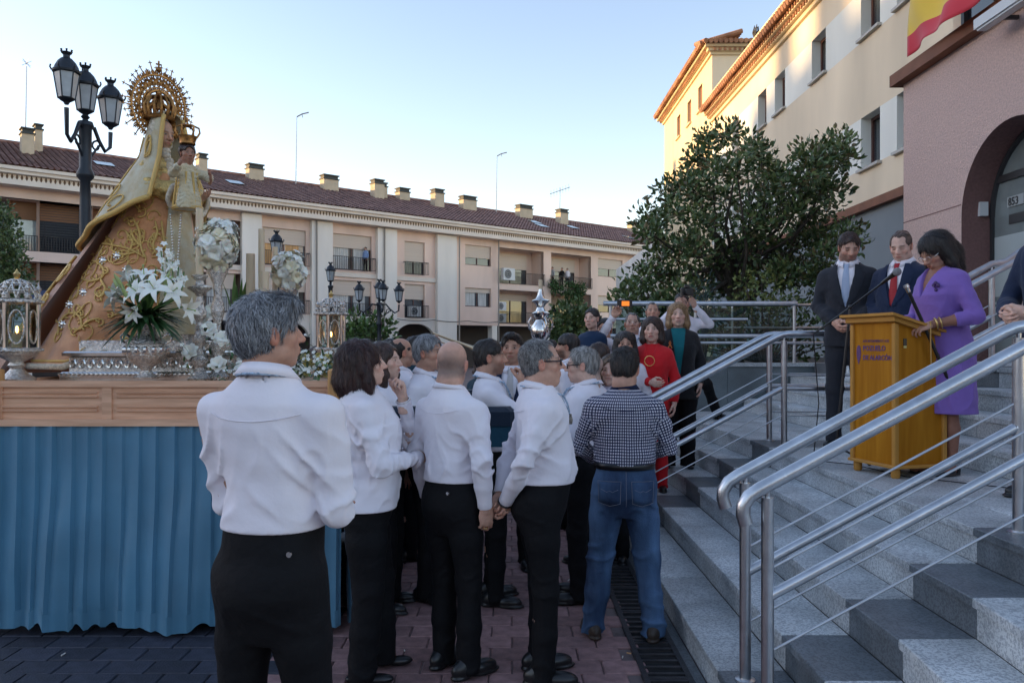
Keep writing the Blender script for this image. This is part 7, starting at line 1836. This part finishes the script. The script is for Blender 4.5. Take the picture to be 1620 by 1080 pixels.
# ================================================================== lectern and microphone
L5 = ZT[4]
LA = R(15); LM = Matrix.Translation((2.545,5.22,L5))@Matrix.Rotation(LA,4,'Z')
lc = thing('lectern', 'honey-coloured wooden lectern with sloping top and purple lettering', 'lectern', (2.545,5.22,L5), None, LA, world=False)
hw_,hd_ = .185,.195          # local x: towards the speaker (+), y: away from the camera
m_lect = mat('lectern_oak', (.40,.145,.006), .55, col2=(.46,.185,.012), vscale=4, stretch=(6,6,.5), var=.07, spec=.15)
m_lect2 = mat('lectern_oak_edge', (.50,.24,.05), .5, var=.1, vscale=6, spec=.25)
z0,z1f,z1b = .085,.985,.885
b = MB(); b.add([(-hw_,-hd_,z0),(hw_,-hd_,z0),(hw_,hd_,z0),(-hw_,hd_,z0),(-hw_,-hd_,z1f),(hw_,-hd_,z1b),(hw_,hd_,z1b),(-hw_,hd_,z1f)],[(0,3,2,1),(4,5,6,7),(0,1,5,4),(1,2,6,5),(2,3,7,6),(3,0,4,7)])
link('cabinet', b.mesh('cabinet',m_lect), lc, (0,0,0))
for sx_,sy_ in ((-1,-1),(1,-1),(1,1),(-1,1)):
    b = MB(); zt = z1f if sx_ < 0 else z1b; x,y = sx_*hw_,sy_*hd_; b.bbox(x-.016,x+.016,y-.016,y+.016,z0-.002,zt-.004,.004); link('corner_post', b.mesh('corner_post',m_lect2), lc, (0,0,0))
    b = MB(); b.lathe([(.022,0),(.028,.01),(.028,.055),(.024,.065)],14,(sx_*(hw_-.02),sy_*(hd_-.02),0)); link('foot', b.mesh('foot',m_lect2,True), lc, (0,0,0))
b = MB(); b.bbox(-hw_-.028,hw_+.028,-hd_-.028,hd_+.028,.0655,.0845,.006); link('base_board', b.mesh('base_board',m_lect2), lc, (0,0,0))
b = MB(); t = (z1b-z1f)/(2*hw_); zz = lambda x: z1f+t*(x+hw_)
def slab(x0,x1,y0,y1,o0,o1): b.add([(x0,y0,zz(x0)+o0),(x1,y0,zz(x1)+o0),(x1,y1,zz(x1)+o0),(x0,y1,zz(x0)+o0),(x0,y0,zz(x0)+o1),(x1,y0,zz(x1)+o1),(x1,y1,zz(x1)+o1),(x0,y1,zz(x0)+o1)],[(0,3,2,1),(4,5,6,7),(0,1,5,4),(1,2,6,5),(2,3,7,6),(3,0,4,7)])
slab(-hw_-.035,hw_+.03,-hd_-.035,hd_+.035,.0005,.028); link('cornice', b.mesh('cornice',m_lect2), lc, (0,0,0))
b = MB(); slab(-hw_-.065,hw_+.05,-hd_-.06,hd_+.06,.0285,.046); link('top_board', b.mesh('top_board',m_lect2), lc, (0,0,0))
b = MB(); b.box(-hw_+.06,-hw_+.085,-hd_-.0035,-hd_-.0005,.84,.885); k_ = link('socket', b.mesh('socket',m_frame), lc, (0,0,0))
b = MB(); b.box(-hw_+.062,-hw_+.083,-hd_-.004,-hd_-.0006,.825,.8395); link('socket_label', b.mesh('socket_label',mat('yellow_sticker',(.65,.55,.2),.6)), lc, (0,0,0))
# printed crest and lettering on the face towards the plaza (local -x face; text reads from far edge to near edge)
m_vio = mat('violet_print', (.13,.05,.15), .6)
TF = Matrix(((0,0,-1,-hw_-.0025),(-1,0,0,0),(0,1,0,0),(0,0,0,1)))
def ltext(s, size, y, z, bold):
    cu = bpy.data.curves.new('t','FONT'); cu.body = s; cu.size = size; cu.extrude = .0006; cu.resolution_u = 2
    if bold: cu.offset = size*.025
    o = bpy.data.objects.new('tmp',cu); COL.objects.link(o); dg = bpy.context.evaluated_depsgraph_get(); me = bpy.data.meshes.new_from_object(o.evaluated_get(dg)); bpy.data.objects.remove(o)
    me.transform(Matrix.Translation((0,y,z))@TF); me.materials.clear(); me.materials.append(m_vio); link('lettering', me, lc, (0,0,0))
ltext('AYUNTAMIENTO DE', .026, .098, .862, False); ltext('POZUELO', .047, .098, .808, True); ltext('DE ALARCÓN', .043, .098, .748, True)
b = MB(); n = 14; cy_,cz_ = .140,.79
poly = [(cy_+.022*math.cos(2*math.pi*k/n)*(1.0 if math.sin(2*math.pi*k/n) > 0 else .9),cz_+.055*math.sin(2*math.pi*k/n)) for k in range(n)]
b.prism(poly,.002,(-hw_-.0005,0,0),(0,1,0),(0,0,1),(-1,0,0)); b.prism([(cy_-.010,cz_-.05),(cy_+.010,cz_-.05),(cy_,cz_-.075)],.002,(-hw_-.0008,0,0),(0,1,0),(0,0,1),(-1,0,0)); link('crest', b.mesh('crest',m_vio), lc, (0,0,0))
ms = thing('microphone_stand', 'black boom microphone stand with silver microphone over the lectern', 'microphone', (2.30,5.62,L5))
P0 = Vector((2.30,5.62,L5)); pv = at(1345,486,5.62)
b = MB(); b.tube([P0+Vector((0,0,.09)),pv],.010,8); b.build('pole', m_frame, ms, True)
for k in range(3):
    a = R(215+120*k); b = MB(); b.tube([P0+Vector((0,0,.13)),P0+Vector((.16*math.cos(a),.16*math.sin(a),.05)),P0+Vector((.22*math.cos(a),.22*math.sin(a),.012))],.008,6); b.sphere(P0+Vector((.22*math.cos(a),.22*math.sin(a),.014)),.013,8,6); b.build('leg', m_frame, ms, True)
e0 = at(1287,528,5.72); e1 = at(1398,446,5.30)
b = MB(); b.tube([e0,pv,e1],.007,8); b.sphere(pv,.018,8,6); b.build('boom', m_frame, ms, True)
b = MB(); d = (e1-pv).normalized(); b.tube([e1-d*.02,e1+d*.06,e1+d*.11],[.011,.014,.019],12); mc = b.build('microphone', m_frame, ms, True)
b = MB(); b.sphere(e1+d*.135,.028,14,10); b.build('grille', mat('mic_grille',(.38,.38,.38),.45,metal=.6,bump=.8,bscale=600), mc, True)
b = MB(); b.tube([e0,e0+Vector((.01,.01,-.1)),e0+Vector((.03,-.02,-.5)),e0+Vector((-.02,-.05,-.9)),(e0.x+.0,e0.y-.08,L5+.02),(e0.x+.2,e0.y-.2,L5+.012),(2.5,5.0,L5+.012),(2.9,4.6,L5+.012)],.004,6); b.build('cable', m_frame, ms, True)
bt = thing('baton', 'black ceremonial baton with silver knob held upright by the woman in violet', 'baton', at(1470,560,5.0))
p1,p2 = at(1438,462,4.98),at(1500,600,5.02); b = MB(); b.tube([p1,p2],.011,10); b.build('shaft', m_frame, bt, True)
b = MB(); dd_ = (p1-p2).normalized(); b.tube([p1,p1+dd_*.03,p1+dd_*.034,p1+dd_*.05],[.013,.014,.019,.016],12); b.build('knob', m_silver, bt, True)
b = MB(); q = at(1472,508,4.97); b.tube([q,q+Vector((0,0,-.12)),q+Vector((.004,0,-.30))],.005,6); b.tube([q+Vector((.004,0,-.30)),q+Vector((.004,0,-.36))],[.006,.012],8); b.build('gold_tassel', m_gold, bt, True)
# ================================================================== street lamps
m_lampi = mat('lamp_iron', (.028,.034,.042), .45, metal=.4); m_lampg = mat('opal_lamp_glass', (.42,.46,.48), .25, var=.15, vscale=6)
def lantern(t, c, s):
    x,y,z = c; ra,rb,h = .125*s,.19*s,.42*s
    def ring(r_,zz,n=6): return [(x+r_*math.cos(2*math.pi*(k+.5)/n),y+r_*math.sin(2*math.pi*(k+.5)/n),zz) for k in range(n)]
    lo,hi = ring(ra,z),ring(rb,z+h); b = MB()
    for k in range(6): b.add([lo[k],lo[(k+1)%6],hi[(k+1)%6],hi[k]],[(0,1,2,3)])
    ln = b.build('lantern_glass', m_lampg, t)
    b = MB()
    for k in range(6): b.tube([lo[k],hi[k]],.012*s,5)
    for rg in (lo,hi): b.tube(rg,.014*s,5,closed=True)
    b.lathe([(.03*s,-.10*s),(.05*s,-.06*s),(.10*s,-.03*s),(ra*1.02,-.005*s)],10,(x,y,z)); b.build('lantern_frame', m_lampi, ln)
    b = MB(); b.lathe([(rb*1.12,0),(rb*1.15,.03*s),(rb*1.0,.06*s),(rb*.92,.11*s),(rb*.72,.18*s),(rb*.45,.235*s),(.055*s,.25*s),(.05*s,.29*s),(.085*s,.34*s),(.07*s,.345*s)],14,(x,y,z+h)); o = b.build('lantern_cap', m_lampi, ln, True)
    b = MB()
    for k in range(6):
        a = 2*math.pi*k/6; b.tube([(x+.075*s*math.cos(a),y+.075*s*math.sin(a),z+h+.33*s),(x+.09*s*math.cos(a),y+.09*s*math.sin(a),z+h+.38*s)],[.012*s,.018*s],5)
        a += .52; b.tube([(x+rb*1.12*math.cos(a),y+rb*1.12*math.sin(a),z+h+.02*s),(x+rb*1.25*math.cos(a),y+rb*1.25*math.sin(a),z+h+.07*s),(x+rb*1.2*math.cos(a),y+rb*1.2*math.sin(a),z+h+.11*s)],.014*s,5)
    tag(b.build('cap_ornament', m_lampi, ln), kind='stuff')
def street_lamp(label, X, Y, zt, arms, s=1.0, top=True):
    t = thing('street_lamp', label, 'street lamp', (X,Y,0), 'cast iron street lamps in the plaza')
    b = MB(); b.lathe([(.20,0),(.20,.12),(.16,.16),(.15,.5),(.17,.55),(.11,.62),(.085,.95),(.10,1.0),(.075,1.05),(.065,zt-1.0),(.06,zt-.75),(.10,zt-.70),(.105,zt-.66),(.07,zt-.58),(.075,zt-.1),(.10,zt-.05),(.085,zt)],14,(X,Y,0)); b.build('post', m_lampi, t, True)
    if top:
        b = MB(); b.lathe([(.05,0),(.03,.03),(.055,.06),(.03,.09)],10,(X,Y,zt)); b.build('top_socket', m_lampi, t, True); lantern(t,(X,Y,zt+.19*s),s)
    for a,L,dz in arms:
        d = Vector((math.cos(a),math.sin(a),0)); o = Vector((X,Y,zt))
        b = MB(); b.tube([o+d*.06+Vector((0,0,-.08)),o+d*(L*.35)+Vector((0,0,-.05)),o+d*(L*.55)+Vector((0,0,-.2)),o+d*(L*.8)+Vector((0,0,-.32)),o+d*L+Vector((0,0,-.25)),o+d*(L*1.02)+Vector((0,0,-.05+dz))],[.028,.026,.024,.024,.024,.028],7)
        b.tube([o+d*(L*.45+.09*(1-i/16)*math.cos(i*.55))+Vector((0,0,-.28+.09*(1-i/16)*math.sin(i*.55))) for i in range(14)],.014,5)
        b.tube([o+d*.06+Vector((0,0,-.45)),o+d*(L*.3)+Vector((0,0,-.38)),o+d*(L*.6)+Vector((0,0,-.24))],.016,5); b.build('arm', m_lampi, t, True)
        lantern(t, o+d*(L*1.02)+Vector((0,0,.06+dz)), s)
street_lamp('tall three-lantern street lamp behind the statue, top left', -5.40,10.0,4.50,[(R(265),.36,.12),(R(62),.34,.0)],.74)
street_lamp('three-lantern street lamp in the middle distance before the apartment arcade', -4.20,25.0,3.05,[(R(200),.62,.0),(R(20),.62,.0),(R(290),.62,.0)],.75)
street_lamp('single-lantern street lamp in front of the apartment windows', -6.2,27.0,3.75,[],.8)
street_lamp('single-lantern street lamp showing above the far rose bouquet', -6.05,20.3,3.85,[],.8)
# ================================================================== trees and plants
def leaf_cloud(name, mats_, clusters, per, L, W_, seed, parent, up=.35, cup=.25):
    """clusters: (centre, radius); each leaf a bent 4-quad blade pointing away from its cluster"""
    r = np.random.RandomState(seed); V = []; n = 0
    P = []; D = []
    for c,rad in clusters:
        k = int(per*(rad/.3)**1.6)+6; d = r.normal(size=(k,3)); d /= np.linalg.norm(d,axis=1)[:,None]
        P.append(np.array(c)+d*rad*(r.rand(k,1)**.55)); D.append(d*.75+np.array((0,0,up))+r.normal(size=(k,3))*.45)
    P = np.concatenate(P); D = np.concatenate(D); D /= np.linalg.norm(D,axis=1)[:,None]; n = len(P)
    S = np.cross(D, r.normal(size=(n,3))); S /= np.linalg.norm(S,axis=1)[:,None]; N_ = np.cross(S,D)
    ll = (L*r.uniform(.6,1.2,n))[:,None]; ww = (W_*r.uniform(.7,1.2,n))[:,None]
    rows = []
    for t,wf,dz in ((0,.12,0),(.35,1,.06),(.7,.85,.02),(1,.06,-.14)):
        c = P+D*ll*t+N_*ll*dz
        rows += [c-S*ww*wf+N_*ww*cup*wf, c, c+S*ww*wf+N_*ww*cup*wf]
    V = np.stack(rows,1).reshape(-1,3); b = np.arange(n)[:,None]*12; Fq = []
    for i in range(3):
        for j in range(2): Fq.append(np.concatenate([b+i*3+j,b+i*3+j+1,b+(i+1)*3+j+1,b+(i+1)*3+j],1))
    Fq = np.concatenate(Fq); me = np_mesh(name, V, Fq, mats_, smooth=False)
    if len(mats_) > 1:
        mi = np.tile(r.choice(len(mats_),n,p=[.55,.33,.12][:len(mats_)] if len(mats_) == 3 else None),6).astype(np.int32); me.polygons.foreach_set('material_index',mi)
    return tag(link(name, me, parent), kind='stuff')
def leaf_mat(name, c, rough=.32, tr=.12):
    m = mat(name, c, rough+.08, var=.4, vscale=5, spec=.4); return m
m_mag = leaf_mat('magnolia_leaf', (.08,.13,.048)); m_mag2 = leaf_mat('magnolia_leaf_young', (.13,.17,.055)); m_mag3 = leaf_mat('magnolia_leaf_brown', (.14,.11,.05))
m_bark = mat('grey_bark', (.09,.075,.06), .9, var=.3, vscale=12, bump=.8, bscale=30)
def tree(label, X, Y, zb, tips, seed, per, L, W_, mats_, trunk_r=.13, fork=1.6, name='magnolia_tree'):
    t = thing(name, label, 'tree', (X,Y,zb)); rr = random.Random(seed); b = MB()
    b.tube([(X,Y,zb-.1),(X+.04,Y,zb+fork*.5),(X-.03,Y+.03,zb+fork),(X+.02,Y,zb+fork+.8)],[trunk_r*1.3,trunk_r,trunk_r*.8,trunk_r*.5],9); b.build('trunk', m_bark, t, True)
    b = MB()
    for (c,rad) in tips:
        if rr.random() < .4:
            s = Vector((X,Y,zb+fork*rr.uniform(.5,1.4))); c = Vector(c); m_ = s*.45+c*.55+Vector((rr.uniform(-.2,.2),rr.uniform(-.2,.2),-.15)); b.tube([s,m_,c],[.045,.028,.010],5)
    b.build('branches', m_bark, t, True)
    leaf_cloud('crown', mats_, tips, per, L, W_, seed, t)
rr = random.Random(33); tips = []
outline = [(1095,250),(1120,225),(1150,215),(1180,235),(1205,250),(1130,270),(1170,275),(1215,285),(1240,275),(1085,290),(1060,300),(1110,310),(1150,310),(1190,315),(1230,310),(1270,255),(1290,262),(1310,245),(1335,238),(1255,300),(1285,300),(1060,340),(1035,360),(1100,350),(1140,350),(1180,355),(1220,350),(1260,340),(1300,330),(1025,345),(1290,365),(1310,300),(1080,390),(1050,400),(1030,440),(1070,435),(1110,395),(1150,400),(1190,400),(1230,395),(1270,385),(1310,385),(1345,375),(1110,440),(1150,445),(1000,460),(1045,470),(1085,470),(1190,440),(1230,430),(1270,420),(1305,410),(1340,370),(1325,248),(1205,260),(1245,440),(1290,440)]
for (x,y) in outline:
    for k in range(2):
        Y = 14.0+rr.uniform(-1.5,1.5); tips.append((tuple(at(x+rr.uniform(-9,9),y+rr.uniform(-9,9),Y)),rr.uniform(.20,.36)))
tree('large dark green magnolia tree in front of the ochre building', 4.0,14.2,1.36,tips,5,118,.118,.027,[m_mag,m_mag2,m_mag3],.14,1.4)
def shrub(label, clusters, seed, per, L, W_, mats_, base, name='shrub', cat='shrub'):
    t = thing(name, label, cat, base); b = MB(); rr = random.Random(seed)
    for c,rad in clusters: b.tube([base,Vector(base)*.4+Vector(c)*.6,c],[.02,.014,.006],5)
    b.build('stems', m_bark, t); leaf_cloud('foliage', mats_, clusters, per, L, W_, seed, t)
def cl(pts, Y, rad, sp=.4, seed=1):
    rr = random.Random(seed); return [(tuple(at(x,y,Y+rr.uniform(-sp,sp))),rad*rr.uniform(.8,1.25)) for x,y in pts]
m_yg = leaf_mat('yellow_green_leaf', (.13,.15,.035)); m_blue = leaf_mat('blue_conifer', (.055,.095,.095), .6)
shrub('yellow-green shrub below the magnolia, behind the balustrade', cl([(1180,450),(1205,440),(1225,452),(1190,475),(1220,478),(1240,470),(1170,480),(1205,500),(1235,500)],12.6,.24), 4, 60,.08,.02,[m_yg,m_mag2],(4.0,12.6,1.36))
shrub('blue-grey conifer between the magnolia and the balustrade', cl([(1113,450),(1108,470),(1118,470),(1100,490),(1122,490),(1112,485),(1095,505),(1128,508),(1110,510)],12.0,.17), 6, 120,.09,.006,[m_blue],(2.9,12.0,1.36),'conifer')
shrub('dark hedge of leafy shrubs filling the bed behind the glass', cl([(x,y) for x in range(1075,1330,26) for y in (485,515,545)],12.9,.30,.5), 8, 44,.10,.028,[m_mag,m_mag2,m_mag],(4.2,12.9,1.36),'hedge')
shrub('leafy shrubs at the left foot of the magnolia, behind the people', cl([(1000,455),(1010,480),(1030,490),(1050,495),(995,490),(1015,440),(1025,460),(990,475),(1005,505),(1030,515)],13.2,.28), 9, 50,.11,.03,[m_mag,m_mag2],(2.2,13.2,.9),'shrub')
shrub('clipped dark evergreen at the left edge behind the near lantern', [(tuple(at(x,y,14.0+dy)),.30) for x,y in ((-20,350),(5,360),(-10,385),(15,390),(-25,410),(5,415),(22,420),(-15,440),(12,445),(25,450),(-25,465),(10,470),(26,475),(-30,375),(-2,340),(0,430)) for dy in (-.25,.3)], 12, 150,.075,.024,[m_mag,m_mag2],(-9.1,14.0,0),'evergreen')
shrub('dark green plants beside the arcade pillar in the distance', cl([(560,520),(575,512),(592,518),(605,525),(570,530),(590,532),(550,530)],26,.55,.6), 14, 40,.22,.05,[m_mag,m_leafl],(-4.6,26,0),'shrub')
shrub('dark shrub behind the processional staff in front of the ground-floor shops', cl([(895,510),(910,500),(925,512),(905,525),(885,530),(920,530)],40,.9,.8), 15, 40,.3,.08,[m_mag],(3.2,40,0),'shrub')
# plant trailing from a balcony of the apartment building
mv = frame_mtx((OB[0]+NB[0]*.25,OB[1]+NB[1]*.25,0),UB,NB); hp = []
for k in range(60):
    u = rr.random(); s = sx(868)+(sx(921)-sx(868))*u; drop = (1.9 if .2 < u < .55 else 2.4 if u > .65 else 1.2)*rr.random(); hp.append((tuple(mv@Vector((s,.1,7.1-drop))),.28))
iv = thing('hanging_plant', 'green plant trailing over the upper balcony of the apartment building', 'plant', mv@Vector((sx(895),.1,7.1))); leaf_cloud('foliage',[leaf_mat('ivy',(.05,.10,.03),.5)],hp,26,.2,.06,17,iv,-.6)
# onlookers on the balcony and at a window
def bperson(label, x, zf, d, hd_, top_, hair_):
    p = MBK@Vector((sx(x),d,zf)); person(label, p.x, p.y, zf, hd_, 1.68, near=0, hair=hair_, top_mat=top_, tuck=False, skin='m', group='onlookers on the balconies', **DK)
bperson('onlooker in pale grey on the upper balcony, left of the other two', 880,6.76,-.5,130,cloth('grey_top',(.32,.34,.37)),'crop')
bperson('onlooker in dark top in the middle of the upper balcony group', 896,6.76,-.55,150,m_blazer,'short')
bperson('onlooker in white on the right of the upper balcony group', 904,6.76,-.5,160,m_wshirt,'short')
bperson('onlooker in blue standing at the second-floor window left of centre', 578,6.92,.0,150,m_bshirt,'short')
